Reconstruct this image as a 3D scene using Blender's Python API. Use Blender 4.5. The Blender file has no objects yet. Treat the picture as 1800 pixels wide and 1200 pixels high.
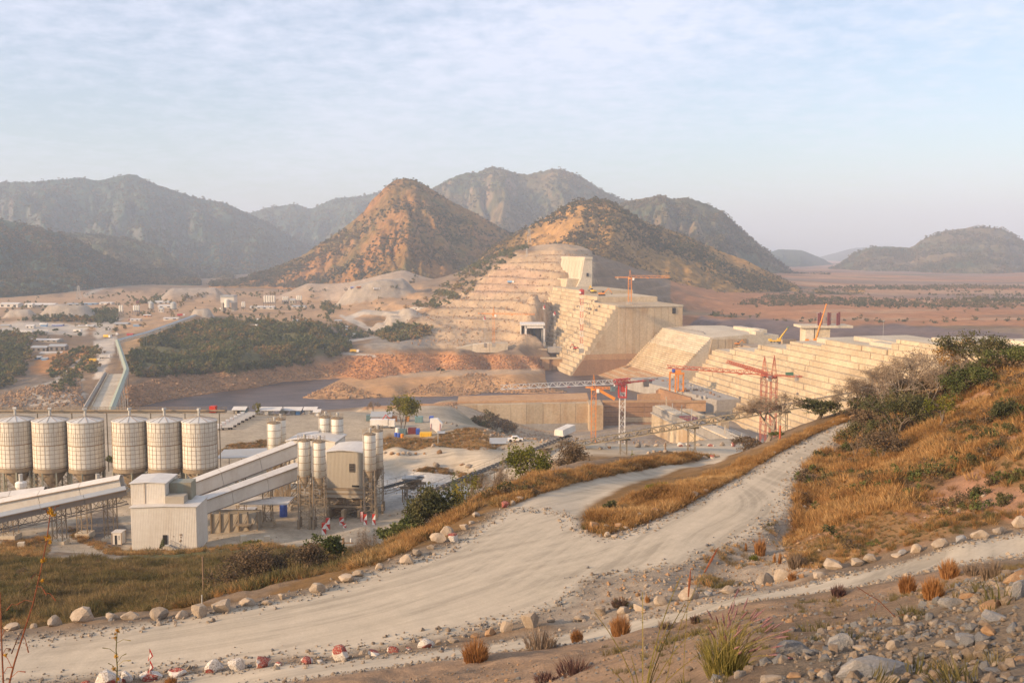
import bpy, bmesh, math, random
import numpy as np
from mathutils import Vector, Matrix
random.seed(7); RNG = np.random.default_rng(7)
sc = bpy.context.scene
R = math.radians
# ---------------------------------------------------------------- camera
PITCH = math.atan(160/1750)
cd = bpy.data.cameras.new('camera'); cam = bpy.data.objects.new('camera', cd)
sc.collection.objects.link(cam); sc.camera = cam
cd.lens = 35; cd.sensor_width = 36; cd.clip_start = 0.1; cd.clip_end = 60000
cam.rotation_euler = (math.pi/2-PITCH, 0, 0)
# ---------------------------------------------------------------- sky and sun
SUN_AZ, SUN_EL = -118, 19          # degrees clockwise from the view direction (+Y); left and a little behind
w = bpy.data.worlds.new("World"); sc.world = w; w.use_nodes = True
nt = w.node_tree; nt.nodes.clear()
N = nt.nodes.new; L = nt.links.new
out = N('ShaderNodeOutputWorld'); bg = N('ShaderNodeBackground'); bg.inputs[1].default_value = 0.143
sky = N('ShaderNodeTexSky'); sky.sky_type = 'NISHITA'; sky.sun_disc = False
sky.sun_elevation = R(SUN_EL); sky.sun_rotation = R(SUN_AZ); sky.air_density = 1.0; sky.dust_density = 1.2; sky.ozone_density = 1.6
geo = N('ShaderNodeTexCoord'); sep = N('ShaderNodeSeparateXYZ'); L(geo.outputs['Generated'], sep.inputs[0])
def M(op, a, b=None, c=None):
    n = N('ShaderNodeMath'); n.operation = op
    for i, v in enumerate((a, b, c)):
        if v is None: continue
        if isinstance(v, (int, float)): n.inputs[i].default_value = v
        else: L(v, n.inputs[i])
    return n.outputs[0]
zz = M('MAXIMUM', sep.outputs[2], 0.0); zs = M('ADD', zz, 0.16)      # a flat cloud deck seen in perspective
cx = M('DIVIDE', sep.outputs[0], zs); cy = M('DIVIDE', sep.outputs[1], zs)
cmb = N('ShaderNodeCombineXYZ'); L(cx, cmb.inputs[0]); L(cy, cmb.inputs[1])
def noise(scale, det, rough, vec, dist=0):
    n = N('ShaderNodeTexNoise'); n.inputs['Scale'].default_value = scale; n.inputs['Detail'].default_value = det
    n.inputs['Roughness'].default_value = rough; n.inputs['Distortion'].default_value = dist; L(vec, n.inputs['Vector']); return n.outputs[0]
def ramp(v, pts):
    n = N('ShaderNodeValToRGB'); e = n.color_ramp.elements
    while len(e) < len(pts): e.new(0.5)
    for k, (p, c) in enumerate(pts):
        e[k].position = p; e[k].color = (c, c, c, 1) if isinstance(c, (int, float)) else (*c, 1)
    L(v, n.inputs[0]); return n.outputs[0]
big = noise(0.5, 3, .5, cmb.outputs[0], .3)
small = noise(10, 4, .62, cmb.outputs[0], .1)
mix1 = M('ADD', M('MULTIPLY', big, 1.05), M('MULTIPLY', small, 0.5))
cl = ramp(mix1, [(0.0, 0.0), (0.66, 0.0), (0.90, 1.0)])
fade = ramp(zz, [(0.0, 0.25), (0.10, 0.45), (0.2, 0.75), (0.45, 0.9)])
thin = M('MULTIPLY', M('MULTIPLY', cl, fade), 0.72)
veil = M('ADD', thin, 0.19)
mixc = N('ShaderNodeMixRGB'); L(veil, mixc.inputs[0]); L(sky.outputs[0], mixc.inputs[1]); mixc.inputs[2].default_value = (5.4, 5.5, 6.5, 1)
L(mixc.outputs[0], bg.inputs[0]); L(bg.outputs[0], out.inputs[0])
sd = bpy.data.lights.new('sun', 'SUN'); sd.energy = 4.6; sd.angle = R(2); sd.color = (1, .715, .455)
so = bpy.data.objects.new('sun', sd); sc.collection.objects.link(so)
az = R(SUN_AZ); el = R(SUN_EL)
S = Vector((math.sin(az)*math.cos(el), math.cos(az)*math.cos(el), math.sin(el)))
so.rotation_euler = S.to_track_quat('Z', 'Y').to_euler()
sc.view_settings.view_transform = 'Standard'; sc.view_settings.look = 'None'
sc.view_settings.exposure = 0.4; sc.view_settings.gamma = 1; sc.view_settings.use_curve_mapping = False
sc.cycles.volume_bounces = 1; sc.cycles.max_bounces = 6; sc.cycles.diffuse_bounces = 2; sc.cycles.transparent_max_bounces = 6
sc.cycles.glossy_bounces = 2
try: sc.cycles.use_denoising = True
except Exception: pass
# ---------------------------------------------------------------- picture geometry: where a pixel of the 1800x1200 photograph points
CT, ST = math.cos(PITCH), math.sin(PITCH)
def ray(px, py):
    v = (600-py)/1750; return np.array([(px-900)/1750, CT+v*ST, -ST+v*CT])
def P(px, py, Y):
    d = ray(px, py); d = d*(Y/d[1]); return Vector(d)
def G(px, py, z):
    d = ray(px, py); d = d*(z/d[2]); return Vector(d)
def proj(x, y, z):
    f = y*CT - z*ST; u = y*ST + z*CT
    f = np.maximum(f, 1e-3) if isinstance(f, np.ndarray) else f
    return 900+1750*x/f, 600-1750*u/f
# ---------------------------------------------------------------- noise
_perm = np.random.default_rng(3).permutation(1024)
def vnoise(x, y, seed=0):
    xi = np.floor(x).astype(np.int64); yi = np.floor(y).astype(np.int64); xf = x-xi; yf = y-yi
    u = xf*xf*xf*(xf*(xf*6-15)+10); v = yf*yf*yf*(yf*(yf*6-15)+10)
    def g(i, j, fx, fy):
        h = _perm[(_perm[(i+seed*57) & 1023]+j+seed*13) & 1023]; a = h*(2*np.pi/1024)*7
        return np.cos(a)*fx+np.sin(a)*fy
    a = g(xi, yi, xf, yf); b = g(xi+1, yi, xf-1, yf); c = g(xi, yi+1, xf, yf-1); d = g(xi+1, yi+1, xf-1, yf-1)
    return ((a+(b-a)*u)+((c+(d-c)*u)-(a+(b-a)*u))*v)*1.5
def fbm(x, y, o=4, seed=0, g=0.5):
    s = 0; a = 1; t = 0
    for k in range(o): s = s+a*vnoise(x*2**k, y*2**k, seed+k); t += a; a *= g
    return s/t
def inpoly(x, y, poly):
    r = np.zeros(x.shape, bool); n = len(poly)
    for i in range(n):
        x0, y0 = poly[i]; x1, y1 = poly[(i+1) % n]
        if y0 == y1: continue
        c = ((y0 > y) != (y1 > y)) & (x < (x1-x0)*(y-y0)/(y1-y0)+x0); r ^= c
    return r
def polydist(x, y, poly, closed=True):
    d = np.full(x.shape, 1e9); along = np.zeros(x.shape); acc = 0; side = np.zeros(x.shape)
    n = len(poly)
    for i in range(n if closed else n-1):
        x0, y0 = poly[i]; x1, y1 = poly[(i+1) % n]; dx, dy = x1-x0, y1-y0; l2 = dx*dx+dy*dy+1e-9
        t = np.clip(((x-x0)*dx+(y-y0)*dy)/l2, 0, 1); q = np.hypot(x-x0-t*dx, y-y0-t*dy)
        m = q < d; d = np.where(m, q, d); along = np.where(m, acc+t*math.sqrt(l2), along)
        side = np.where(m, np.sign((x-x0)*dy-(y-y0)*dx), side); acc += math.sqrt(l2)
    return d, along, side
# ---------------------------------------------------------------- object helpers
def lk(o): sc.collection.objects.link(o); return o
def tag(o, label=None, cat=None, group=None, kind=None):
    if label: o['label'] = label
    if cat: o['category'] = cat
    if group: o['group'] = group
    if kind: o['kind'] = kind
    return o
def thing(name, label, cat, loc=(0, 0, 0), rz=0, group=None):
    o = lk(bpy.data.objects.new(name, None)); o.location = loc; o.rotation_euler = (0, 0, rz)
    o.empty_display_size = .5
    return tag(o, label, cat, group)
def npmesh(name, v, f, smooth=False):
    me = bpy.data.meshes.new(name); v = np.asarray(v, np.float32); f = np.asarray(f, np.int32); k = f.shape[1]
    me.vertices.add(len(v)); me.vertices.foreach_set('co', v.ravel())
    me.loops.add(f.size); me.loops.foreach_set('vertex_index', f.ravel())
    me.polygons.add(len(f)); me.polygons.foreach_set('loop_start', np.arange(0, f.size, k, dtype=np.int32))
    me.update(calc_edges=True)
    if smooth: me.polygons.foreach_set('use_smooth', np.ones(len(f), bool))
    return me
class MB:
    def __init__(s): s.v = []; s.f = []; s.m = []; s.cm = 0
    def add(s, vs, fs):
        b = len(s.v); s.v += [tuple(q) for q in vs]; s.f += [tuple(i+b for i in q) for q in fs]; s.m += [s.cm]*len(fs); return s
    def mat(s, i): s.cm = i; return s
    def box(s, c, d, rz=0, M4=None):
        x, y, z = d[0]/2, d[1]/2, d[2]/2
        vs = [Vector((i*x, j*y, k*z)) for k in (-1, 1) for j in (-1, 1) for i in (-1, 1)]
        m = Matrix.Rotation(rz, 3, 'Z') if M4 is None else M4
        return s.add([m@q+Vector(c) for q in vs], [(0, 2, 3, 1), (4, 5, 7, 6), (0, 1, 5, 4), (2, 6, 7, 3), (0, 4, 6, 2), (1, 3, 7, 5)])
    def bb(s, x0, x1, y0, y1, z0, z1):
        return s.box(((x0+x1)/2, (y0+y1)/2, (z0+z1)/2), (x1-x0, y1-y0, z1-z0))
    def bar(s, a, b, r, n=4, r2=None, cap=False):
        a = Vector(a); b = Vector(b); d = b-a
        if d.length < 1e-6: return s
        q = d.to_track_quat('Z', 'Y'); r2 = r if r2 is None else r2; o = math.pi/4 if n == 4 else 0
        vs = [a+q@Vector((math.cos(o+2*math.pi*k/n)*r, math.sin(o+2*math.pi*k/n)*r, 0)) for k in range(n)]
        vs += [b+q@Vector((math.cos(o+2*math.pi*k/n)*r2, math.sin(o+2*math.pi*k/n)*r2, 0)) for k in range(n)]
        fs = [(k, (k+1) % n, n+(k+1) % n, n+k) for k in range(n)]
        if cap: fs += [tuple(range(n-1, -1, -1)), tuple(range(n, 2*n))]
        return s.add(vs, fs)
    def lathe(s, prof, c=(0, 0, 0), n=20):
        c = Vector(c); vs = []; fs = []
        for r, z in prof:
            vs += [c+Vector((r*math.cos(2*math.pi*k/n), r*math.sin(2*math.pi*k/n), z)) for k in range(n)]
        for i in range(len(prof)-1):
            fs += [(i*n+k, i*n+(k+1) % n, (i+1)*n+(k+1) % n, (i+1)*n+k) for k in range(n)]
        if prof[0][0] > .01: fs.append(tuple(range(n-1, -1, -1)))
        if prof[-1][0] > .01: fs.append(tuple((len(prof)-1)*n+k for k in range(n)))
        return s.add(vs, fs)
    def prism(s, poly, ex):           # planar polygon (3D points) pushed along ex
        n = len(poly); ex = Vector(ex); p = [Vector(q) for q in poly]
        return s.add(p+[q+ex for q in p], [tuple(range(n-1, -1, -1)), tuple(range(n, 2*n))]+[(k, (k+1) % n, n+(k+1) % n, n+k) for k in range(n)])
    def truss(s, A, B, w, h, n, r, up=Vector((0, 0, 1)), rd=None, tri=False):
        A = Vector(A); B = Vector(B); d = (B-A).normalized(); sd = d.cross(up).normalized(); u = sd.cross(d).normalized(); rd = rd or r*.6
        cs = [(-1, 0), (1, 0), (0, 1)] if tri else [(-1, 0), (1, 0), (1, 1), (-1, 1)]
        pt = lambda t, c: A+(B-A)*t+sd*(c[0]*w/2)+u*(c[1]*h)
        for c in cs: s.bar(pt(0, c), pt(1, c), r)
        for i in range(n):
            for k in range(len(cs)):
                c0, c1 = cs[k], cs[(k+1) % len(cs)]
                a, b = (c0, c1) if (i+k) % 2 else (c1, c0)
                s.bar(pt(i/n, a), pt((i+1)/n, b), rd)
                if i % 2 == 0: s.bar(pt(i/n, c0), pt(i/n, c1), rd)
        return s
    def build(s, name, mat, parent=None, world=True, smooth=False, label=None):
        me = bpy.data.meshes.new(name)
        vs = s.v
        if parent is not None and world:
            im = (Matrix.Translation(parent.location)@parent.rotation_euler.to_matrix().to_4x4()).inverted()
            pp = parent.parent
            if pp is not None:
                im = (Matrix.Translation(pp.location)@pp.rotation_euler.to_matrix().to_4x4()@Matrix.Translation(parent.location)).inverted()
            vs = [im@Vector(q) for q in vs]
        me.from_pydata(vs, [], s.f)
        for m in (mat if isinstance(mat, (list, tuple)) else [mat]): me.materials.append(m)
        if isinstance(mat, (list, tuple)): me.polygons.foreach_set('material_index', s.m)
        if smooth: me.polygons.foreach_set('use_smooth', [True]*len(me.polygons))
        me.update(); o = lk(bpy.data.objects.new(name, me)); o.parent = parent
        if label: o['label'] = label
        return o
def copy_tree(o, parent=None):
    c = o.copy(); lk(c); c.parent = parent
    for ch in list(o.children): copy_tree(ch, c)
    return c
# ---------------------------------------------------------------- materials
def new_mat(name):
    m = bpy.data.materials.new(name); m.use_nodes = True; t = m.node_tree; t.nodes.clear()
    o = t.nodes.new('ShaderNodeOutputMaterial'); b = t.nodes.new('ShaderNodeBsdfPrincipled'); t.links.new(b.outputs[0], o.inputs[0])
    b.inputs['Specular IOR Level'].default_value = .25
    return m, t, b
def node(t, ty, **kw):
    n = t.nodes.new(ty)
    for k, v in kw.items(): setattr(n, k, v)
    return n
def tnoise(t, scale, det=4, rough=.55, vec=None, space='Object', sxyz=None):
    if vec is None:
        tc = node(t, 'ShaderNodeTexCoord'); vec = tc.outputs[space]
    if sxyz:
        mp = node(t, 'ShaderNodeMapping'); mp.inputs['Scale'].default_value = sxyz; t.links.new(vec, mp.inputs[0]); vec = mp.outputs[0]
    n = node(t, 'ShaderNodeTexNoise'); n.inputs['Scale'].default_value = scale; n.inputs['Detail'].default_value = det; n.inputs['Roughness'].default_value = rough
    t.links.new(vec, n.inputs['Vector']); return n.outputs[0]
def tramp(t, v, pts):
    n = node(t, 'ShaderNodeValToRGB'); e = n.color_ramp.elements
    while len(e) < len(pts): e.new(.5)
    for k, (p, c) in enumerate(pts): e[k].position = p; e[k].color = (c, c, c, 1) if isinstance(c, (int, float)) else (*c, 1)
    t.links.new(v, n.inputs[0]); return n.outputs[0]
def tmix(t, fac, a, b, mode='MIX'):
    n = node(t, 'ShaderNodeMixRGB', blend_type=mode)
    for i, v in enumerate((fac, a, b)):
        if isinstance(v, (int, float)): n.inputs[i].default_value = v if i == 0 else (v, v, v, 1)
        elif isinstance(v, tuple): n.inputs[i].default_value = (*v, 1)
        else: t.links.new(v, n.inputs[i])
    return n.outputs[0]
def tbump(t, b, h, strength=.4, dist=.05):
    n = node(t, 'ShaderNodeBump'); n.inputs['Strength'].default_value = strength; n.inputs['Distance'].default_value = dist
    t.links.new(h, n.inputs['Height']); t.links.new(n.outputs[0], b.inputs['Normal'])
_mc = {}
def paint(name, col, rough=.6, dirt=(.22, .15, .09), dirty=.5, scale=.6, metal=0, spec=.3, streak=True, obj_var=0, bump=0):
    """painted / plain surface with dust and run-down streaks"""
    if name in _mc: return _mc[name]
    m, t, b = new_mat(name)
    n1 = tnoise(t, scale, 5, .65, sxyz=(1, 1, .18) if streak else (1, 1, 1)); n2 = tnoise(t, scale*5, 4, .6)
    f = tramp(t, tmix(t, .4, n1, n2), [(.42, 0.0), (.72, dirty)])
    c = tmix(t, f, col, dirt)
    if obj_var:
        oi = node(t, 'ShaderNodeObjectInfo'); c = tmix(t, 1, c, tramp(t, oi.outputs['Random'], [(0, 1-obj_var), (1, 1.0)]), 'MULTIPLY')
    t.links.new(c, b.inputs['Base Color']); b.inputs['Roughness'].default_value = rough; b.inputs['Metallic'].default_value = metal; b.inputs['Specular IOR Level'].default_value = spec
    if bump: tbump(t, b, n2, .6, bump)
    _mc[name] = m; return m
# ---------------------------------------------------------------- ground: one sheet from surveyed heights
CP = []
def cz(z, *pts):
    for px, py in pts: g = G(px, py, z); CP.append((g.x, g.y, g.z))
def cY(*pts):
    for px, py, Y in pts: g = P(px, py, Y); CP.append((g.x, g.y, g.z))
def cX(*pts):                        # (bearing pixel, distance, height)
    for px, Y, z in pts: CP.append(((px-900)/1750*Y, Y, z))
# haul road and its loop
cz(-18, (0,1130),(200,1100),(400,1070),(560,1035),(700,975),(800,1050),(850,920),(1000,940),(950,1000),(200,1150),(400,1120),(600,1080),(600,1135),(800,1105),
   (1000,1060),(1150,1000),(1200,960),(1300,900),(100,1190),(300,1172),(1100,960),(1025,937),(-200,1170),(-200,1220),(1050,1045),(1112,930),(1175,905),(1237,872))
cz(-18.3, (1300,840),(1350,880),(1390,850),(1420,780),(1367,800),(1433,763),(1400,820),(1495,742),(1500,748))
cz(-18.1, (1100,890),(1180,870),(1250,850)); cz(-18.6, (1100,865),(1180,845),(1260,826))
cY((912,893,69),(975,878,72),(1050,860,78),(1030,890,71),(1130,850,83),(1100,843,86),(1175,830,96),(1162,838,93),(1240,820,112),(1275,804,130),(1320,798,135))
# hill behind the end of the upper road, seen against the dam
cY((1540,740,104),(1600,745,96),(1500,715,118),(1560,705,112),(1600,690,108),(1650,675,104),(1700,660,98),(1750,655,92),(1800,665,86),(1850,660,84),(1950,650,82),(2100,640,80))
cX((1500,150,-34),(1600,150,-33),(1700,140,-30),(1800,140,-28),(2000,130,-22),(1600,220,-52),(1800,220,-45),(2100,220,-38))
cY((1450,800,92),(1420,850,78),(1420,900,70),(1480,850,74),(1500,780,90),(1550,800,80),(1600,780,80),(1700,740,78),(1800,720,74),(1500,900,63),(1600,880,62),(1700,850,62),(1800,800,62),
   (1450,950,60),(1550,940,57),(1700,910,55),(1800,890,54),(1900,880,52),(2000,800,58),(1370,950,64),(1400,985,55),(2100,900,50))
cY((1300,985,59),(1250,1000,57),(1200,1030,52))
# lower road
cY((1800,945,49.5),(1800,928,52),(1700,960,48.5),(1600,990,47.5),(1500,1010,47),(1400,1035,46),(1300,1050,45.5),(1200,1078,44.5),(1100,1100,43.8),(1000,1120,43),(850,1142,42),
   (700,1160,41),(550,1175,40.5),(400,1190,40.3),(1950,905,51),(2100,870,53),(1700,985,45.5),(1800,970,46.5))
# the camera's own slope
cY((600,1200,34),(750,1185,33),(750,1168,37),(900,1165,32),(900,1148,38),(1000,1150,30),(1100,1130,31),(1200,1110,33),(1330,1070,35),(1450,1058,36),(1560,1042,36.5),(1600,1035,35),(1680,1010,36),(1800,995,35),
   (900,1195,26),(1050,1195,20),(1050,1160,25),(1200,1190,14),(1200,1150,20),(1300,1190,10.5),(1300,1140,14),(1400,1190,9),(1500,1195,8.3),(1600,1195,8),(1800,1195,7),
   (1350,1110,18),(1450,1130,13.5),(1450,1090,20),(1500,1070,27),(1600,1130,11.5),(1600,1080,16),(1600,1055,26),(1700,1100,11.5),(1700,1050,15.5),(1800,1100,9.5),(1800,1040,12),(1950,1000,12),(1950,1150,8))
cX((900,0.5,-1.75),(900,3,-1.8),(300,3,-2.0),(1500,3,-1.7),(300,8,-5.6),(-200,10,-7),(600,15,-9),(200,15,-9.5),(0,25,-14.5),(300,25,-14),(500,28,-14),(-400,25,-15),(900,8,-4.6),(1100,6,-3.2))
# bank from the haul road down to the works yard
cY((0,1110,60),(0,1050,74),(200,1060,70),(200,1090,62),(400,1050,66),(400,1010,86),(560,1010,66),(600,985,78),(700,950,74),(0,990,102),(200,985,106),(350,990,104),(480,975,112),(600,985,84),(656,990,69),(683,970,68.5),(720,953,69.5),(773,922,70.5),(813,903,72),(850,879,75.5),(900,859,82),
   (950,838,90),(1000,828,98),(1062,818,110),(1150,808,130),(-200,1080,74),(-200,1000,110))
cY((0,965,142),(100,970,140),(250,975,138),(400,965,142),(560,945,150),(650,925,158),(-200,970,140))
cz(-54.6, (560,962),(600,962),(640,962),(680,950),(620,940),(660,935),(700,925),(740,915),(740,890),(700,890)); cz(-54.8,(780,890),(820,870))
cz(-55, (60,950),(200,950),(350,955),(500,935),(620,920),(700,900),(700,860),(850,840),(450,930),(850,870))
cz(-56, (0,900),(100,890),(250,880),(400,880),(500,880),(600,880),(0,870),(-200,880),(700,830),(800,830),(-200,950))
cX((700,82,-27.5),(700,100,-36),(700,130,-47),(760,84,-27),(800,100,-34),(800,120,-42),(850,90,-27),(900,100,-30),(900,120,-39),(1000,115,-32),(1000,135,-41),(1100,145,-41),(640,95,-35),(640,120,-43))
cX((1000,190,-52),(1100,200,-51),(1050,160,-48),(900,150,-50))
# middle road
cz(-50, (1290,790),(1200,792),(1100,795),(1000,798)); cz(-53, (900,800),(800,803),(700,805)); cz(-50, (1200,785),(1100,787),(1250,808),(1150,812),(1000,820)); cz(-50,(1000,787))
cX((1290,256,-50),(1290,280,-54),(1200,290,-60),(1100,290,-60),(1000,310,-64),(1000,350,-85),(1100,340,-86),(1250,340,-86),(1400,330,-84))
cz(-55, (880,790),(800,790),(720,795)); cz(-52, (760,782),(700,785),(850,785)); cz(-54,(830,770),(900,775),(950,775)) 
cY((830,757,300),(790,775,285),(880,765,300))
# yard behind the silos
cz(-58, (0,800),(200,810),(400,800),(500,780),(620,770),(400,770),(500,750),(600,745),(700,745),(800,745),(450,730),(600,727),(-200,760),(0,760),(650,735),(200,750),(200,780),(850,750))
cX((0,385,-62.5),(200,385,-62.5),(400,385,-62.5),(600,385,-63.8),(600,410,-73),(700,385,-63),(0,410,-70),(200,410,-70),(400,410,-70),(600,425,-72),(700,420,-66),(800,420,-67),(850,350,-64))
# near river bank
cY((640,716,650),(560,724,600),(700,714,650),(800,709,650),(720,727,560),(800,740,500),(850,752,480),(880,757,470),(830,745,440),(760,720,600),(860,762,420))
cX((870,470,-80),(900,500,-92),(950,540,-108),(1050,540,-113),(1150,570,-113),(1250,540,-112),(1000,470,-108),(1200,450,-108),(1350,450,-108),(1050,610,-114),(1150,640,-114),(1250,620,-114))
cX((400,500,-96),(200,500,-98),(0,500,-98),(-200,500,-98),(500,560,-104),(600,620,-106),(300,600,-108),(100,600,-108),(600,700,-115),(700,740,-115),(400,700,-115),(800,760,-115),(900,760,-115),(1000,760,-115),(500,740,-115),(1000,820,-115),(1050,760,-115),(0,640,-112))
# far bank
cz(-110, (230,717),(300,702),(400,688),(450,682),(500,672),(550,668),(600,665),(160,722),(60,724))
cY((230,696,700),(300,684,745),(400,672,784),(500,657,842),(560,652,862),(610,650,874),(60,705,680),(120,698,690),(0,706,685),(30,690,712),(420,652,790),(500,640,846),(560,632,872),(640,628,900),(700,622,893),(800,621,893),(880,624,898),(930,618,905),(300,660,760),(230,670,730))
cz(-106, (640,654),(700,651),(780,648),(860,648),(930,649))
# rock spit in the river
cz(-110, (527,699),(565,702),(700,698),(800,697),(860,690),(930,692),(1000,690),(962,682))
cz(-104, (600,680),(640,668),(700,660),(760,655),(860,652),(940,652),(700,672),(800,672),(900,672)); cz(-108,(650,692),(750,690),(850,684),(940,684))
# plateau across the river
cz(-94, (300,640),(180,655)); cY((400,635,810),(230,650,765)); cz(-88, (300,610),(400,612),(560,605),(480,615),(500,605)); cz(-82, (300,590),(400,590),(500,590)); cz(-78, (350,570),(450,570),(540,580))
cz(-97, (60,660),(120,660)); cY((100,680,722),(40,680,724)); cz(-88,(180,600),(190,632),(130,612),(0,615),(-100,620))
cz(-78, (0,560),(100,560),(200,555),(300,555),(400,555),(500,550),(600,555),(650,560)); cz(-74, (0,540),(150,535),(300,532),(450,530),(600,530),(560,515),(350,515),(200,520),(0,525),(-200,540))
cz(-76,(700,520)); cz(-88, (620,590),(660,580)); cY((700,600,955),(650,610,925),(740,610,925),(800,612,925),(900,612,930),(760,600,960),(820,600,960))
# quarried left abutment climbing to the tower
cY((700,560,1100),(740,540,1150),(780,540,1120),(800,560,1060),(760,580,1000),(850,590,980),(900,600,960),(950,600,950),
   (850,560,1040),(900,560,1020),(950,560,1000),(850,530,1120),(900,530,1090),(950,530,1070),(850,500,1220),(900,500,1180),(950,500,1150),(980,490,1150),(900,470,1260),(950,460,1260),(980,460,1230),
   (820,490,1300),(790,510,1300),(740,505,1400),(700,500,1500),(850,470,1350),(900,445,1380),(960,432,1400),(1020,435,1400),(1050,450,1380))
cX((1080,1250,-30),(1150,1250,-52),(1250,1300,-68),(1350,1400,-72),(1130,1150,-62),(1230,1150,-74),(1300,1150,-76))
# reservoir plain upstream
cz(-72, (1250,560),(1400,545),(1500,560),(1600,560),(1750,560),(1450,570),(1700,580),(1900,560),(1600,540),(1800,530),(1500,530),(1700,510),(1900,510),(2100,540),(2100,600))
cX((1500,1000,-72),(1700,800,-72),(1900,600,-70),(2100,450,-60),(1500,6000,-80),(1800,6000,-80),(1200,6000,-80),(2200,3000,-75),(900,3000,-70),(600,3500,-72),(200,3500,-72),(0,6000,-80),(600,6000,-80),(-400,3500,-70),(-400,9000,-90),(900,9000,-90),(2200,9000,-90),(1700,9000,-90),(100,1700,-71))
for s_ in (-10, 50, 110, 160, 220, 290, 370, 450, 520):
    for t_, z_ in ((-5, -116), (40, -115), (90, -115)): CP.append((135.6+.225*s_-.974*t_, 890-.974*s_-.225*t_, z_))
for s_ in (-120, -60):
    for t_, z_ in ((0, -100), (50, -108), (80, -108)): CP.append((135.6+.225*s_-.974*t_, 890-.974*s_-.225*t_, z_))
for s_ in (-40, 50, 110, 180, 260, 350, 450, 520):
    for t_, z_ in ((-72, -78), (-130, -79)): CP.append((135.6+.225*s_-.974*t_, 890-.974*s_-.225*t_, z_))
CP = np.array(CP)
def tfeat(x, y):
    r = np.hypot(x, y)+1e-6
    return np.stack([np.arctan2(x, np.maximum(y, .3))*2.4, np.log(np.maximum(r, 2.0))], -1)
_F = tfeat(CP[:, 0], CP[:, 1])
def _k(d2): return np.where(d2 > 1e-12, .5*d2*np.log(d2+1e-20), 0)
_n = len(CP)
# residual variable: z divided by a distance scale keeps near and far comparable
_sc = lambda r: 1/(1+r/60)
_K = _k(((_F[:, None]-_F[None])**2).sum(-1)) + np.eye(_n)*2e-5
_Q = np.c_[np.ones(_n), _F]
_A = np.block([[_K, _Q], [_Q.T, np.zeros((3, 3))]])
_r = np.hypot(CP[:, 0], CP[:, 1])
_W = np.linalg.solve(_A, np.r_[CP[:, 2]*_sc(_r), 0, 0, 0])
def hbase(x, y):
    x = np.asarray(x, float); y = np.asarray(y, float); sh = x.shape; x = x.ravel(); y = y.ravel()
    f = tfeat(x, y); o = np.empty(len(x))
    for i in range(0, len(x), 6000):
        q = f[i:i+6000]; d2 = (q[:, None, 0]-_F[None, :, 0])**2+(q[:, None, 1]-_F[None, :, 1])**2
        o[i:i+6000] = _k(d2)@_W[:_n]+_W[_n]+q@_W[_n+1:]
    return (o/_sc(np.hypot(x, y))).reshape(sh)
WATER_Z = -110
def wpoly(pts, z): return [tuple(G(px, py, z))[:2] for px, py in pts]
def ypoly(pts): return [tuple(P(*p))[:2] for p in pts]
ROAD = wpoly([(-400,1190),(0,1130),(150,1112),(300,1090),(450,1064),(560,1040),(650,1008),(683,1000),(783,967),(853,920),(893,897),(950,895),(1000,905),(1025,937),(1062,947),(1112,932),(1175,905),(1237,872),(1300,840),(1367,800),(1433,763),(1500,737),
    (1516,748),(1467,773),(1410,823),(1393,853),(1380,893),(1333,933),(1300,950),(1250,968),(1200,990),(1100,1010),(1030,1020),(1000,1060),(900,1092),(800,1112),(700,1132),(600,1148),(400,1165),(250,1182),(100,1196),(-400,1260)], -18.1)
BRANCH = ypoly([(880,905,67),(893,895,69.5),(975,870,75.5),(1050,850,83),(1100,836,91),(1175,824,103),(1270,802,131),(1300,802,133),(1262,822,112),(1170,838,95),(1125,850,87),(1075,874,76),(1030,893,71),(1012,915,66),(1020,940,63),(950,940,63)])
LROAD = ypoly([(2000,880,54),(1800,932,51),(1700,953,49.6),(1600,982,48.5),(1500,1005,47.6),(1400,1027,46.8),(1300,1045,46.3),(1200,1070,45.4),(1100,1092,44.8),(1000,1110,44.2),(850,1135,43),(700,1152,42),(550,1168,41.5),(400,1182,41.2),(300,1195,41),
    (330,1210,38.5),(550,1190,38.5),(700,1175,38.8),(850,1155,39.6),(1000,1133,40.3),(1130,1112,40.5),(1200,1097,41),(1330,1066,42.2),(1430,1050,42.6),(1570,1030,42.7),(1650,1003,44),(1800,975,45.5),(2000,930,47)])
# far side of the yard road past the silos, at two levels
MROAD = wpoly([(1310,786),(1200,786),(1100,788),(1000,789),(900,793)], -50.5)+wpoly([(800,794),(672,797),(560,800),(560,812),(672,815),(800,812)], -53.5)+wpoly([(900,812),(1000,806),(1130,803),(1200,805),(1250,806),(1300,805)], -50.5)
_dirt = lambda *p: wpoly(p, -56)
HGT_FLAT = [(ROAD, -18.05, 1.2)]
RIVER = wpoly([(-300,740),(60,722),(160,722),(230,717),(262,710),(300,702),(350,695),(400,687),(450,681),(500,671),(550,668),(600,665),(570,680),(548,692),(530,699),(565,702),(640,700),(700,697),(760,697),(800,696),(840,693),(860,689),(930,692),(1000,690),(985,684),(962,680),(958,650),(1035,650),(1075,672),(1150,700),(1100,705),(1030,703),(960,704),(800,709),(700,712),(640,715),(560,722),(400,740),(200,760),(-300,790)], WATER_Z)
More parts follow.
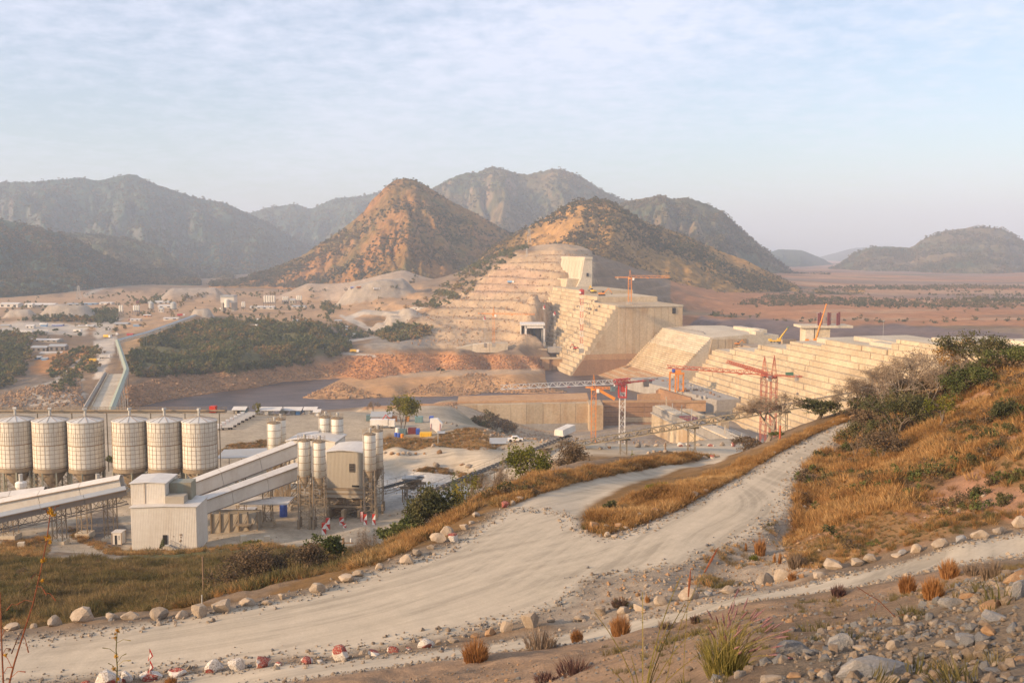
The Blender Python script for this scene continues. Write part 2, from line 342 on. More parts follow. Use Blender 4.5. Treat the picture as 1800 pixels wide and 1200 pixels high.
def height(x, y, detail=True):
    x = np.asarray(x, float); y = np.asarray(y, float)
    z = hbase(x, y); r = np.hypot(x, y)
    ins = inpoly(x, y, ROAD) | inpoly(x, y, BRANCH) | inpoly(x, y, LROAD) | inpoly(x, y, MROAD)
    dr, _, _ = polydist(x, y, ROAD); dl, _, _ = polydist(x, y, LROAD); db, _, _ = polydist(x, y, BRANCH); dm, _, _ = polydist(x, y, MROAD)
    dd = np.where(ins, 0, np.minimum(np.minimum(dr, dl), np.minimum(db, dm)))
    inr = inpoly(x, y, ROAD)
    wroad = np.where(inr, 1, np.clip(1-dr/2.0, 0, 1)); wroad = wroad*wroad*(3-2*wroad)
    wroad = wroad*np.clip(1-(np.abs(z+18.1)-1.5)/1.5, 0, 1)
    z = z*(1-wroad*.85)+(-18.1)*wroad*.85
    inv = inpoly(x, y, RIVER); dv, _, _ = polydist(x, y, RIVER)
    bank = np.clip(z, WATER_Z+.3+np.minimum(dv, 20)*.08, WATER_Z+1+dv*.75)
    near = (r > 500) & (r < 1150) & (dv < 60) & (z < -74)
    z = np.where(inv, WATER_Z-2.5, np.where(near, bank, z))
    if detail:
        k = np.clip(dd/3, 0, 1)*.9+.04
        a = fbm(x*.35, y*.35, 4, 1)*.5+fbm(x*.08, y*.08, 3, 5)*.9
        z = z+a*k*np.clip(1-r/260, 0, 1)*np.clip(r/30, .15, 1)
        mid = np.clip((r-330)/100, 0, 1)*np.clip((1900-r)/600, 0, 1)
        rock = fbm(x*.03, y*.03, 5, 9, .6)
        dam_side = np.clip((x+.02*y-(-40))/60, 0, 1)*np.clip((y-900)/60, 0, 1)
        z = z+np.where(inv, 0, rock*mid*np.clip(dv/25, .05, 1)*np.where((y < 480) & (y > 180), .25, 2.2))
        ter = np.clip((x-(-210))/60, 0, 1)*np.clip((y-930)/60, 0, 1)*np.clip((1420-y)/60, 0, 1)*np.clip((250-x)/60, 0, 1)
        st = 8.0; q = z/st+.5*fbm(x*.008, y*.008, 3, 4); fl = np.floor(q); fr = q-fl
        zt = (fl+np.clip((fr-.42)/.3, 0, 1)-.5*fbm(x*.008, y*.008, 3, 4))*st
        z = z*(1-ter)+zt*ter
    return z
# ---------------------------------------------------------------- build the sheet on a polar grid (fine near, coarse far)
NA = 620; _rr = np.concatenate([np.geomspace(a, b, n, endpoint=False) for a, b, n in ((1.2, 20, 60), (20, 140, 290), (140, 600, 140), (600, 1500, 330), (1500, 14000, 80))]); NR = len(_rr)
_az = np.linspace(R(-40), R(40), NA)
AZ, RR = np.meshgrid(_az, _rr); GX = np.sin(AZ)*RR; GY = np.cos(AZ)*RR
GZ = height(GX, GY)
# piles of crushed stone and spoil heaps across the river: (pixel left, pixel right, base y, top y, distance, label)
HEAPS = [(585,730,538,510,1330),(470,760,515,490,1500),(270,400,525,505,1450),(60,165,560,541,1150),(0,60,558,548,1150),(330,375,548,536,1150),(410,480,515,502,1550),(640,745,553,544,1080)]
for (a, b, yb, yt, Y) in HEAPS:
    c = P((a+b)/2, yb, Y); h = P((a+b)/2, yt, Y).z-c.z; rx = (b-a)/2/1750*Y; ry = rx*.55
    q = np.maximum(np.abs(GX-c.x)/rx, 0)**2.4+np.maximum(np.abs(GY-c.y-ry*.6)/ry, 0)**2.4; q = q**(1/2.4)
    t = np.clip((1-q)/.38, 0, 1); GZ = GZ+(h+2)*t*(1+.0*q)+np.where(t > 0, fbm(GX*.05, GY*.05, 3, 8)*1.2, 0)*t
PX, PY = proj(GX, GY, GZ)
def region(poly, y0, y1, feather=6, wob=5, sc_=.02, seed=0):
    """soft membership of ground points in a map region drawn over a depth range"""
    m = (GY > y0) & (GY < y1); o = np.zeros(GX.shape)
    xs = [p[0] for p in poly]; ys = [p[1] for p in poly]
    m &= (PX > min(xs)-30) & (PX < max(xs)+30) & (PY > min(ys)-30) & (PY < max(ys)+30)
    if not m.any(): return o
    x = PX[m]+wob*fbm(PX[m]*sc_*2, PY[m]*sc_*4, 3, seed)*2; y = PY[m]+wob*fbm(PX[m]*sc_*2, PY[m]*sc_*4, 3, seed+5)
    d, _, _ = polydist(x, y, poly); ins = inpoly(x, y, poly)
    o[m] = np.clip(.5+np.where(ins, d, -d)/max(feather, .1), 0, 1); return o
def wregion(poly, feather=.6, wob=.5, fr=.4, seed=0):
    xs = [p[0] for p in poly]; ys = [p[1] for p in poly]; o = np.zeros(GX.shape)
    m = (GX > min(xs)-5) & (GX < max(xs)+5) & (GY > min(ys)-5) & (GY < max(ys)+5)
    x = GX[m]; y = GY[m]; n = fbm(x*fr, y*fr, 3, seed)*wob
    d, _, _ = polydist(x, y, poly); ins = inpoly(x, y, poly)
    o[m] = np.clip(.5+(np.where(ins, d, -d)+n)/feather, 0, 1); return o
COL = np.zeros(GX.shape+(3,)); RK = np.zeros(GX.shape)
def put(w, c, rk=None):
    global COL, RK
    c = np.array(c); w3 = w[..., None]; COL = COL*(1-w3)+c*w3
    if rk is not None: RK = RK*(1-w)+rk*w
C_DIRT = (.34, .265, .185); C_ROAD = (.52, .43, .305); C_GRASS = (.20, .115, .045); C_OLIVE = (.11, .105, .04); C_RED = (.40, .19, .08); C_TAN = (.50, .40, .28); C_GREY = (.42, .37, .30)
C_GREEN = (.14, .125, .05); C_BROWN = (.24, .165, .10)
put(np.ones(GX.shape), C_BROWN, .4)
n0 = fbm(GX*.01, GY*.01, 4, 21)
put(np.clip(n0*2, 0, 1)*.6, C_GRASS)
# camera slope
put(((GY < 40.5)).astype(float), (.31, .205, .125), .5)
put(region([(1150,1210),(1300,1180),(1420,1060),(1560,1050),(1700,1010),(1850,990),(1850,1250),(1150,1250)], 0, 30, 20, 20), (.29, .195, .12), 1)
put(region([(1380,1130),(1560,1090),(1700,1010),(1850,990),(1850,1250),(1300,1250)], 0, 26, 30, 20), (.28, .21, .14), 1)
# dirt between the roads and the hill
put(region([(560,735),(640,720),(700,714),(800,710),(880,728),(930,790),(860,778),(820,748),(700,738)], 384, 620, 6, 10), (.36, .26, .16), .8)
put(region([(1040,1018),(1200,990),(1250,960),(1420,850),(1440,900),(1390,990),(1450,1000),(1300,1060),(1100,1090),(1000,1105),(950,1090)], 38, 90, 12), (.37, .29, .205), .6)
put(region([(1390,860),(1480,750),(1560,740),(1900,640),(1900,900),(1750,920),(1440,1000),(1380,980)], 48, 130, 10), (.26, .15, .065), .3)
hp = region([(1385,960),(1400,850),(1500,760),(1600,700),(1900,650),(1900,900),(1500,980)], 48, 125, 10)*np.clip(fbm(GX*.16, GY*.16, 4, 90)*5-.2, 0, 1); put(hp, (.38, .21, .12), .8)
put(region([(1640,900),(1700,850),(1740,850),(1720,880),(1690,905),(1600,915)], 48, 110, 14, 10), (.42, .22, .13), .6)
# bank below the haul road
put(region([(-300,1130),(0,1100),(450,1050),(700,950),(870,860),(1200,780),(1320,780),(1300,800),(1000,890),(850,920),(700,980),(560,1035),(0,1128),(-300,1160)], 52, 150, 8), C_GRASS, .2)
put(region([(-300,1080),(0,1090),(300,1060),(450,1020),(600,980),(560,960),(300,975),(0,985),(-300,1000)], 58, 150, 20), (.13, .10, .045), .2)
put(region([(1000,890),(1100,850),(1250,820),(1420,750),(1490,720),(1500,740),(1300,830),(1100,925),(1030,940)], 55, 125, 6), C_GRASS, .2)
# works yard
YARD = (GY > 128) & (GY < 480) & (GX < 60)
put(YARD.astype(float)*np.clip((GY-128)/14, 0, 1)*np.clip((GY-128-20*fbm(GX*.05, GY*.05, 3, 2))/10, 0, 1), (.42, .34, .235), .15)
put(region([(0,1010),(0,965),(60,940),(150,935),(60,985),(140,975),(300,985),(400,985),(200,1010)], 90, 200, 10), (.46, .39, .30), .2)
put(region([(-50,985),(0,950),(90,940),(80,985),(30,1000)], 100, 200, 10, 10), (.30, .18, .07), .2)
put(region([(215,975),(350,985),(420,970),(590,985),(600,965),(450,960),(330,968),(240,962)], 100, 190, 8, 8), (.12, .11, .04), .2)
for pts, y0, y1 in [([(672,795),(860,785),(900,780),(870,755),(830,750),(760,770),(672,765)], 230, 400), ([(672,800),(790,800),(800,812),(850,825),(860,850),(810,830),(780,815),(672,815)], 170, 300), ([(340,800),(420,800),(470,790),(470,775),(420,785),(385,790)], 220, 400), ([(1000,835),(1200,812),(1260,800),(1010,790),(940,820)], 150, 300)]:
    put(region(pts, y0, y1, 6, 8), (.24, .15, .07), .6)
put(region([(672,818),(780,815),(800,840),(830,870),(672,900)], 150, 300, 8, 5), (.50, .46, .39), .1)
put(region([(100,930),(190,890),(230,940),(210,965),(130,945)], 140, 230, 6, 6), (.17, .14, .11), .4)
PITB = (GY > 400) & (GY < 690) & (GX > -15)
put(PITB*np.clip((GX+15-8*fbm(GX*.05, GY*.05, 3, 3))/20, 0, 1), (.33, .265, .195), .6)
# near river bank
put(region([(560,735),(640,712),(760,705),(1040,700),(1000,760),(870,790),(830,750),(700,735)], 400, 760, 8, 8), (.44, .33, .21), .8)
put(region([(640,714),(800,706),(1040,700),(1040,706),(800,712),(640,720)], 400, 760, 3, 3), (.48, .25, .11), .8)
put(region([(800,735),(860,715),(1000,740),(960,790),(870,770)], 340, 560, 20, 10), (.27, .23, .15), .5)
# far bank: red earth, tan rock
FAR = (GY > 520) & (GY < 1600)
put(region([(150,730),(180,690),(300,660),(420,655),(560,640),(600,628),(640,660),(600,668),(400,695),(230,722)], 500, 1300, 10, 12), (.42, .22, .10), 1)
put(region([(560,650),(610,625),(700,620),(880,625),(960,628),(960,655),(760,655),(620,668)], 520, 1300, 8, 8), (.56, .255, .095), 1)
put(region([(740,640),(830,632),(960,632),(960,652),(760,655)], 520, 1300, 10, 10), (.46, .25, .12), 1)
put(region([(525,700),(600,668),(750,652),(960,650),(965,690),(860,692),(700,700)], 520, 1100, 4, 4), (.48, .27, .12), .4)
put(region([(630,664),(750,651),(960,648),(958,655),(760,662)], 520, 1100, 3, 3), (.46, .31, .18), .3)
put(region([(800,690),(960,684),(1000,690),(860,700),(780,700)], 520, 1100, 4, 4), (.42, .24, .12), .8)
put(region([(0,720),(0,670),(140,660),(150,720)], 440, 900, 12, 10), (.22, .17, .12), .8)
put(region([(50,655),(70,630),(110,615),(160,610),(160,640),(100,660)], 500, 1000, 8, 8), (.42, .20, .07), .3)
put(region([(150,650),(175,615),(172,600),(160,650)], 500, 1000, 5, 5), (.36, .19, .07), .3)
put(region([(210,650),(300,640),(420,655),(620,612),(560,570),(480,560),(400,560),(330,575),(260,590)], 560, 1300, 10, 10), C_GREEN, .2)
put(region([(205,650),(260,590),(330,570),(310,562),(220,600)], 560, 1300, 6, 5), (.42, .26, .12), .3)
# flat working ground across the river
put(region([(-100,590),(-100,525),(200,512),(420,512),(740,500),(760,545),(640,560),(600,575),(480,562),(380,558),(300,570),(200,590),(100,580)], 700, 2100, 8, 12), (.42, .26, .135), .3)
put(region([(-50,556),(30,548),(60,540),(200,548),(190,562),(100,575),(60,565)], 700, 2000, 8, 8), (.30, .2, .11), .3)
for pts in [[(170,600),(215,560),(150,548),(165,575)], [(0,568),(60,564),(160,572),(150,590),(60,585),(0,590)]]:
    put(region(pts, 600, 1500, 5, 5), (.50, .42, .32), .1)
put(region([(162,600),(205,590),(200,620),(178,665),(165,665),(172,630)], 500, 1000, 4, 3), (.52, .44, .34), .1)
for pts, wd in [([(145,667),(110,668),(60,680),(52,688),(70,700),(150,692)], 5), ([(50,711),(100,707),(150,697)], 4), ([(100,665),(120,650),(140,632)], 6), ([(600,555),(640,575),(700,585),(620,598),(560,608),(600,620),(660,626)], 5), ([(740,540),(690,552),(640,548),(610,560),(640,572)], 9), ([(150,520),(165,512),(205,497),(215,490),(235,480)], 5)]:
    m = (GY > 480) & (GY < 2600) & (PX > 0) & (PX < 800); d = np.full(GX.shape, 99.); dd, _, _ = polydist(PX[m], PY[m], pts, False); d[m] = dd*2.2
    put(np.clip((wd-d)/3+.5, 0, 1), (.46, .39, .30), .1)
for (a, b, yb, yt, Y) in HEAPS:
    c = P((a+b)/2, yb, Y); rx = (b-a)/2/1750*Y; ry = rx*.55
    q = (np.abs(GX-c.x)/rx)**2.4+(np.abs(GY-c.y-ry*.6)/ry)**2.4
    put(np.clip((1.05-q)/.1, 0, 1), (.40, .33, .25) if b-a < 160 else (.42, .31, .21), .8)
# quarried abutment
put(region([(740,560),(830,500),(880,460),(960,428),(1040,430),(1050,600),(830,615),(740,610),(700,590)], 850, 1500, 8, 10), (.47, .33, .195), 1)
put(region([(830,512),(880,465),(960,480),(940,505),(860,520)], 900, 1500, 8, 10), (.47, .31, .19), 1)
put(region([(640,610),(680,585),(760,580),(770,600),(700,615)], 700, 1300, 8, 10), (.30, .25, .19), .8)
put(region([(660,585),(700,572),(760,578),(750,590),(690,598)], 700, 1300, 6, 8), C_GREEN, .3)
# reservoir plain
pl = (GX > GY*.16) & (GY > 900)
put(pl.astype(float), (.38, .175, .075), .3)
stq = fbm(GX*.0012, GY*.0035, 4, 31); put(pl*np.clip(stq*4, 0, 1)*.8, (.22, .16, .12)); put(pl*np.clip(fbm(GX*.002, GY*.008, 4, 37)*5-.6, 0, 1)*.8, (.44, .27, .15)); put(pl*np.clip(fbm(GX*.003, GY*.006, 4, 41)*5-1, 0, 1)*.7, (.10, .10, .06))
# darker brown ground by the upstream pool
put(region([(1200,592),(1230,556),(1350,562),(1500,575),(1560,570),(1800,585),(1800,610),(1200,610)], 500, 2600, 6, 8, .01), (.17, .12, .10), .1)
# slope variation everywhere
rdm = np.maximum(np.maximum(wregion(ROAD, .8, .5, .5, 3), wregion(BRANCH, .8, .4, .5, 4)), np.maximum(wregion(LROAD, .6, .35, .6, 5), wregion(MROAD, 3, 1.5, .1, 6)))
edge = np.maximum(wregion(ROAD, 2.4, 1.2, .4, 13), wregion(LROAD, 2.0, 1.1, .5, 15))
put(np.clip(edge*1.0, 0, 1)*(RR < 140), (.34, .28, .205), .5)
put(rdm, C_ROAD, 0)
COL *= (1+.22*fbm(GX*.6, GY*.6, 4, 51)*(RR < 300)[..., None].squeeze(-1)*(1-rdm*.8))[..., None]*(1+.25*fbm(GX*.02, GY*.02, 4, 53)*(1-rdm*.8))[..., None]
COL = np.clip(COL, .02, .9)
# road coordinates for the wheel tracks
CLINE = [tuple(G(px, py, -18))[:2] for px, py in [(-500,1235),(0,1165),(250,1140),(500,1100),(700,1060),(860,1010),(980,965),(1040,975)]]
CL1 = [tuple(G(px, py, -18))[:2] for px, py in [(-600,1240),(0,1165),(250,1135),(450,1105),(650,1060),(800,1010),(900,950),(980,895),(1060,868)]]
CL2 = [tuple(G(px, py, -18))[:2] for px, py in [(300,1160),(600,1110),(800,1062),(950,1015),(1080,985),(1200,940),(1300,875),(1400,800),(1500,742)]]
TRK = np.zeros(GX.shape+(3,))
nm = (RR < 400) & (RR > 20)
d1, a1, s1 = polydist(GX[nm], GY[nm], CL1, False); d2, a2, s2 = polydist(GX[nm], GY[nm], CL2, False)
TRK[nm, 0] = d1*s1; TRK[nm, 1] = d2*s2; TRK[nm, 2] = rdm[nm]
idx = np.arange(NA*NR).reshape(NR, NA)
fc = np.stack([idx[:-1, :-1], idx[:-1, 1:], idx[1:, 1:], idx[1:, :-1]], -1).reshape(-1, 4)[:, ::-1]
V = np.stack([GX, GY, GZ], -1).reshape(-1, 3)
gm = npmesh('ground', V, fc, True)
ca = gm.color_attributes.new('Col', 'FLOAT_COLOR', 'POINT'); ca.data.foreach_set('color', np.c_[COL.reshape(-1, 3), RK.reshape(-1, 1)].astype(np.float32).ravel())
ta = gm.attributes.new('trk', 'FLOAT_VECTOR', 'POINT'); ta.data.foreach_set('vector', TRK.reshape(-1, 3).astype(np.float32).ravel())
ground = lk(bpy.data.objects.new('ground', gm)); tag(ground, kind='structure')
def ground_mat():
    m, t, b = new_mat('ground'); l = t.links.new
    a = node(t, 'ShaderNodeAttribute', attribute_name='Col'); tr = node(t, 'ShaderNodeAttribute', attribute_name='trk')
    sx = node(t, 'ShaderNodeSeparateXYZ'); l(tr.outputs['Vector'], sx.inputs[0])
    pos = node(t, 'ShaderNodeNewGeometry').outputs['Position']
    # distance-scaled detail: fine grit near, patches afar
    g1 = tnoise(t, 9, 5, .7, pos); g2 = tnoise(t, 1.1, 5, .65, pos); g3 = tnoise(t, .09, 6, .65, pos)
    c = tmix(t, 1, a.outputs['Color'], tramp(t, g1, [(.25, .72), (.75, 1.25)]), 'MULTIPLY')
    c = tmix(t, 1, c, tramp(t, g2, [(.25, .75), (.75, 1.22)]), 'MULTIPLY')
    c = tmix(t, 1, c, tramp(t, g3, [(.25, .72), (.75, 1.25)]), 'MULTIPLY')
    # wheel tracks
    def streak(k, fq):
        cm = node(t, 'ShaderNodeCombineXYZ'); l(sx.outputs[k], cm.inputs[0]); sp = node(t, 'ShaderNodeSeparateXYZ'); l(pos, sp.inputs[0])
        mm = node(t, 'ShaderNodeMath', operation='MULTIPLY'); l(sp.outputs[0], mm.inputs[0]); mm.inputs[1].default_value = .02; l(mm.outputs[0], cm.inputs[1])
        return tnoise(t, fq, 4, .65, cm.outputs[0])
    rm = node(t, 'ShaderNodeMath', operation='MULTIPLY'); l(sx.outputs[2], rm.inputs[0]); rm.inputs[1].default_value = .6; c = tmix(t, rm.outputs[0], c, a.outputs['Color'])
    s = tmix(t, .5, streak(0, .9), streak(1, .9))
    s2 = tramp(t, s, [(.42, .74), (.50, .98), (.58, 1.08)])
    ck = tmix(t, sx.outputs[2], (1., 1., 1.), s2); c = tmix(t, 1, c, ck, 'MULTIPLY')
    wm = tmix(t, tramp(t, g3, [(.4, 0), (.65, .35)]), c, (.50, .40, .28)); c = tmix(t, sx.outputs[2], c, wm)
    l(c, b.inputs['Base Color']); b.inputs['Roughness'].default_value = .95; b.inputs['Specular IOR Level'].default_value = .1
    h = tmix(t, .5, g1, g2); bmp = node(t, 'ShaderNodeBump'); bmp.inputs['Distance'].default_value = .25; l(h, bmp.inputs['Height'])
    st = node(t, 'ShaderNodeMath', operation='MULTIPLY_ADD'); l(a.outputs['Alpha'], st.inputs[0]); st.inputs[1].default_value = .9; st.inputs[2].default_value = .12; l(st.outputs[0], bmp.inputs['Strength'])
    v = node(t, 'ShaderNodeTexVoronoi'); v.inputs['Scale'].default_value = .16; l(pos, v.inputs['Vector']); b2 = node(t, 'ShaderNodeBump'); b2.inputs['Distance'].default_value = 4.0
    l(tmix(t, .5, v.outputs['Distance'], g3), b2.inputs['Height']); sm = node(t, 'ShaderNodeMath', operation='MULTIPLY'); l(a.outputs['Alpha'], sm.inputs[0]); sm.inputs[1].default_value = .35
    ln = node(t, 'ShaderNodeVectorMath', operation='LENGTH'); l(pos, ln.inputs[0]); far = tramp(t, ln.outputs['Value'], [(0, 0), (1, 1)])
    mr = node(t, 'ShaderNodeMapRange'); l(ln.outputs['Value'], mr.inputs[0]); mr.inputs[1].default_value = 250; mr.inputs[2].default_value = 500
    s3 = node(t, 'ShaderNodeMath', operation='MULTIPLY'); l(sm.outputs[0], s3.inputs[0]); l(mr.outputs[0], s3.inputs[1]); l(s3.outputs[0], b2.inputs['Strength'])
    l(bmp.outputs[0], b2.inputs['Normal']); l(b2.outputs[0], b.inputs['Normal'])
    return m
gm.materials.append(ground_mat())
# fast height lookup from the built sheet (bilinear in the polar grid)
_la0, _la1 = math.log(1.2), math.log(14000)
def hz(x, y):
    x = np.asarray(x, float); y = np.asarray(y, float); r = np.hypot(x, y); a = np.arctan2(x, y)
    i = np.clip((a+R(40))/R(80)*(NA-1), 0, NA-1.001); j = np.clip(np.interp(r, _rr, np.arange(NR)), 0, NR-1.001)
    i0 = i.astype(int); j0 = j.astype(int); u = i-i0; v = j-j0
    return (GZ[j0, i0]*(1-u)+GZ[j0, i0+1]*u)*(1-v)+(GZ[j0+1, i0]*(1-u)+GZ[j0+1, i0+1]*u)*v
def gz(x, y): return float(hz(x, y))
def gp(px, Y): p = P(px, 600, Y); return Vector((p.x, Y, gz(p.x, Y)))
def gpix(px, py, y0=5, y1=3000):
    """first ground point met by the view ray through a pixel between two distances"""
    Y = np.exp(np.linspace(math.log(y0), math.log(y1), 900)); d = ray(px, py)
    X = d[0]/d[1]*Y; Z = d[2]/d[1]*Y; h = hz(X, Y); k = np.argmax(Z <= h)
    if Z[k] > h[k]: k = len(Y)-1
    return Vector((X[k], Y[k], h[k]))
# ---------------------------------------------------------------- river
def river():
    xs = np.linspace(-620, 180, 160); ys = np.linspace(520, 1080, 110); X, Y = np.meshgrid(xs, ys)
    dz = .10*fbm(X*.08, Y*.2, 3, 77); i = np.arange(X.size).reshape(X.shape)
    f = np.stack([i[:-1, :-1], i[:-1, 1:], i[1:, 1:], i[1:, :-1]], -1).reshape(-1, 4)
    pit = ((X > -30) & (Y < 676)) | ((X > 20) & (Y < 700)) | (X > 125); f = f[~pit.ravel()[f].any(1)]
    me = npmesh('river', np.stack([X, Y, WATER_Z+dz], -1).reshape(-1, 3), f, True); o = lk(bpy.data.objects.new('river', me)); tag(o, kind='structure')
    m, t, b = new_mat('river_water'); n = tnoise(t, .05, 5, .6, sxyz=(1, 2.5, 1)); 
    t.links.new(tmix(t, tramp(t, n, [(.4, 0), (.7, 1)]), (.075, .048, .034), (.14, .095, .07)), b.inputs['Base Color']); b.inputs['Roughness'].default_value = .45; b.inputs['Specular IOR Level'].default_value = .25
    tbump(t, b, tnoise(t, .5, 5, .7, sxyz=(.5, 1.6, 1)), .55, .5); me.materials.append(m)
river()
pz = P(1650, 605, 900)
wm = npmesh('reservoir_water', [(360, 640, -77.2), (1300, 640, -77.2), (1500, 1010, -77.2), (420, 990, -77.2)], [(0, 1, 2, 3)])
wo = lk(bpy.data.objects.new('reservoir_pool', wm)); tag(wo, kind='structure')
m, t, b = new_mat('pool_water'); b.inputs['Base Color'].default_value = (.12, .11, .13, 1); b.inputs['Roughness'].default_value = .2; tbump(t, b, tnoise(t, .3, 4, .6), .3, .3); wm.materials.append(m)
# ---------------------------------------------------------------- mountains: each a height field under its own ridge line
def hill_mat(name, green, brown, rock, k, fleck=.03):
    m, t, b = new_mat(name); pos = node(t, 'ShaderNodeNewGeometry').outputs['Position']
    n1 = tnoise(t, .0035*k, 6, .62, pos); n2 = tnoise(t, fleck*k, 5, .7, pos); n3 = tnoise(t, .0012*k, 5, .6, pos)
    ng = node(t, 'ShaderNodeNewGeometry'); sp = node(t, 'ShaderNodeSeparateXYZ'); t.links.new(ng.outputs['Normal'], sp.inputs[0])
    c = tmix(t, tramp(t, n1, [(.40, 0), (.60, 1)]), green, brown)
    steep = tramp(t, sp.outputs[2], [(.45, 1), (.80, 0)]); rk = tmix(t, 1, steep, tramp(t, n3, [(.45, 0), (.62, 1)]), 'MULTIPLY')
    c = tmix(t, rk, c, rock); c = tmix(t, 1, c, tramp(t, n2, [(.3, .45), (.5, .95), (.72, 1.35)]), 'MULTIPLY')
    t.links.new(c, b.inputs['Base Color']); b.inputs['Roughness'].default_value = 1; b.inputs['Specular IOR Level'].default_value = .05
    bm = node(t, 'ShaderNodeBump'); bm.inputs['Distance'].default_value = 12/k; bm.inputs['Strength'].default_value = .55; t.links.new(n2, bm.inputs['Height']); t.links.new(bm.outputs[0], b.inputs['Normal'])
    return m
HILLS = []
def hill(name, label, ridge, Y, base, depth, mat, spur=.22, fq=6, seed=0, back=None, shape=1.15, rough=10, nx=260, ny=150, paintfn=None):
    """ridge: pixels of the skyline; Y: its distance (number or (left, right)); depth: how far the foot reaches towards the camera"""
    px = np.array([p[0] for p in ridge], float); py = np.array([p[1] for p in ridge], float)
    u = np.linspace(px[0], px[-1], nx); vy = np.interp(u, px, py)
    # soften the polyline a little
    kx = max(1, nx//130); vy = np.convolve(np.pad(vy, kx, mode='edge'), np.ones(2*kx+1)/(2*kx+1), 'valid')
    Yr = np.interp(u, [px[0], px[-1]], Y) if isinstance(Y, tuple) else np.full(nx, float(Y))
    v = (600-vy)/1750; dy = CT+v*ST; H = Yr*(-ST+v*CT)/dy; X = Yr*(u-900)/1750/dy
    back = back or depth*.6
    tt = np.r_[np.linspace(-1, 0, int(ny*.72), endpoint=False), np.linspace(0, 1, int(ny*.28))]
    T, U = np.meshgrid(tt, np.arange(nx), indexing='ij'); Hh = H[None]; relh = np.maximum(Hh-base, 1)
    hn = relh/relh.max(); dep = np.where(T < 0, depth, back)*np.clip(hn, .15, 1)**.8
    rad = np.hypot(X, Yr)[None]; ux = X[None]/rad; uy = Yr[None]/rad
    off = T*dep; s = np.abs(T)
    x = ux*(rad+off); y = uy*(rad+off)
    f = (1-s)**shape
    sp = np.abs(fbm(U/nx*fq+.25*fbm(x*.0012, y*.0012, 3, seed+3), T*1.1+seed, 4, seed))*2.2-.55
    env = np.clip(s*3.2, 0, 1)*np.clip((1-s)*2.6, 0, 1)
    z = base+relh*(f+spur*sp*env)
    z += rough*fbm(x/60, y/60, 5, seed+9, .6)*np.clip(s*14, .12, 1)*np.clip((1-s)*8, 0, 1)+rough*.25*fbm(x/14, y/14, 3, seed+12)
    z = np.where(s > .995, base-25, z)
    # taper both ends into the ground
    en = np.minimum(np.arange(nx), np.arange(nx)[::-1])/(nx*.03); z = np.where(en[None] < 1, base-25+(z-base+25)*np.clip(en[None], 0, 1), z)
    i = np.arange(x.size).reshape(x.shape); fcs = np.stack([i[:-1, :-1], i[:-1, 1:], i[1:, 1:], i[1:, :-1]], -1).reshape(-1, 4)
    me = npmesh(name, np.stack([x, y, z], -1).reshape(-1, 3), fcs, True); me.materials.append(mat)
    o = lk(bpy.data.objects.new(name, me)); tag(o, kind='structure', label=label); HILLS.append((o, x, y, z)); return o, x, y, z
mat_far = hill_mat('far_hill', (.045, .08, .055), (.08, .10, .06), (.17, .15, .13), .7)
mat_mid = hill_mat('mid_hill', (.07, .085, .04), (.20, .14, .065), (.30, .19, .12), 1)
mat_near = hill_mat('near_hill', (.13, .11, .04), (.32, .155, .05), (.34, .175, .08), 1.6, .04)
mat_scrub = hill_mat('scrub_hill', (.24, .145, .045), (.46, .25, .08), (.38, .24, .13), 1.4, .055)
hill('hills', 'hazy blue range of faint hills far behind the plain', [(1380,470),(1440,452),(1500,436),(1560,432),(1620,440),(1700,450),(1900,445),(2100,450)], 9500, -80, 2500, mat_far, nx=120, ny=60, seed=1)
hill('hills', 'low far hill left of the rounded hills', [(1330,450),(1370,438),(1410,440),(1440,452),(1475,470),(1530,500)], 5600, -80, 1500, mat_far, nx=120, ny=60, seed=2)
hill('hills', 'far green range with a rocky summit on the left', [(-260,350),(-150,330),(-60,322),(0,321),(60,320),(105,315),(140,312),(172,318),(205,310),(235,306),(262,320),(300,333),(345,348),(395,357),(430,372),(470,392),(520,420),(580,460),(640,490)], 4300, -75, 1900, mat_far, seed=3, spur=.28, fq=9, rough=28, nx=420, ny=200)
hill('hills', 'farther ridge closing the left valley', [(330,420),(400,385),(440,374),(470,365),(520,358),(545,368),(590,348),(630,346),(668,337),(720,360),(800,400),(880,440)], 5400, -80, 2000, mat_far, seed=5, spur=.25, fq=6, rough=28)
hill('hills', 'broad twin-topped mountain behind the two cones', [(640,420),(700,370),(740,340),(765,328),(800,310),(822,303),(840,304),(860,294),(885,297),(905,304),(930,307),(950,301),(975,297),(1000,301),(1025,312),(1050,330),(1090,350),(1150,362),(1230,380),(1300,410),(1380,460)], 4200, -75, 1700, mat_mid, seed=8, spur=.26, fq=8, rough=26, nx=420, ny=200)
hill('hills', 'right hand mountain with a pale quarry scar at its foot', [(1020,400),(1070,366),(1110,352),(1160,343),(1185,351),(1205,347),(1240,358),(1270,372),(1300,400),(1335,430),(1360,452),(1385,475),(1420,500),(1470,530)], 2900, -73, 1100, mat_mid, seed=11, spur=.24, fq=7, rough=18, nx=380, ny=180)
hill('hills', 'rounded dome hills beyond the plain on the right', [(1440,500),(1470,470),(1500,448),(1525,436),(1560,433),(1600,436),(1625,420),(1660,406),(1700,401),(1735,399),(1765,404),(1800,425),(1840,440),(1900,450),(2000,470),(2060,510)], 3900, -75, 1000, mat_mid, seed=14, spur=.2, fq=6, rough=18, nx=360, ny=160)
hill('hills', 'dark wooded spur rising at the left edge', [(-320,380),(-150,375),(-60,380),(0,385),(60,398),(110,412),(160,436),(210,462),(260,482),(310,498),(370,512)], 2300, -72, 900, mat_far, seed=17, spur=.22, fq=5, rough=16, nx=360, ny=180)
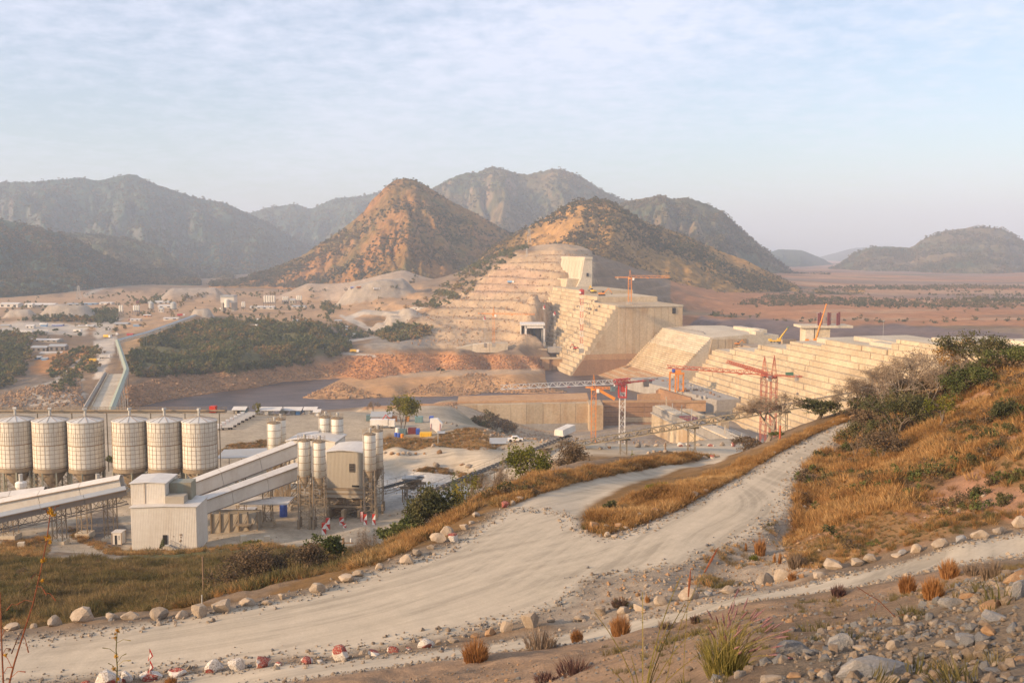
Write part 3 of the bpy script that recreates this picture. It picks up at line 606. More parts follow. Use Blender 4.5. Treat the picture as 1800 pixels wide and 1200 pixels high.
hill('hills', 'brown spur with a cut bench in the left valley', [(20,440),(70,418),(110,410),(180,412),(250,424),(285,434),(320,465),(360,490),(420,508)], 2800, -72, 800, mat_mid, seed=19, spur=.2, fq=4, rough=16)
M3 = hill('hills', 'steep cone shaped hill in the middle', [(350,512),(420,492),(480,474),(540,444),(590,410),(630,382),(655,352),(675,330),(695,317),(712,313),(730,316),(750,328),(790,352),(830,372),(875,398),(920,420),(980,450),(1060,480)], 2150, -72, 780, mat_near, seed=23, spur=.2, fq=8, rough=15, nx=480, ny=260, shape=1.1)
M6 = hill('hills', 'lower rounded hill behind the dam', [(820,470),(870,432),(905,412),(950,388),(990,364),(1015,353),(1045,350),(1075,356),(1100,370),(1140,392),(1200,412),(1260,438),(1320,462),(1380,492),(1430,520),(1470,540),(1540,552)], 1720, -72, 560, mat_scrub, seed=29, spur=.13, fq=7, rough=9, nx=480, ny=260, shape=1.0)
HAZE_D = 1.45e-4
# haze over the valley
def haze():
    me = bpy.data.meshes.new('haze'); b = MB(); b.bb(-9000, 9000, -300, 13500, -140, 480); me.from_pydata(b.v, [], b.f)
    m = bpy.data.materials.new('haze'); m.use_nodes = True; t = m.node_tree; t.nodes.clear(); o = t.nodes.new('ShaderNodeOutputMaterial')
    v = t.nodes.new('ShaderNodeVolumePrincipled'); v.inputs['Color'].default_value = (.75, .85, 1, 1); v.inputs['Density'].default_value = HAZE_D; v.inputs['Anisotropy'].default_value = 0
    t.links.new(v.outputs[0], o.inputs['Volume']); me.materials.append(m); tag(lk(bpy.data.objects.new('haze', me)), kind='stuff', label='thin pale haze filling the valley')
haze()
# ================================================================ the dam: s runs along the axis towards the camera, t downstream
AX, AY = .225, .974
def D(s, t, z): return Vector((135.6+AX*s-AY*t, 890-AY*s-AX*t, z))
def DP(px, py, s):                 # where a pixel's ray meets the cross-section at s -> (t, z)
    d = ray(px, py); o = D(s, 0, 0); n = np.array([AX, -AY]); lam = (o.x*n[0]+o.y*n[1])/(d[0]*n[0]+d[1]*n[1])
    q = d*lam; return -((q[0]-o.x)*AY+(q[1]-o.y)*AX), q[2]
def concrete(name, col, stain, sc_=.05, amt=.7, lines=0, spec=.1):
    m, t, b = new_mat(name); pos = node(t, 'ShaderNodeNewGeometry').outputs['Position']
    v1 = tnoise(t, sc_*3.2, 5, .65, pos, sxyz=(1, 1, .12)); v2 = tnoise(t, sc_, 5, .6, pos); v3 = tnoise(t, sc_*14, 4, .7, pos)
    c = tmix(t, tramp(t, tmix(t, .5, v1, v2), [(.44, 0), (.62, amt)]), col, stain)
    c = tmix(t, 1, c, tramp(t, v3, [(.3, .78), (.7, 1.12)]), 'MULTIPLY')
    oi = node(t, 'ShaderNodeObjectInfo'); c = tmix(t, 1, c, tramp(t, oi.outputs['Random'], [(0, .84), (1, 1.06)]), 'MULTIPLY')
    t.links.new(c, b.inputs['Base Color']); b.inputs['Roughness'].default_value = .95; b.inputs['Specular IOR Level'].default_value = spec
    tbump(t, b, v3, .5, .25); return m
CONC = concrete('dam_concrete', (.60, .475, .305), (.44, .31, .17))
CONC_L = concrete('pale_concrete', (.64, .54, .39), (.48, .36, .22), amt=.5)
CONC_B = concrete('brown_stained_concrete', (.36, .20, .10), (.25, .14, .08), amt=.7)
CONC_O = concrete('river_stained_concrete', (.50, .30, .15), (.40, .22, .11), amt=.8)
CONC_T = concrete('tan_wall_concrete', (.52, .40, .25), (.40, .25, .12), amt=.8)
CONC_G = concrete('grey_concrete', (.42, .38, .32), (.30, .25, .19), amt=.6)
GAP = paint('dark_joint_concrete', (.36, .27, .18), .95, dirty=.2)  # darker brown concrete for joints, ribs, recess and the bodies behind
DARK = paint('dark_opening', (.02, .02, .02), .9, dirty=.1); STEEL = paint('dusty_steel', (.20, .17, .14), .7, (.30, .22, .15), .6, 1.5)
GSTEEL = paint('galvanised_steel', (.45, .43, .38), .5, (.35, .26, .17), .6, 1.2); WHITEP = paint('white_paint', (.78, .74, .66), .5, (.42, .30, .19), .45, .5)
REDP = paint('red_paint', (.52, .035, .02), .5, (.35, .16, .1), .3, 1); ORP = paint('orange_paint', (.75, .25, .02), .5, (.45, .2, .06), .35, 1)
YELP = paint('yellow_paint', (.80, .46, .03), .5, (.5, .3, .1), .3, 1); RUSTR = paint('faded_red_paint', (.42, .085, .035), .6, (.32, .14, .08), .4, 1); BLUEP = paint('blue_paint', (.04, .10, .42), .5, (.3, .3, .35), .2, 1)
LBLUE = paint('pale_blue_paint', (.17, .33, .52), .5, (.3, .3, .3), .3, 1); MAROON = paint('dark_red_formwork', (.16, .03, .03), .7, (.3, .12, .08), .3, 1); GREENP = paint('green_paint', (.05, .17, .10), .6, (.3, .2, .1), .3, 1); BLACKP = paint('black_rubber', (.025, .024, .022), .8, (.2, .15, .1), .3, 2)
BLKV = [MB(), MB(), MB()]
def course(T, s0, s1, tfn, z0, z1, L_, mat, nm='concrete_block', depth=7, jit=.5, back=None, rnd=random):
    """one lift of the dam face laid as separate blocks"""
    s = s0+rnd.uniform(0, L_*.5) if s1-s0 > L_ else s1; a = s0
    while a < s1-.1:
        b = min(s if s > a else a+L_*rnd.uniform(.75, 1.2), s1)
        if s1-b < L_*.4: b = s1
        j = rnd.uniform(-jit, jit); mb = MB(); t1 = tfn(z0)+j; tb = t1-depth
        pts = [D(a+.05, tb, z0+.0), D(a+.05, t1, z0), D(a+.05, t1-.1, z1-.06), D(a+.05, tb, z1-.06)]
        mb.prism(pts, D(b-.12, 0, 0)-D(a+.05, 0, 0)); mb.build(nm, mat, T); a = b; s = b
def core(T, name, s0, s1, prof, mat, label=None):
    mb = MB(); mb.prism([D(s0, t, z) for t, z in prof], D(s1, 0, 0)-D(s0, 0, 0)); return mb.build(name, mat, T, label=label)
rd = random.Random(5)
# ---- left block with the big end face
TL = thing('dam_section', 'tall left dam section with a sheer stained end face and stepped downstream slope', 'dam', D(-60, 40, -112))
q1 = DP(1200, 538, 0); q2 = DP(1087, 535, 0); q3 = DP(1062, 580, 0); q4 = DP(1024, 630, 0); q5 = DP(1207, 640, 0)
zt = (q1[1]+q2[1])/2; tT = q2[0]; tU = q1[0]
sl = (q4[0]-tT)/(zt-q4[1])
tf = lambda z: tT+(zt-z)*sl
core(TL, 'body', 0, -62, [(tU, -116), (tU, zt), (tT-4, zt), (tf(-116)-4, -116)], CONC_T)
endw = MB()
for k in range(9):                # the end face is cast in bays with recessed joints
    pass
lev = [(-62, 0, zt), (-130, -62, zt+5.0), (-232, -130, zt+8.5)]
for i, (sa, sb, ztop) in enumerate(lev):
    if i: core(TL, 'body', sb-.1, sa, [(tU, -116), (tU, ztop-.3), (tT-4-(ztop-zt)*.9, ztop-.3), (tf(-116)-4, -116)], CONC)
    z = ztop; 
    while z > -110: course(TL, sa, sb, lambda q: tf(q)+.3, z-3.6, z, 17, CONC, rnd=rd, depth=8); z -= 3.6
# panels on the end face: vertical pour bays
nb = 9
for k in range(nb):
    ta = tU+(tT-tU)*k/nb; tb = tU+(tT-tU)*(k+1)/nb
    mb = MB(); mb.prism([D(0, ta+.1, -94), D(0, tb-.1, -94), D(0, tb-.1, zt-1.5), D(0, ta+.1, zt-1.5)], D(.3, 0, 0)-D(0, 0, 0)); mb.build('wall_panel', CONC_T, TL)
for i_, (za, zb_, m_) in enumerate(((-116, -96.5, CONC_B), (-96.4, -91.5, CONC_O))): mb = MB(); mb.prism([D(0, tU-.2, za), D(0, tf(za)-1, za), D(0, tf(zb_)-1, zb_), D(0, tU-.2, zb_)], D(.7-i_*.1, 0, 0)-D(0, 0, 0)); mb.build('waterline_band', m_, TL)
mb = MB(); mb.prism([D(0, tU-.3, zt-1.3), D(0, tT+1, zt-1.3), D(0, tT+1, zt), D(0, tU-.3, zt)], D(1.1, 0, 0)-D(0, 0, 0)); mb.build('parapet', CONC_L, TL)
o_ = DP(1185, 546, 1); mb = MB(); mb.box(D(.8, o_[0], o_[1]), (3.2, .6, 5), math.radians(13)); mb.build('gallery_opening', DARK, TL)
# clutter of forms and brackets on the left section
cl_ = MB()
for k in range(24):
    a = D(-rd.uniform(60, 100), 0, 0); z = zt-3.6*rd.choice([1, 2, 3, 0]); tt_ = tf(z)+1
    cl_.box(D(-rd.uniform(40, 110), tt_, z+.9), (rd.uniform(1, 3), 1.5, 1.8), .3)
tag(cl_.build('formwork_brackets', STEEL, TL), kind='stuff')
# ---- tall tower block against the abutment
TT = thing('dam_tower_block', 'tallest pale dam block standing against the quarried hillside', 'dam', D(-280, 10, -50))
tq = DP(1041, 455, -232); tp = DP(1028, 454, -232); zt2 = tp[1]
core(TT, 'body', -232, -325, [(tq[0], -60), (tq[0], zt2), (tp[0], zt2+1), (tp[0]+4, zt2-22), (tp[0]+19, -60)], CONC_L)
mb = MB(); mb.prism([D(-231, tq[0]-.2, zt2-1), D(-231, tp[0]+.5, zt2-1), D(-231, tp[0]+.5, zt2+1.6), D(-231, tq[0]-.2, zt2+1.6)], D(-328, 0, 0)-D(-231, 0, 0)); mb.build('parapet', CONC_L, TT)
core(TT, 'buttress', -236, -300, [(tp[0], -60), (tp[0], -32), (tp[0]+19, -32), (tp[0]+24, -60)], CONC)
core(TT, 'buttress', -300, -335, [(tp[0], -60), (tp[0], -24), (tp[0]+14, -24), (tp[0]+22, -60)], CONC)
for k in range(7):
    mb = MB(); s_ = -236-k*13; mb.prism([D(s_, tp[0]+1.1, zt2-2), D(s_, tp[0]+4.7, zt2-22), D(s_, tp[0]+4.7, zt2-22.3), D(s_, tp[0]+1.1, zt2-2.3)], D(.7, 0, 0)-D(0, 0, 0)); mb.build('rib', GAP, TT)
ow = DP(1033, 483, -231); mb = MB(); mb.box(D(-231.4, ow[0], ow[1]), (2.4, .8, 4), R(13)); mb.build('gallery_opening', DARK, TT)
# ---- low spillway block with fine steps
TS = thing('spillway', 'low middle dam block with fine even steps running down to the water', 'spillway', D(50, 30, -112))
tsp = lambda z: (-69-z)*1.03
core(TS, 'body', 0, 104, [(-58, -118), (-58, -68.0), (-30, -67.4), (-2, -69), (tsp(-101)-2, -101), (tsp(-101)-2, -118)], CONC_L)
z = -69; k = 0
while z > -101.5:
    for a in np.linspace(0, 104, 6)[:-1]:
        mb = MB(); t1 = tsp(z-1.42)+rd.uniform(-.1, .1); mb.prism([D(a+.05, t1-3, z-1.42), D(a+.05, t1, z-1.42), D(a+.05, t1, z-.05), D(a+.05, t1-3, z-.05)], D(20.7, 0, 0)-D(0, 0, 0)); mb.build('step', CONC_L if k < 9 else CONC, TS)
    z -= 1.42; k += 1
# coarser apron rows below, half drowned and brown
z = -101; tbase = tsp(-101)
for k in range(15):
    z1 = -101-k*.72; t0 = tbase+k*2.3
    for a, b in ((-14, 40), (40.2, 92), (92.2, 150)):
        if k > 11 and a > 90: continue
        mb = MB(); mb.prism([D(a, t0-1, -116), D(a, t0+1.9, -116), D(a, t0+1.7, z1-.4), D(a, t0-1, z1)], D(b, 0, 0)-D(a, 0, 0)); mb.build('apron_step', CONC_O if (k+int(a > 0)) % 3 else CONC_T, TS)
mb = MB(); mb.prism([D(-14, tU, -99.6), D(-14, tbase-1, -99.6), D(-14, tbase-1, -116), D(-14, tU, -116)], D(0, 0, 0)-D(-14, 0, 0)); mb.build('chute_floor', CONC_B, TS)
# end face of the spillway beside the notch, and the notch floor
for k in range(6):
    mb = MB(); a = -30+k*6.2; mb.prism([D(104, a+.3, -104), D(104, a+5.9, -104), D(104, min(a+5.9, 0), -70.5), D(104, min(a+.3, 0), -70.5)], D(.6, 0, 0)-D(0, 0, 0)); mb.build('wall_panel', CONC_T, TS)
core(TS, 'notch_block', 104, 128, [(-58, -118), (-58, -80), (-12, -80), (-8, -86), (2, -86), (12, -100), (22, -104), (30, -118)], CONC_T)
core(TS, 'notch_block', 104.8, 127, [(-36, -80), (-36, -74.5), (-22, -74.5), (-22, -80)], GAP)
mb = MB()
for k in range(26): mb.box(D(rd.uniform(105, 127), rd.uniform(-12, 4), -85+rd.uniform(0, 1)), (rd.uniform(1, 4), rd.uniform(.4, 2), rd.uniform(1, 3)), rd.uniform(0, 3))
mb.build('formwork_stack', STEEL, TS)
# light parapet edges on the upstream side of the top
mb = MB()
for a, b, h, tt_ in ((40, 70, 2.6, -56), (70, 92, 3.5, -54), (92, 104, 3.2, -45)): mb.prism([D(a, tt_, -68), D(a, tt_+7, -68), D(a, tt_+7, -68+h), D(a, tt_, -68+h)], D(b, 0, 0)-D(a, 0, 0))
mb.build('parapet', CONC_L, TS)
mb = MB(); pts_ = [D(8, -1, -67.5), D(30, -2, -67.3), D(52, -6, -67.2), D(66, -9, -67.6), D(78, -6, -69), D(90, -5, -70), D(104, -8, -69)]
for a, b in zip(pts_, pts_[1:]): mb.bar(a, b, .35)
mb.build('supply_pipe', STEEL, TS)
# ---- right dam with big blocks
TR = thing('dam_section', 'long near dam section of large concrete lifts stepping up towards the right bank', 'dam', D(320, 20, -112))
tr = lambda z: (-69-z)*.80+1
secs = [(126, 152, -76), (152, 186, -72.5), (186, 222, -67), (222, 262, -61.5), (262, 330, -57), (330, 400, -51), (400, 520, -46.5)]
for (a, b, ztop) in secs:
    core(TR, 'body', a+.2, b, [(-90, -118), (-60, ztop-.15), (tr(ztop)-3, ztop-.15), (tr(-118)-3, -118)], GAP)
    mb = MB(); mb.prism([D(a+.2, -58, ztop-.1), D(a+.2, tr(ztop)-2, ztop-.1), D(a+.2, tr(ztop)-2, ztop+.02), D(a+.2, -58, ztop+.02)], D(b, 0, 0)-D(a+.2, 0, 0)); mb.build('deck', CONC_L, TR)
H_ = 3.35
for i in range(21):
    z1 = -46.5-i*H_; z0 = z1-H_
    for (a, b, ztop) in secs:
        if z1 <= ztop+.1: course(TR, a+.2, b, tr, z0, z1, 26 if i % 2 else 31, CONC, rnd=rd, depth=9, jit=.35)
        elif z0 < ztop: course(TR, a+.2, b, tr, z0, ztop, 18, CONC, rnd=rd, depth=9)
# higher stepped lifts set back on the top, toward the right bank
for (a, b, t0, z0, h) in ((270, 330, -30, -57, 2.6), (300, 352, -22, -57, 2.2), (345, 400, -32, -51, 2.2), (405, 470, -30, -46.5, 2), (440, 520, -40, -44.5, 2), (232, 262, -26, -61.5, 3)):
    mb = MB(); mb.prism([D(a, t0-30, z0), D(a, t0+8, z0), D(a, t0+8, z0+h), D(a, t0-30, z0+h)], D(b, 0, 0)-D(a, 0, 0)); mb.build('upper_lift', CONC_L, TR)
# ---- pier with dark red forms
pc = D(196, -52, -60); 
TP = thing('intake_pier', 'concrete pier carrying a flat slab and tall dark red column forms', 'pier', (pc.x, pc.y, -72))
mb = MB(); zs_ = P(1450, 576, pc.y).z; X0 = P(1416, 590, pc.y).x; X1 = P(1433, 590, pc.y).x; X2 = P(1459, 590, pc.y).x; X3 = P(1498, 574, pc.y).x
for a, b, nm, m_ in ((X0, X1-1.0, 'column', CONC_L), (X1, X2, 'column', CONC), (X1-1.6, X1+.3, 'recess', GAP)):
    k = MB(); k.bb(a, b, pc.y+(1 if nm == 'recess' else 0), pc.y+14, -76, zs_); k.build(nm, m_, TP)
k = MB(); k.bb(X0-4, X3, pc.y-2, pc.y+17, zs_, zs_+1.6); k.build('slab', CONC_L, TP)
hf = P(1450, 549, pc.y).z
for k_, px in enumerate([1440, 1446, 1452, 1457, 1462, 1467, 1473, 1479, 1483]):
    f = MB(); x = P(px, 560, pc.y).x; hh = hf-rd.uniform(0, 1.2); f.bb(x-.5, x+.5, pc.y+1+(k_ % 3)*4, pc.y+2+(k_ % 3)*4, zs_+1.6, hh); f.build('column_form', MAROON, TP)
f = MB(); x0 = P(1442, 560, pc.y).x; x1 = P(1480, 560, pc.y).x
for j in range(9): zz_ = zs_+2.5+j*(hf-zs_-3)/9; f.bb(x0, x1, pc.y+5, pc.y+5.2, zz_, zz_+.16); f.bb(x0, x1, pc.y+9, pc.y+9.2, zz_+.4, zz_+.56)
f.build('tie_rods', GSTEEL, TP)
# ---- training wall between river and pit
TW = thing('training_wall', 'long tan concrete wall with rust streaked bays between river and pit', 'wall', (20, 652, -115))
zt3 = -100.5
def wallY(px, z): return G(px, 706, z)
xs = [805, 838, 870, 898, 925, 955, 985, 1012, 1034]
for a, b in zip(xs, xs[1:]):
    A = G(a, 712-(a-805)*.016, zt3); B = G(b, 712-(b-805)*.016, zt3); mb = MB(); g = (B-A)*.008
    mb.prism([A+g, B-g, (B-g)+Vector((0, 0, -13.2)), (A+g)+Vector((0, 0, -13.2))], (0, 7, 0)); mb.build('wall_bay', CONC_T, TW)
A = G(803, 712, zt3); B = G(1036, 708, zt3); mb = MB(); dn = Vector((0, .9, 0))
mb.prism([A+dn+Vector((0, 0, -.5)), B+dn+Vector((0, 0, -.5)), B+dn+Vector((0, 0, -15)), A+dn+Vector((0, 0, -15))], (0, 5, 0)); mb.build('backing', GAP, TW)
mb = MB(); mb.prism([A+Vector((0, -1.4, -13.2)), B+Vector((0, -1.4, -13.2)), B+Vector((0, -1.4, -19)), A+Vector((0, -1.4, -19))], (0, 9, 0)); mb.build('footing', CONC_G, TW)
mb = MB(); mb.prism([A+Vector((0, 6, .3)), B+Vector((0, 6, .3)), B+Vector((0, 22, 2.4)), A+Vector((0, 22, 1.6))], (0, 0, 1.2)); mb.build('coping', CONC_O, TW)
TW2 = thing('retaining_wall', 'recessed dark brown water stained wall behind the white tower crane', 'wall', (85, 650, -115))
Yb = 652; X0 = P(1036, 720, Yb-14).x; X1 = P(1060, 720, Yb-14).x
mb = MB(); mb.bb(X0, X1, Yb-16, Yb+8, -117, -99.6); mb.build('pier', CONC_T, TW2)
for i, (za, zb_) in enumerate([(-117, -113.2), (-113, -109.8), (-109.6, -106.6), (-106.4, -103.2), (-103, -99.6)]):
    for a, b in ((1060.5, 1096), (1096.5, 1132), (1132.5, 1168), (1168.5, 1204)):
        mb = MB(); mb.bb(P(a, 720, Yb).x, P(b, 720, Yb).x, Yb-(1.5-i*.3), Yb+6, za, zb_); mb.build('wall_panel', CONC_T if i == 1 and a > 1060.6 else CONC_B, TW2)
mb = MB(); x0 = P(1060, 700, Yb).x; x1 = P(1241, 700, Yb).x; mb.bb(x0, x1, Yb-.6, Yb+3, -100.2, -98.9); mb.build('coping', CONC_O, TW2)
x2 = P(1204, 700, Yb).x; mb = MB(); mb.bb(x2+.2, x1, Yb, Yb+7, -106, -100.2); mb.build('wall_panel', CONC_O, TW2)
a0 = G(1120, 697, -104); mb = MB(); mb.prism([(a0.x-2, Yb+32, -110), (a0.x+16, Yb+32, -110), (a0.x+16, Yb+32, -98.6), (a0.x-2, Yb+32, -99.6)], (0, 4, 0)); mb.build('inner_wall', CONC_O, TW2)
mb = MB(); b0 = P(1153, 690, Yb+34); b1 = P(1215, 690, Yb+12); mb.prism([(b0.x, b0.y, -108), (b1.x, b1.y, -108), (b1.x, b1.y, -99), (b0.x+2, b0.y, -95.6), (b0.x, b0.y, -97)], (1.5, 4, 0)); mb.build('wing_wall', CONC_B, TW2)
# work platform at the toe carrying the orange gantry
mb = MB(); mb.prism([(P(1150, 700, Yb+34).x, Yb+34, -116), (P(1150, 700, Yb+34).x, Yb+34, -100.6), (P(1150, 700, Yb+6).x, Yb+6, -100.6), (P(1150, 700, Yb+6).x, Yb+6, -116)], (36, -4, 0)); 
TPf = thing('work_platform', 'rubble strewn concrete platform at the dam toe under the orange gantry', 'platform', D(150, 40, -116))
mb = MB(); mb.prism([D(92, 66, -100.8), D(150, 58, -100.8), D(215, 46, -101.2), D(215, 20, -101.2), D(92, 26, -100.8)], (0, 0, -14)); mb.build('deck', CONC_G, TPf)
for k in range(34):
    mb = MB(); mb.box(D(rd.uniform(100, 205), rd.uniform(34, 54), -100.4), (rd.uniform(.8, 3), rd.uniform(.8, 2), rd.uniform(.5, 1.8)), rd.uniform(0, 3)); mb.build('formwork_stack', [STEEL, CONC_G, CONC_B][k % 3], TPf)
# ---- powerhouse foundations
A = G(1147, 713, -97); B = G(1320, 792, -97); dv_ = (B-A).normalized(); rt = Vector((-dv_.y, dv_.x, 0))
TH = thing('powerhouse_foundation', 'unfinished grey powerhouse foundation with fresh slabs and starter bars', 'foundation', (A.x, A.y, -116))
def hb(s0, s1, r0, r1, z0, z1, nm, m_, lab=None): mb = MB(); mb.prism([A+dv_*s0+rt*r0+Vector((0, 0, z0-A.z)), A+dv_*s0+rt*r1+Vector((0, 0, z0-A.z)), A+dv_*s0+rt*r1+Vector((0, 0, z1-A.z)), A+dv_*s0+rt*r0+Vector((0, 0, z1-A.z))], dv_*(s1-s0)); return mb.build(nm, m_, TH, label=lab)
if rt.x < 0: rt = -rt
ln = (B-A).length
hb(0, ln, 0, 9, -101, -97, 'slab_edge', CONC_G); hb(2, 42, .8, 8.5, -96.98, -96.4, 'slab', CONC_L); hb(78, 120, .8, 9, -96.98, -96.2, 'slab', CONC_L)
hb(0, ln, -1.4, .4, -101.8, -100.9, 'ledge', CONC_G)
for k in range(9): hb(k*ln/9+.2, (k+1)*ln/9-.2, -.5, 0.6, -118, -101.8, 'wall_bay', CONC_T if k % 2 else CONC)
for k in range(6): hb(-2-k*1.3, -.8-k*1.3, 2, 9+k*.5, -118, -99-k*2.6, 'end_step', CONC)
hb(44, 60, 1, 9, -97, -96.2, 'reinforcement_mat', MAROON); hb(62, 77, 1, 9, -97, -96.3, 'reinforcement_mat', STEEL); hb(121, ln, 1, 9, -97, -96.3, 'reinforcement_mat', STEEL)
hb(0, ln, 9.5, 30, -118, -103, 'base_slab', CONC_G); hb(6, 34, 16, 22, -103, -98.5, 'bay_wall', CONC); hb(36, 60, 20, 25, -103, -97.5, 'bay_wall', CONC_T); hb(64, 92, 16, 18, -103, -99, 'bay_wall', CONC_G)
mb = MB()
for k in range(60):
    q = A+dv_*rd.uniform(4, ln)+rt*rd.uniform(1, 9); q.z = -96.4; mb.bar(q, q+Vector((0, 0, rd.uniform(1, 2.2))), .07, 3)
mb.build('starter_bars', GSTEEL, TH)
for k in range(9):
    q = A+dv_*(6+k*ln/9+rd.uniform(-2, 2))+rt*rd.uniform(3, 8); q.z = -96.4; mb = MB(); mb.bar(q, q+Vector((0, 0, rd.uniform(3, 6))), .38, 4, cap=True); mb.build('column', GSTEEL if k % 2 else CONC_L, TH)
mb = MB()
for k in range(40):
    q = A+dv_*rd.uniform(2, ln)+rt*rd.uniform(10, 28); mb.box((q.x, q.y, -102.4), (rd.uniform(.6, 3), rd.uniform(.4, 1.5), rd.uniform(.5, 1.5)), rd.uniform(0, 3))
mb.build('site_materials', STEEL, TH)
# ---- quay across the pool
TQ = thing('quay_wall', 'stained quay wall with two dark pier stains mirrored in the pool', 'wall', G(980, 650, -110))
q0 = G(952, 650, -110); q1_ = G(1022, 650, -110); hq = P(985, 631, q0.y).z
cuts = [952, 966, 972, 994, 1008, 1024]
for i, (a, b) in enumerate(zip(cuts, cuts[1:])):
    mb = MB(); mb.bb(P(a, 640, q0.y).x+.1, P(b, 640, q0.y).x-.1, q0.y+(1.2 if i % 2 else 0), q0.y+8, -114, hq); mb.build('wall_panel', CONC_B if i % 2 else CONC_O, TQ)
mb = MB(); mb.bb(P(950, 640, q0.y).x, P(1020, 640, q0.y).x, q0.y-.8, q0.y+9, hq, hq+.9); mb.build('coping', CONC_T, TQ)
mb = MB(); yb = q0.y+28; mb.prism([(P(911, 620, yb).x, yb, -104), (P(1022, 620, yb).x, yb, -104), (P(1022, 617, yb).x, yb, P(0, 617, yb).z), (P(911, 615, yb).x, yb, P(0, 615, yb).z)], (0, 10, 0)); mb.build('rear_wall', CONC_O, TQ)
# sloped side wall of the chute
mb = MB(); e = D(-14, tbase+36, -110.5); mb.prism([D(-15, tbase-10, -97), D(-15, tbase+4, -98), D(-15, tbase+40, -109), D(-15, tbase+40, -115), D(-15, tbase-10, -115)], D(-6, 0, 0)-D(0, 0, 0)); mb.build('chute_wall', CONC_O, TS)
core(TS, 'toe_fill', -150, -21, [(20, -118), (20, -98), (60, -103), (85, -108), (85, -118)], CONC_O)
# low white quay on the left of the big shed
def pbox(name, label, cat, px0, px1, pyb, pyt, Y, depth, mat, group=None, parts=None):
    """a box-like thing standing at distance Y, its front spanning pixels"""
    a = P(px0, pyb, Y); b = P(px1, pyb, Y); zt_ = P(px0, pyt, Y).z
    T = thing(name, label, cat, ((a.x+b.x)/2, Y, a.z), 0, group); mb = MB(); mb.bb(a.x, b.x, Y, Y+depth, a.z, zt_); mb.build('body', mat, T)
    return T, a, b, zt_
Yq = 925
TQ2 = thing('river_wall', 'pale curved concrete wall topping the red earth bank', 'wall', P(860, 618, Yq))
pts = [(802, 616, 612), (830, 618, 606), (860, 619, 603), (888, 618.5, 603), (893, 617, 603)]
for (a, yb1, yt1), (b, yb2, yt2) in zip(pts, pts[1:]):
    mb = MB(); mb.prism([P(a+.2, yb1+1, Yq), P(b-.2, yb2+1, Yq), P(b-.2, yt2, Yq), P(a+.2, yt1, Yq)], (0, 12, 0)); mb.build('wall_panel', CONC_L, TQ2)
# big white frame shed at the toe of the left abutment
Ys = 960; TB = thing('gate_shed', 'tall white open fronted steel shed beside the toe of the far dam section', 'shed', P(935, 612, Ys))
x0, x1 = P(915, 600, Ys).x, P(958, 600, Ys).x; zb = P(915, 612, Ys).z; zt_ = P(915, 572, Ys).z; x00 = P(924, 600, Ys).x
for a, b, y0, y1, z0, z1, nm, m_ in ((x0, x0+.8, Ys+3, Ys+26, zb, zt_, 'side_wall', WHITEP), (x1-3.2, x1-2.4, Ys+3, Ys+26, zb, zt_, 'side_wall', GSTEEL), (x0, x1, Ys+25, Ys+26, zb, zt_, 'rear_wall', GSTEEL),
    (x0-.5, x1, Ys-1, Ys+27, zt_, zt_+1.5, 'roof', WHITEP), (x00-1, x00+1, Ys, Ys+2, zb, zt_, 'front_column', WHITEP), (x1-1.6, x1, Ys, Ys+2, zb, zt_, 'front_column', WHITEP), (x00, x1, Ys, Ys+2, zt_-2.6, zt_-.1, 'front_beam', WHITEP), (x1-9, x1-4, Ys+15, Ys+16, zb, zt_-3, 'inner_door', STEEL)):
    mb = MB(); mb.bb(a, b, y0, y1, z0, z1); mb.build(nm, m_, TB)
mb = MB(); 
for k in range(8): mb.bb(x00-.2, x00+.05, Ys-.3+k*0, Ys-.1, zb+k*(zt_-zb)/8, zb+k*(zt_-zb)/8+.4)
mb.bb(x0-6, x1+16, Ys-6, Ys+26, zb-4, zb-.1); mb.build('base_slab', CONC_L, TB)
Tm = thing('toe_block', 'low flat concrete blocks between the white shed and the lattice crane', 'block', P(990, 613, 940))
for a, b, t_, bt, m_ in ((920, 962, 613, 619, CONC_T), (963, 988, 611, 618, CONC_G), (990, 1018, 610, 618, CONC_L)):
    mb = MB(); mb.bb(P(a, 615, 935).x, P(b, 615, 935).x, 935, 950, P(a, bt+2, 935).z, P(a, t_, 935).z); mb.build('concrete_block', m_, Tm)
# boxes standing on the dam
pbox('site_container', 'pale blue container on the edge of the middle dam block', 'container', 1224, 1232, 601, 593.5, D(70, -6, 0).y, 3, LBLUE)
pbox('site_container', 'rusty brown box on the grey top of the middle dam block', 'container', 1269, 1281, 603.5, 592, D(104, -20, 0).y+4, 5, MAROON)
T_, a, b, z_ = pbox('form_stack', 'stack of timber forms beside the yellow mobile crane', 'forms', 1375, 1400, 607, 597, D(168, -20, 0).y, 4, CONC_T)
for k in range(8):
    mb = MB(); xx = a.x+(b.x-a.x)*(k+.5)/8; mb.bb(xx-.25, xx+.25, a.y-.4, a.y-.02, a.z, z_+.2); mb.build('upright', STEEL, T_)
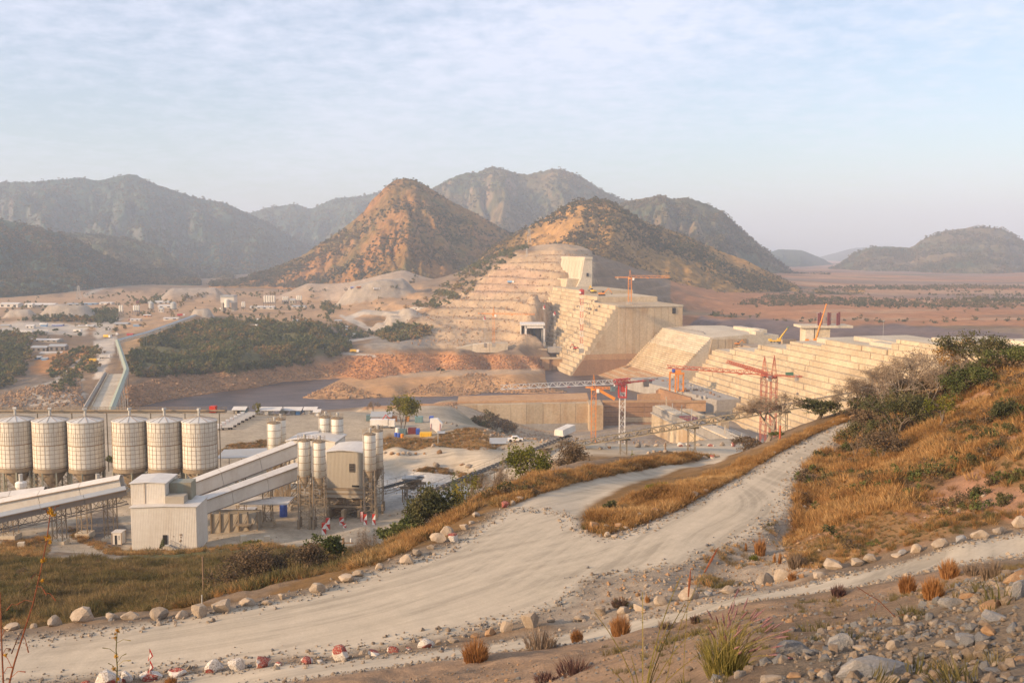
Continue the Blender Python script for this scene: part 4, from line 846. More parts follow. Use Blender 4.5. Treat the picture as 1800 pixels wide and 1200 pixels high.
# ================================================================ concrete works
SILOP = paint('dusty_silo_panels', (.74, .69, .58), .6, (.42, .33, .22), .5, .35, obj_var=.05); SILOR = paint('silo_roof_sheet', (.62, .60, .54), .5, (.4, .34, .26), .5, .5)
RIBM = paint('rusty_ribs', (.33, .23, .14), .7, (.25, .15, .08), .6, 1); DUSTY = paint('cement_crusted_steel', (.25, .185, .115), .8, (.36, .27, .17), .8, 1.2)
LEGM = paint('pale_green_steel', (.27, .27, .20), .6, (.27, .18, .10), .8, .8); SHEDW = paint('dusty_white_cladding', (.68, .62, .52), .6, (.42, .32, .22), .5, .25); SHEDG = paint('grey_cladding', (.40, .35, .27), .7, (.34, .26, .17), .6, .3)
ROOFW = paint('pale_sheet_roof', (.66, .61, .53), .55, (.42, .34, .25), .5, .4, streak=False); ROOFG = paint('grey_sheet_roof', (.36, .37, .36), .5, (.34, .29, .22), .6, .4, streak=False); ORSH = paint('orange_container_paint', (.55, .22, .06), .6, (.35, .22, .14), .5, .8)
TEAL = paint('teal_container_paint', (.12, .19, .19), .6, (.3, .25, .2), .4, .8); TIMB = paint('weathered_timber', (.22, .14, .08), .85, (.3, .22, .15), .5, 2)
def silo_big(name, label, loc, r, z0, z1, group):
    T = thing(name, label, 'silo', loc, 0, group); n = 36
    b = MB(); b.lathe([(r*.985, z0), (r, z0+.3), (r, z1), (r*1.01, z1+.12)], (0, 0, 0), n); b.build('shell', SILOP, T, False, True)
    b = MB(); b.lathe([(r*1.03, z1+.05), (r*1.03, z1+.2), (r*.18, z1+1.0), (.25, z1+1.1)], (0, 0, 0), n); b.build('roof', SILOR, T, False)
    b = MB()
    for k in range(12): a = 2*math.pi*k/12; b.bar((r*1.03*math.cos(a), r*1.03*math.sin(a), z1+.25), (.3*math.cos(a), .3*math.sin(a), z1+1.15), .04)
    tag(b.build('roof_ribs', RIBM, T, False), kind='stuff')
    for k in range(11):
        b = MB(); zz_ = z0+.4+(z1-z0-.6)*k/10; h = .10 if k == 5 else .035; b.lathe([(r+.02, zz_-h), (r+.06, zz_-h), (r+.06, zz_+h), (r+.02, zz_+h)], (0, 0, 0), n)
        b.f = [q for q in b.f if len(q) == 4]; b.m = [0]*len(b.f); b.build('hoop', RIBM, T, False)
    b = MB()
    for k in range(24):
        a = 2*math.pi*(k+.3)/24; p0 = (r+.04)*math.cos(a), (r+.04)*math.sin(a); b.bar((*p0, z0), (*p0, z1), .032)
        if k % 1 == 0: a2 = a+math.pi/24; p1 = (r+.03)*math.cos(a2), (r+.03)*math.sin(a2); b.bar((*p1, z0+(z1-z0)*.52), (*p1, z1-(z1-z0)*.22), .025)
    tag(b.build('vertical_ribs', RIBM, T, False), kind='stuff')
    b = MB(); b.lathe([(r*1.02, z0-.9), (r*1.02, z0-.1), (r*.96, z0)], (0, 0, 0), n); b.build('ring_beam', DUSTY, T, False)
    b = MB(); b.lathe([(.5, z0-5.2), (r*.93, z0-.6)], (0, 0, 0), 20); b.build('hopper', DUSTY, T, False, True)
    ps = [(r*.98*math.cos(2*math.pi*(k+.5)/8), r*.98*math.sin(2*math.pi*(k+.5)/8)) for k in range(8)]
    for p in ps: b = MB(); b.bar((*p, 0), (*p, z0-.8), .24); b.build('leg', LEGM, T, False)
    for k in range(8):
        p, q = ps[k], ps[(k+1) % 8]; b = MB()
        for j in range(4):
            za = j*(z0-1)/4; zb_ = (j+1)*(z0-1)/4; b.bar((*p, za), (*q, zb_), .05); b.bar((*q, za), (*p, zb_), .05); b.bar((*p, zb_), (*q, zb_), .06)
        b.build('bracing', DUSTY, T, False)
    b = MB(); b.bar((0, 0, z1+1.0), (0, 0, z1+2.7), .28, 8, cap=True); b.bar((-.4, 0, z1+2.7), (.4, 0, z1+2.7), .35, 6, cap=True); b.build('vent', GSTEEL, T, False)
    return T
big0 = None
sil = [(27, 'leftmost big cement silo, cut by the picture edge side'), (88, 'second big cement silo from the left with a dark stain'), (150, 'third big cement silo from the left, before the gap in the row'), (228, 'fourth big cement silo from the left, just after the gap in the row'), (289, 'fifth big cement silo from the left'), (350, 'rightmost big cement silo beside the parked dump trucks')]
YS = 226
for i, (px, lb) in enumerate(sil):
    top = P(px, 739, YS); bz = gz(top.x, YS); r = 30.2/1750*YS; z0 = P(px, 818, YS).z-bz; z1 = P(px, 738, YS).z-bz
    if big0 is None: big0 = silo_big('cement_silo', lb, (top.x, YS, bz), r, z0, z1, 'big cement silos in a row'); o = big0
    else: o = copy_tree(big0); o.location = (top.x, YS, bz); o['label'] = lb; o.rotation_euler = (0, 0, i*.26)
# gantry walk over the row
zg = P(200, 727, YS).z; T = thing('roof_walkway', 'long pipe carrying walkway running over the tops of the big silos', 'walkway', (P(190, 727, YS).x, YS+2, zg))
xa = P(-40, 727, YS).x; xb = P(392, 727, YS).x
b = MB(); b.bb(xa, xb, YS+1.6, YS+3.2, zg-.15, zg); b.build('deck', DUSTY, T)
b = MB(); b.bar((xa, YS+1.4, zg+.5), (xb, YS+1.4, zg+.5), .22, 6); b.build('pipe', DUSTY, T); b = MB(); b.bar((xa, YS+3, zg+.3), (xb, YS+3, zg+.3), .2, 6); b.build('pipe', STEEL, T)
for y in (1.7, 3.1):
    b = MB(); b.bar((xa, YS+y, zg+1.1), (xb, YS+y, zg+1.1), .035); b.bar((xa, YS+y, zg+.55), (xb, YS+y, zg+.55), .03)
    for k in range(45): x = xa+(xb-xa)*k/44; b.bar((x, YS+y, zg), (x, YS+y, zg+1.1), .035)
    b.build('railing', DUSTY, T)
for k, (px, _) in enumerate(sil): b = MB(); x = P(px+30, 727, YS).x; b.bar((x, YS+2.4, zg-14), (x, YS+2.4, zg), .12); b.build('post', DUSTY, T)
b = MB(); x = P(370, 727, YS).x; b.bb(x-.7, x+.7, YS+1.4, YS+3, zg, zg+1.5); b.build('filter_box', REDP, T)
def leg_frame(T, xs, ys, z0, z1, r, nlev, mat=None, br=.05, legs=True):
    mat = mat or DUSTY
    for x in xs:
        for y in ys: b = MB(); b.bar((x, y, z0), (x, y, z1), r); b.build('leg', mat, T, False)
    cs = [(xs[0], ys[0]), (xs[-1], ys[0]), (xs[-1], ys[-1]), (xs[0], ys[-1])]
    for k in range(4):
        p, q = cs[k], cs[(k+1) % 4]; b = MB()
        for j in range(nlev):
            za = z0+(z1-z0)*j/nlev; zb_ = z0+(z1-z0)*(j+1)/nlev
            if (j+k) % 2: b.bar((*p, za), (*q, zb_), br)
            else: b.bar((*q, za), (*p, zb_), br)
            b.bar((*p, zb_), (*q, zb_), br)
            if nlev < 4: b.bar((*p, za), (*q, zb_), br); b.bar((*q, za), (*p, zb_), br)
        b.build('bracing', mat, T, False)
def silo_small(label, px, Y, pyt, pyb, pyg, wpx=23, loc=None, group='slim cement silos of the batching plant'):
    """slim bolted silo: skyline top, cylinder foot and ground pixels"""
    c = P(px, pyg, Y); bz = gz(c.x, Y) if loc is None else c.z; T = thing('slim_silo', label, 'silo', (c.x, Y, bz), 0, group)
    r = wpx/2/1750*Y; z1 = P(px, pyt, Y).z-bz; z0 = P(px, pyb, Y).z-bz
    b = MB(); b.lathe([(r, z0), (r, z1), (r*.94, z1+.12)], (0, 0, 0), 24); b.build('shell', SILOP, T, False, True)
    b = MB(); b.lathe([(r*1.02, z1), (r*1.0, z1+.12), (.1, z1+.45)], (0, 0, 0), 24); b.build('roof', DUSTY, T, False)
    for k in range(6): b = MB(); zz_ = z0+(z1-z0)*k/5; b.lathe([(r+.01, zz_-.05), (r+.05, zz_-.05), (r+.05, zz_+.05), (r+.01, zz_+.05)], (0, 0, 0), 24); b.f = [q for q in b.f if len(q) == 4]; b.m = [0]*len(b.f); b.build('hoop', RIBM, T, False)
    b = MB(); b.lathe([(.2, z0-2.5), (r*.98, z0-.02)], (0, 0, 0), 20); b.build('hopper', DUSTY, T, False, True)
    b = MB(); b.bar((0, 0, z0-3.6), (0, 0, z0-2.4), .18, 6, cap=True); b.build('outlet', GSTEEL, T, False)
    q = r*.88; leg_frame(T, (-q, q), (-q, q), 0, z0+.3, .1, 7, DUSTY, .045)
    for x in (-q, q):
        for y in (-q, q): b = MB(); b.bb(x-.24, x+.24, y-.24, y+.24, 0, 2.0); b.build('plinth', DUSTY, T, False)
    b = MB()
    for k in range(12): a = 2*math.pi*k/12; b.bar((r*math.cos(a), r*math.sin(a), z1+.1), (r*math.cos(a), r*math.sin(a), z1+1.1), .03, 3)
    for h in (.6, 1.1):
        for k in range(12): a = 2*math.pi*k/12; a2 = 2*math.pi*(k+1)/12; b.bar((r*math.cos(a), r*math.sin(a), z1+h), (r*math.cos(a2), r*math.sin(a2), z1+h), .025, 3)
    b.build('railing', DUSTY, T, False)
    b = MB(); b.bar((.2, 0, z1+.3), (.2, 0, z1+1.3), .3, 8, cap=True); b.build('filter', GSTEEL, T, False)
    b = MB(); b.bar((-r*.8, -r*.75, 1), (-r*.8, -r*.75, z1+.2), .07, 6); b.bar((-r*.8, -r*.75, z1+.2), (0, 0, z1+1), .07, 6); b.build('fill_pipe', GSTEEL, T, False)
    b = MB()
    for sx in (-.2, .2): b.bar((r*.3+sx, -r*1.1, 2), (r*.3+sx, -r*1.1, z1), .025, 3)
    for k in range(40): zz_ = 2+(z1-2)*k/40; b.bar((r*.3-.2, -r*1.1, zz_), (r*.3+.2, -r*1.1, zz_), .018, 3)
    tag(b.build('ladder', DUSTY, T, False), kind='stuff')
    return T
silo_small('slim silo at the left corner of the tall batching house', 537, 196, 774, 836, 930)
silo_small('slim silo just right of the corner silo, against the batching house', 563, 196, 776, 838, 932)
silo_small('slim silo in front at the right end of the batching house', 651, 200, 763, 826, 915)
silo_small('shaded slim silo behind the right end one', 664, 206, 757, 822, 906, 22)
silo_small('far slim silo rising left of the white inclined gallery top', 484, 216, 743, 805, 880, 24)
silo_small('far slim silo partly hidden behind its left neighbour at the gallery top', 495, 221, 737, 800, 874, 20)
silo_small('back silo left of the pair behind the white house', 573, 222, 733, 790, 872, 22)
silo_small('back silo right of the pair behind the white house', 594, 222, 735, 792, 872, 23)
# batching house on its frame
def hip(T, name, x0, x1, y0, y1, z, rise, mat, ov=.3, n=6):
    """curved sheet roof, ridge across x"""
    b = MB(); prof = [(x0-ov+(x1-x0+2*ov)*k/n, z+rise*math.sin(math.pi*k/n)) for k in range(n+1)]
    vs = [(x, y0-ov, q) for x, q in prof]+[(x, y1+ov, q) for x, q in prof]+[(x, y0-ov, q-.12) for x, q in prof]+[(x, y1+ov, q-.12) for x, q in prof]; m = n+1
    b.add(vs, [(k, k+1, m+k+1, m+k) for k in range(n)]+[(2*m+k+1, 2*m+k, 3*m+k, 3*m+k+1) for k in range(n)]+[(k+1, k, 2*m+k, 2*m+k+1) for k in range(n)]+[(m+k, m+k+1, 3*m+k+1, 3*m+k) for k in range(n)]); return b.build(name, mat, T, False)
def corr(T, name, w_, h_, org, ux, mat, nseg=None, d=.06):
    """corrugated wall sheet"""
    n = nseg or max(6, int(w_/.28)); d *= .55; b = MB(); ux = Vector(ux); nz = ux.cross(Vector((0, 0, 1))).normalized(); vs = []
    for k in range(2*n+1): p = Vector(org)+ux*(w_*k/(2*n))+nz*(d if k % 2 else 0); vs += [p, p+Vector((0, 0, h_))]
    b.add(vs, [(2*k, 2*k+2, 2*k+3, 2*k+1) for k in range(2*n)]); return b.build(name, mat, T, False)
Yh = 203; A = P(577, 920, Yh); B = P(636, 900, Yh); gz0 = gz(A.x+2, Yh+3)
TB2 = thing('batching_house', 'tall grey clad batching house with a curved roof and louvre window on a dusty frame', 'plant building', ((A.x+B.x)/2, Yh, gz0), R(-7))
W2 = (B.x-A.x)/2+.2; zb = P(600, 857, Yh).z-gz0; zt_ = P(600, 794, Yh).z-gz0; Dp = 9.5
b = MB(); b.bb(-W2+.1, W2-.1, .12, Dp, zb, zt_); b.build('inner_wall', SHEDG, TB2, False)
corr(TB2, 'front_cladding', 2*W2, zt_-zb, (-W2, 0.02, zb), (1, 0, 0), SHEDG); corr(TB2, 'side_cladding', Dp, zt_-zb, (-W2-.0, Dp, zb), (0, -1, 0), SHEDW); corr(TB2, 'side_cladding', Dp, zt_-zb, (W2, 0, zb), (0, 1, 0), SHEDG)  # left side gets the white sheet to imitate sunlight falling there
hip(TB2, 'roof', -W2, W2, 0, Dp, zt_, .4, ROOFW)
wx = 1.1; wz = zb+3.4; b = MB(); b.bb(wx, wx+1.1, -.12, .06, wz, wz+1.7); wn = b.build('window', DARK, TB2, False)
for k in range(5): b = MB(); b.bb(wx-.05, wx+1.15, -.2, -.06, wz+.15+k*.34, wz+.22+k*.34); lo = b.build('louvre', STEEL, wn, False)
b = MB(); b.bb(1.6, 3.1, -.1, .05, zb+.25, zb+.62); b.build('window', DARK, TB2, False)
for z_, nm in ((zb, 'floor_beam'), (zb-.9, 'floor_beam')): b = MB(); b.bb(-W2-.3, W2+3.3, -.9, -.3, z_-.35, z_); b.build(nm, DUSTY, TB2, False)
b = MB(); b.bb(-W2-.3, W2+.3, -.8, -.2, zb-1.9, zb-.35); b.build('fascia', SHEDG, TB2, False)
b = MB(); b.bb(-W2, W2, 0, Dp, zb-.4, zb-.02); b.build('floor', DUSTY, TB2, False)
leg_frame(TB2, (-W2+.3, 0, W2-.3), (.3, Dp-.5), 0, zb-.4, .22, 3, DUSTY, .1)
z2 = zb*.42; b = MB(); b.bb(-W2, W2, -.3, .3, z2-.3, z2+.1); b.bb(-W2, W2, -.35, -.28, z2+.6, z2+.7); b.bb(-W2, W2, -.35, -.28, z2+1.0, z2+1.1); b.build('catwalk', DUSTY, TB2, False)
for k, x in enumerate((-1.6, 1.5)): b = MB(); b.lathe([(.5, z2+.6), (1.4, z2+2.2), (1.4, z2+3)], (x, 2.5, 0), 10); b.build('mixer_hopper', DUSTY, TB2, False)
for x, m_ in ((-W2+.2, DUSTY), (W2-.6, DUSTY), (-.3, CONC_T)):
    b = MB(); b.bb(x, x+.5, -1.6, Dp-1, 0, 2.2); b.build('drive_through_wall', m_, TB2, False)
b = MB(); b.bb(-W2-.5, W2+.5, Dp-.6, Dp, 0, zb-.5); b.build('rear_wall', SHEDG, TB2, False)
# white house behind and left
Yw = 214; A = P(505, 900, Yw); B = P(592, 900, Yw); g_ = gz(A.x, Yw+3)
TB3 = thing('conveyor_house', 'white clad conveyor house with a shallow curved roof behind the front silos', 'plant building', ((A.x+B.x)/2, Yw, g_), R(-6)); W3 = (B.x-A.x)/2
zb3 = P(540, 850, Yw).z-g_; zt3_ = P(540, 775, Yw).z-g_
b = MB(); b.bb(-W3+.1, W3-.1, .1, 8.5, zb3, zt3_); b.build('inner_wall', SHEDW, TB3, False); corr(TB3, 'front_cladding', 2*W3, zt3_-zb3, (-W3, 0, zb3), (1, 0, 0), SHEDW); corr(TB3, 'side_cladding', 8.5, zt3_-zb3, (-W3, 8.5, zb3), (0, -1, 0), SHEDW)
hip(TB3, 'roof', -W3, W3, 0, 8.5, zt3_, .7, ROOFW); leg_frame(TB3, (-W3+.3, -W3/2, 0, W3-.3), (.3, 8), 0, zb3, .2, 3, DUSTY, .1)
b = MB(); b.bar((-W3-.5, -1.5, 2), (-W3-.5, -1.5, zt3_-1), .12, 6); b.bar((-W3-.5, -1.5, zt3_-1), (-W3+1.6, -1.5, zt3_+.3), .12, 6); b.build('duct', GSTEEL, TB3, False)
# inclined galleries
def gallery(label, A, B, w_, h_, wall, roof, nm='conveyor_gallery', group=None, legs=(), truss_under=False):
    A = Vector(A); B = Vector(B); d = (B-A); L_ = d.length; u = d.normalized(); s = u.cross(Vector((0, 0, 1))).normalized(); up = s.cross(u).normalized()
    T = thing(nm, label, 'conveyor', A, 0, group); n = max(3, int(L_/7))
    for i in range(n):
        p = A+d*(i/n)+u*.04; q = A+d*((i+1)/n)-u*.04
        for sg in (-1, 1):
            b = MB(); o = s*(w_/2*sg); b.prism([p+o, q+o, q+o+up*h_, p+o+up*h_], s*(-.12*sg)); b.build('side_panel', wall, T)
            b = MB(); b.prism([p+s*(w_/2+.2)*sg+up*(h_-.05), q+s*(w_/2+.2)*sg+up*(h_-.05), q+up*(h_+w_*.16), p+up*(h_+w_*.16)], up*.08); b.build('roof_panel', roof, T)
    b = MB(); b.prism([A+s*(w_/2), B+s*(w_/2), B-s*(w_/2), A-s*(w_/2)], up*-.2); b.build('floor', STEEL, T)
    b = MB()
    for sg in (-1, 1): b.bar(A+s*(w_/2+.22)*sg+up*(h_-.12), B+s*(w_/2+.22)*sg+up*(h_-.12), .09)
    b.build('gutter', RIBM, T)
    if truss_under: b = MB(); b.truss(A-up*1.9, B-up*1.9, w_, 1.8, int(L_/1.6), .1); b.build('truss', STEEL, T)
    for f, wd in legs:
        c = A+d*f; g0 = gz(c.x, c.y); b = MB()
        for sg in (-1, 1):
            for e in (-1, 1): b.bar((c.x+sg*wd, c.y+e*wd, g0), (c.x+sg*wd, c.y+e*wd, c.z-.1), .11)
        nl = max(3, int((c.z-g0)/1.8))
        for j in range(nl):
            za = g0+(c.z-g0)*j/nl; zb_ = g0+(c.z-g0)*(j+1)/nl
            for e in (-1, 1): b.bar((c.x-wd, c.y+e*wd, za if j % 2 else zb_), (c.x+wd, c.y+e*wd, zb_ if j % 2 else za), .05); b.bar((c.x+e*wd, c.y-wd, za if j % 2 else zb_), (c.x+e*wd, c.y+wd, zb_ if j % 2 else za), .05); b.bar((c.x-wd, c.y+e*wd, zb_), (c.x+wd, c.y+e*wd, zb_), .05)
        b.build('trestle', DUSTY, T); b = MB(); b.bb(c.x-wd-.4, c.x+wd+.4, c.y-wd-.4, c.y+wd+.4, g0-.2, g0+.9); b.build('footing', CONC_L, T)
    return T
gallery('front one of the two white inclined galleries rising to the batching house', P(338, 907, 184), P(524, 838, 203), 2.6, 2.7, SHEDW, ROOFW, legs=((.69, .8),))
gallery('rear one of the two white inclined galleries, higher behind', P(318, 878, 196), P(520, 800, 213), 2.6, 2.9, SHEDW, ROOFW, legs=((.5, .8), (.9, .8)))
gallery('front left conveyor with a pale roof and dark open truss under it', P(-90, 934, 172), P(222, 866, 186), 2.4, 1.0, STEEL, ROOFG, truss_under=True, legs=((.16, .9), (.6, .9), (.9, .9)))
gallery('rear left enclosed gallery running up to the white transfer tower', P(-70, 912, 186), P(217, 855, 190), 3.0, 1.9, SHEDW, ROOFW, legs=((.3, 1), (.75, 1)))
gallery('short far left gallery with a wide pitched roof below the silos', P(-100, 905, 192), P(83, 880, 196), 3.4, 2.4, SHEDG, ROOFW, legs=((.5, 1),))
# transfer tower
def wbox(T, nm, x0, x1, y0, y1, z0, z1, wall, roof=None, sl_=.3):
    b = MB(); b.bb(x0+.08, x1-.08, y0+.08, y1-.08, z0, z1-.02); b.build(nm, wall, T, False)
    corr(T, nm+'_cladding', x1-x0, z1-z0, (x0, y0, z0), (1, 0, 0), wall, d=.05); corr(T, nm+'_cladding', y1-y0, z1-z0, (x0, y1, z0), (0, -1, 0), wall, d=.05); corr(T, nm+'_cladding', y1-y0, z1-z0, (x1, y0, z0), (0, 1, 0), wall, d=.05)
    if roof:
        b = MB(); c = (x0+x1)/2; b.prism([(x0-.25, y0-.25, z1), (c, y0-.25, z1+sl_), (x1+.25, y0-.25, z1), (x1+.25, y0-.25, z1-.1), (c, y0-.25, z1+sl_-.1), (x0-.25, y0-.25, z1-.1)], (0, y1-y0+.5, 0)); b.build(nm+'_roof', roof, T, False)
Yt = 172; A = P(232, 962, Yt); g_ = gz(A.x+4, Yt+2); B = P(345, 962, Yt)
TT2 = thing('transfer_tower', 'white sheet clad transfer house of two stacked boxes with a doorway and outside stair', 'plant building', (A.x, Yt, g_), R(3)); Wt = B.x-A.x
zt1 = P(290, 891, Yt).z-g_; zt2_ = P(290, 847, Yt+3).z-g_; w1 = P(284, 900, Yt).x-A.x
wbox(TT2, 'lower_house', 0, Wt, 0, 7.6, 0, zt1, SHEDW, ROOFW, .15); wbox(TT2, 'upper_house', -.6, w1, 2.2, 9.2, zt1-.1, zt2_, SHEDW, ROOFW, .2)
b = MB(); b.bb(w1+.1, w1+3.4, 1.6, 4.2, zt1+.1, zt1+1.4); b.build('roof_box', SHEDG, TT2, False); b = MB(); b.bb(w1+.1, w1+3.9, 4.6, 8, zt1+.1, zt1+3.2); b.build('roof_cabin', LEGM, TT2, False)
b = MB(); b.bb(w1-3.6, w1-3.52, 2.1, 2.16, zt1, zt2_); b.build('downpipe', RIBM, TT2, False)
dx_ = (291-232)/1750*Yt; b = MB(); b.bb(dx_-.35, dx_+.4, -.12, .1, 1.6, 3.3); b.build('doorway', DARK, TT2, False)
b = MB(); b.bb(dx_-.4, dx_+.9, -.9, -.02, 1.5, 1.6)
for k in range(9): b.bb(dx_+.9+k*.33, dx_+1.25+k*.33, -.9, -.1, 1.4-k*.17, 1.46-k*.17)
for y in (-.9, -.12):
    b.bar((dx_+.9, y, 2.4), (dx_+3.9, y, .9), .035, 4); b.bar((dx_+.9, y, 1.5), (dx_+3.9, y, 0.05), .06, 4)
    for k in range(5): b.bar((dx_+.9+k*.75, y, 1.5-k*.36), (dx_+.9+k*.75, y, 2.4-k*.37), .03, 4)
b.bar((dx_-.3, -.8, 0), (dx_-.3, -.8, 1.5), .05); b.build('outside_stair', GSTEEL, TT2, False)
for k in range(6): b = MB(); b.box((dx_+.8+rd.uniform(0, 2.2), -.07, 2.0+rd.uniform(0, 1.6)), (.1+.15*rd.random(), .04, .2+.2*rd.random())); b.build('rust_patch', RIBM, TT2, False)
# underside frames & clutter right of the tower
Yk = 192; A = P(372, 945, Yk); g_ = gz(A.x, Yk); T = thing('aggregate_bin', 'long grey aggregate bin under the inclined galleries', 'bin', (A.x, Yk, g_)); Wk = P(453, 940, Yk).x-A.x
b = MB(); b.bb(0, Wk, 0, 3.4, .1, 3.9); b.build('bin_wall', SHEDG, T, False)
for k in range(6): b = MB(); x = Wk*k/5; b.bb(x-.12, x+.12, -.3, -.02, 0, 4.4); b.build('post', DUSTY, T, False)
for k in range(5): b = MB(); b.bar((Wk*k/5, -.2, .2), (Wk*(k+1)/5, -.2, 3.9), .07); b.build('bracing', STEEL, T, False)
b = MB(); b.bb(Wk*.55, Wk*.9, -1.6, -.3, 1.9, 2.1); b.build('ledge', DUSTY, T, False)
b = MB(); b.bb(-.3, Wk+6, .5, 6, 5.6, 5.9); b.build('canopy', ROOFW, T, False)
T = thing('roof_canopy', 'long low pale roof canopy behind the right big silo', 'canopy', P(430, 812, 250)); A = P(380, 806, 250); B = P(468, 803, 250)
b = MB(); b.prism([A, B, B+Vector((0, 7, .9)), A+Vector((0, 7, .9))], (0, 0, .12)); b.build('roof', ROOFG, T)
for k in range(5): b = MB(); x = A.x+(B.x-A.x)*k/4; b.bar((x, 250.4, gz(x, 250)), (x, 250.4, A.z), .1); b.build('post', STEEL, T)
# portable cabins and small items among the works
def cabin(label, px, py, Y, wpx, hpx, depth, mat, roof=None, name='site_cabin', cat='cabin', rz=0, group=None, door=True):
    c = P(px, py, Y); g0 = gz(c.x, Y); w_ = wpx/1750*Y; h_ = hpx/1750*Y; T = thing(name, label, cat, (c.x, Y, g0), rz, group)
    b = MB(); b.bb(-w_/2, w_/2, 0, depth, .1, h_); b.build('body', mat, T, False)
    b = MB(); b.bb(-w_/2-.1, w_/2+.1, -.1, depth+.1, h_, h_+.12); b.build('roof', roof or ROOFW, T, False)
    if door: b = MB(); b.bb(-w_*.2, w_*.02, -.05, .02, .15, h_*.8); b.build('door', DARK, T, False); b = MB(); b.bb(w_*.15, w_*.32, -.05, .02, h_*.45, h_*.8); b.build('window', GSTEEL, T, False)
    b = MB()
    for x in (-w_/2, w_/2):
        for y in (0, depth): b.bb(x-.06, x+.06, y-.06, y+.06, 0, h_); 
    b.build('corner_posts', RIBM, T, False); return T
cabin('small white cabin standing between conveyor legs left of the transfer house', 205, 945, 180, 17, 22, 2, SHEDW)
cabin('white control cabin behind the front inclined gallery', 388, 870, 199, 36, 18, 4, SHEDW)
cabin('white switch cabin on the ground in front of the aggregate bin', 430, 880, 204, 30, 12, 3, SHEDG, door=False)
for px, py, Y, lb in ((37, 953, 172, 'pale block lying by the left conveyor leg'), (428, 935, 182, 'pale concrete cube on the yard in front of the aggregate bin'), (469, 938, 181, 'pale concrete cube at the foot of the lattice trestle')):
    c = P(px, py, Y); T = MB(); T.box((0, 0, .55), (1.1, 1.1, 1.1), .3); o = T.build('concrete_cube', CONC_L); o.location = (c.x, Y, gz(c.x, Y)); tag(o, lb, 'concrete block')
def drum(label, px, py, Y, r, h, mat, name='storage_drum', cat='drum'):
    c = P(px, py, Y); T = thing(name, label, cat, (c.x, Y, gz(c.x, Y))); b = MB(); b.lathe([(r, 0), (r, h), (r*.9, h+.1)], (0, 0, 0), 16); b.build('body', mat, T, False)
    b = MB(); [b.lathe([(r+.01, z), (r+.05, z+.03), (r+.01, z+.06)], (0, 0, 0), 16) for z in (h*.3, h*.66)]; b.f = [q for q in b.f if len(q) == 4]; b.m = [0]*len(b.f); b.build('rib', mat, T, False)
drum('upright blue tank beneath the batching house floor', 498, 885, 205, .8, 2.6, BLUEP)
drum('small orange tank between the legs of the first big silo', 26, 885, 214, .6, 2.2, ORP)
for px, lb in ((37, 'white dust filter on thin legs before the first big silo'), (172, 'white dust filter peeking over the gallery before the third big silo'), (309, 'white dust filter behind the transfer house roof')):
    Y = 214; c = P(px, 850, Y); g0 = gz(c.x, Y); zz_ = c.z-g0; T = thing('dust_filter', lb, 'filter', (c.x, Y, g0), 0, 'dust filters between the big silos'); b = MB(); b.lathe([(.4, zz_-2.2), (1.2, zz_-.6), (1.2, zz_+.3), (.7, zz_+.6)], (0, 0, 0), 14); b.build('cone', WHITEP, T, False)
    b = MB(); b.bar((0, 0, zz_+.5), (0, 0, zz_+2.2), .45, 8, cap=True); b.build('motor', GSTEEL, T, False)
    for a in range(4): b = MB(); x, y = math.cos(a*1.57+.8), math.sin(a*1.57+.8); b.bar((x*1.3, y*1.3, 0), (x*.9, y*.9, zz_-.5), .07); b.build('leg', WHITEP, T, False)
# red and white warning blocks around the drive-through
mwr = [REDP, WHITEP]
def warn(label, px, py, Y, w_, h_, kind):
    c = P(px, py, Y); T = MB()
    if kind == 'tri':
        for k in range(2):
            z0 = h_*k/2; z1 = h_*(k+1)/2
            T.mat(1); T.prism([(-w_/2, 0, z0), (w_/2, 0, z0), (w_/2 if k else -w_/2, 0, z1)], (0, w_, 0)); T.mat(0); T.prism([(w_/2, 0, z0), (w_/2, 0, z1), (-w_/2, 0, z1)] if not k else [(-w_/2, 0, z0), (w_/2, 0, z1), (-w_/2, 0, z1)], (0, w_, 0))
    else:
        n = 5
        for k in range(n): T.mat(k % 2); T.bb(-w_/2+w_*k/n, -w_/2+w_*(k+1)/n, 0, .5, 0, h_)
    o = T.build('warning_block', mwr); o.location = (c.x, Y, gz(c.x, Y)); tag(o, label, 'warning block', 'red and white warning blocks'); return o
for q in [('front left red and white upright warning block under the slim silos', 569, 935, 191, .75, 2.2, 'tri'), ('red and white warning block just behind the front left one', 576, 929, 194, .7, 2.3, 'tri'), ('red and white warning block on the middle wall of the drive-through', 600, 915, 197, .8, 1.4, 'tri'),
    ('low red and white warning block lying before the middle wall', 605, 922, 194, .6, .8, 'tri'), ('red striped warning block on the right wall of the drive-through', 636, 915, 198, .55, 2, 'bar'), ('red and white warning block left of two at the right silo legs', 642, 921, 195, .6, 2.1, 'tri'), ('red and white warning block right of two at the right silo legs', 657, 921, 195, .6, 2.1, 'tri')]: warn(*q)
def barrier(label, px, py, Y, w_, n, h_=.8):
    c = P(px, py, Y); T = MB()
    for k in range(n): T.mat((k+1) % 2); T.prism([(-w_/2+w_*k/n, 0, 0), (-w_/2+w_*(k+1)/n, 0, 0), (-w_/2+w_*(k+1)/n, .15, h_), (-w_/2+w_*k/n, .15, h_)], (0, .35, 0))
    o = T.build('striped_barrier', mwr); o.location = (c.x, Y, gz(c.x, Y)); tag(o, label, 'barrier')
barrier('red and white striped barrier on the pale slab by the conveyor', 803, 845, 222, 1.9, 9); barrier('red and white striped barrier at the foot of the small hopper', 717, 882, 205, 1.5, 9)
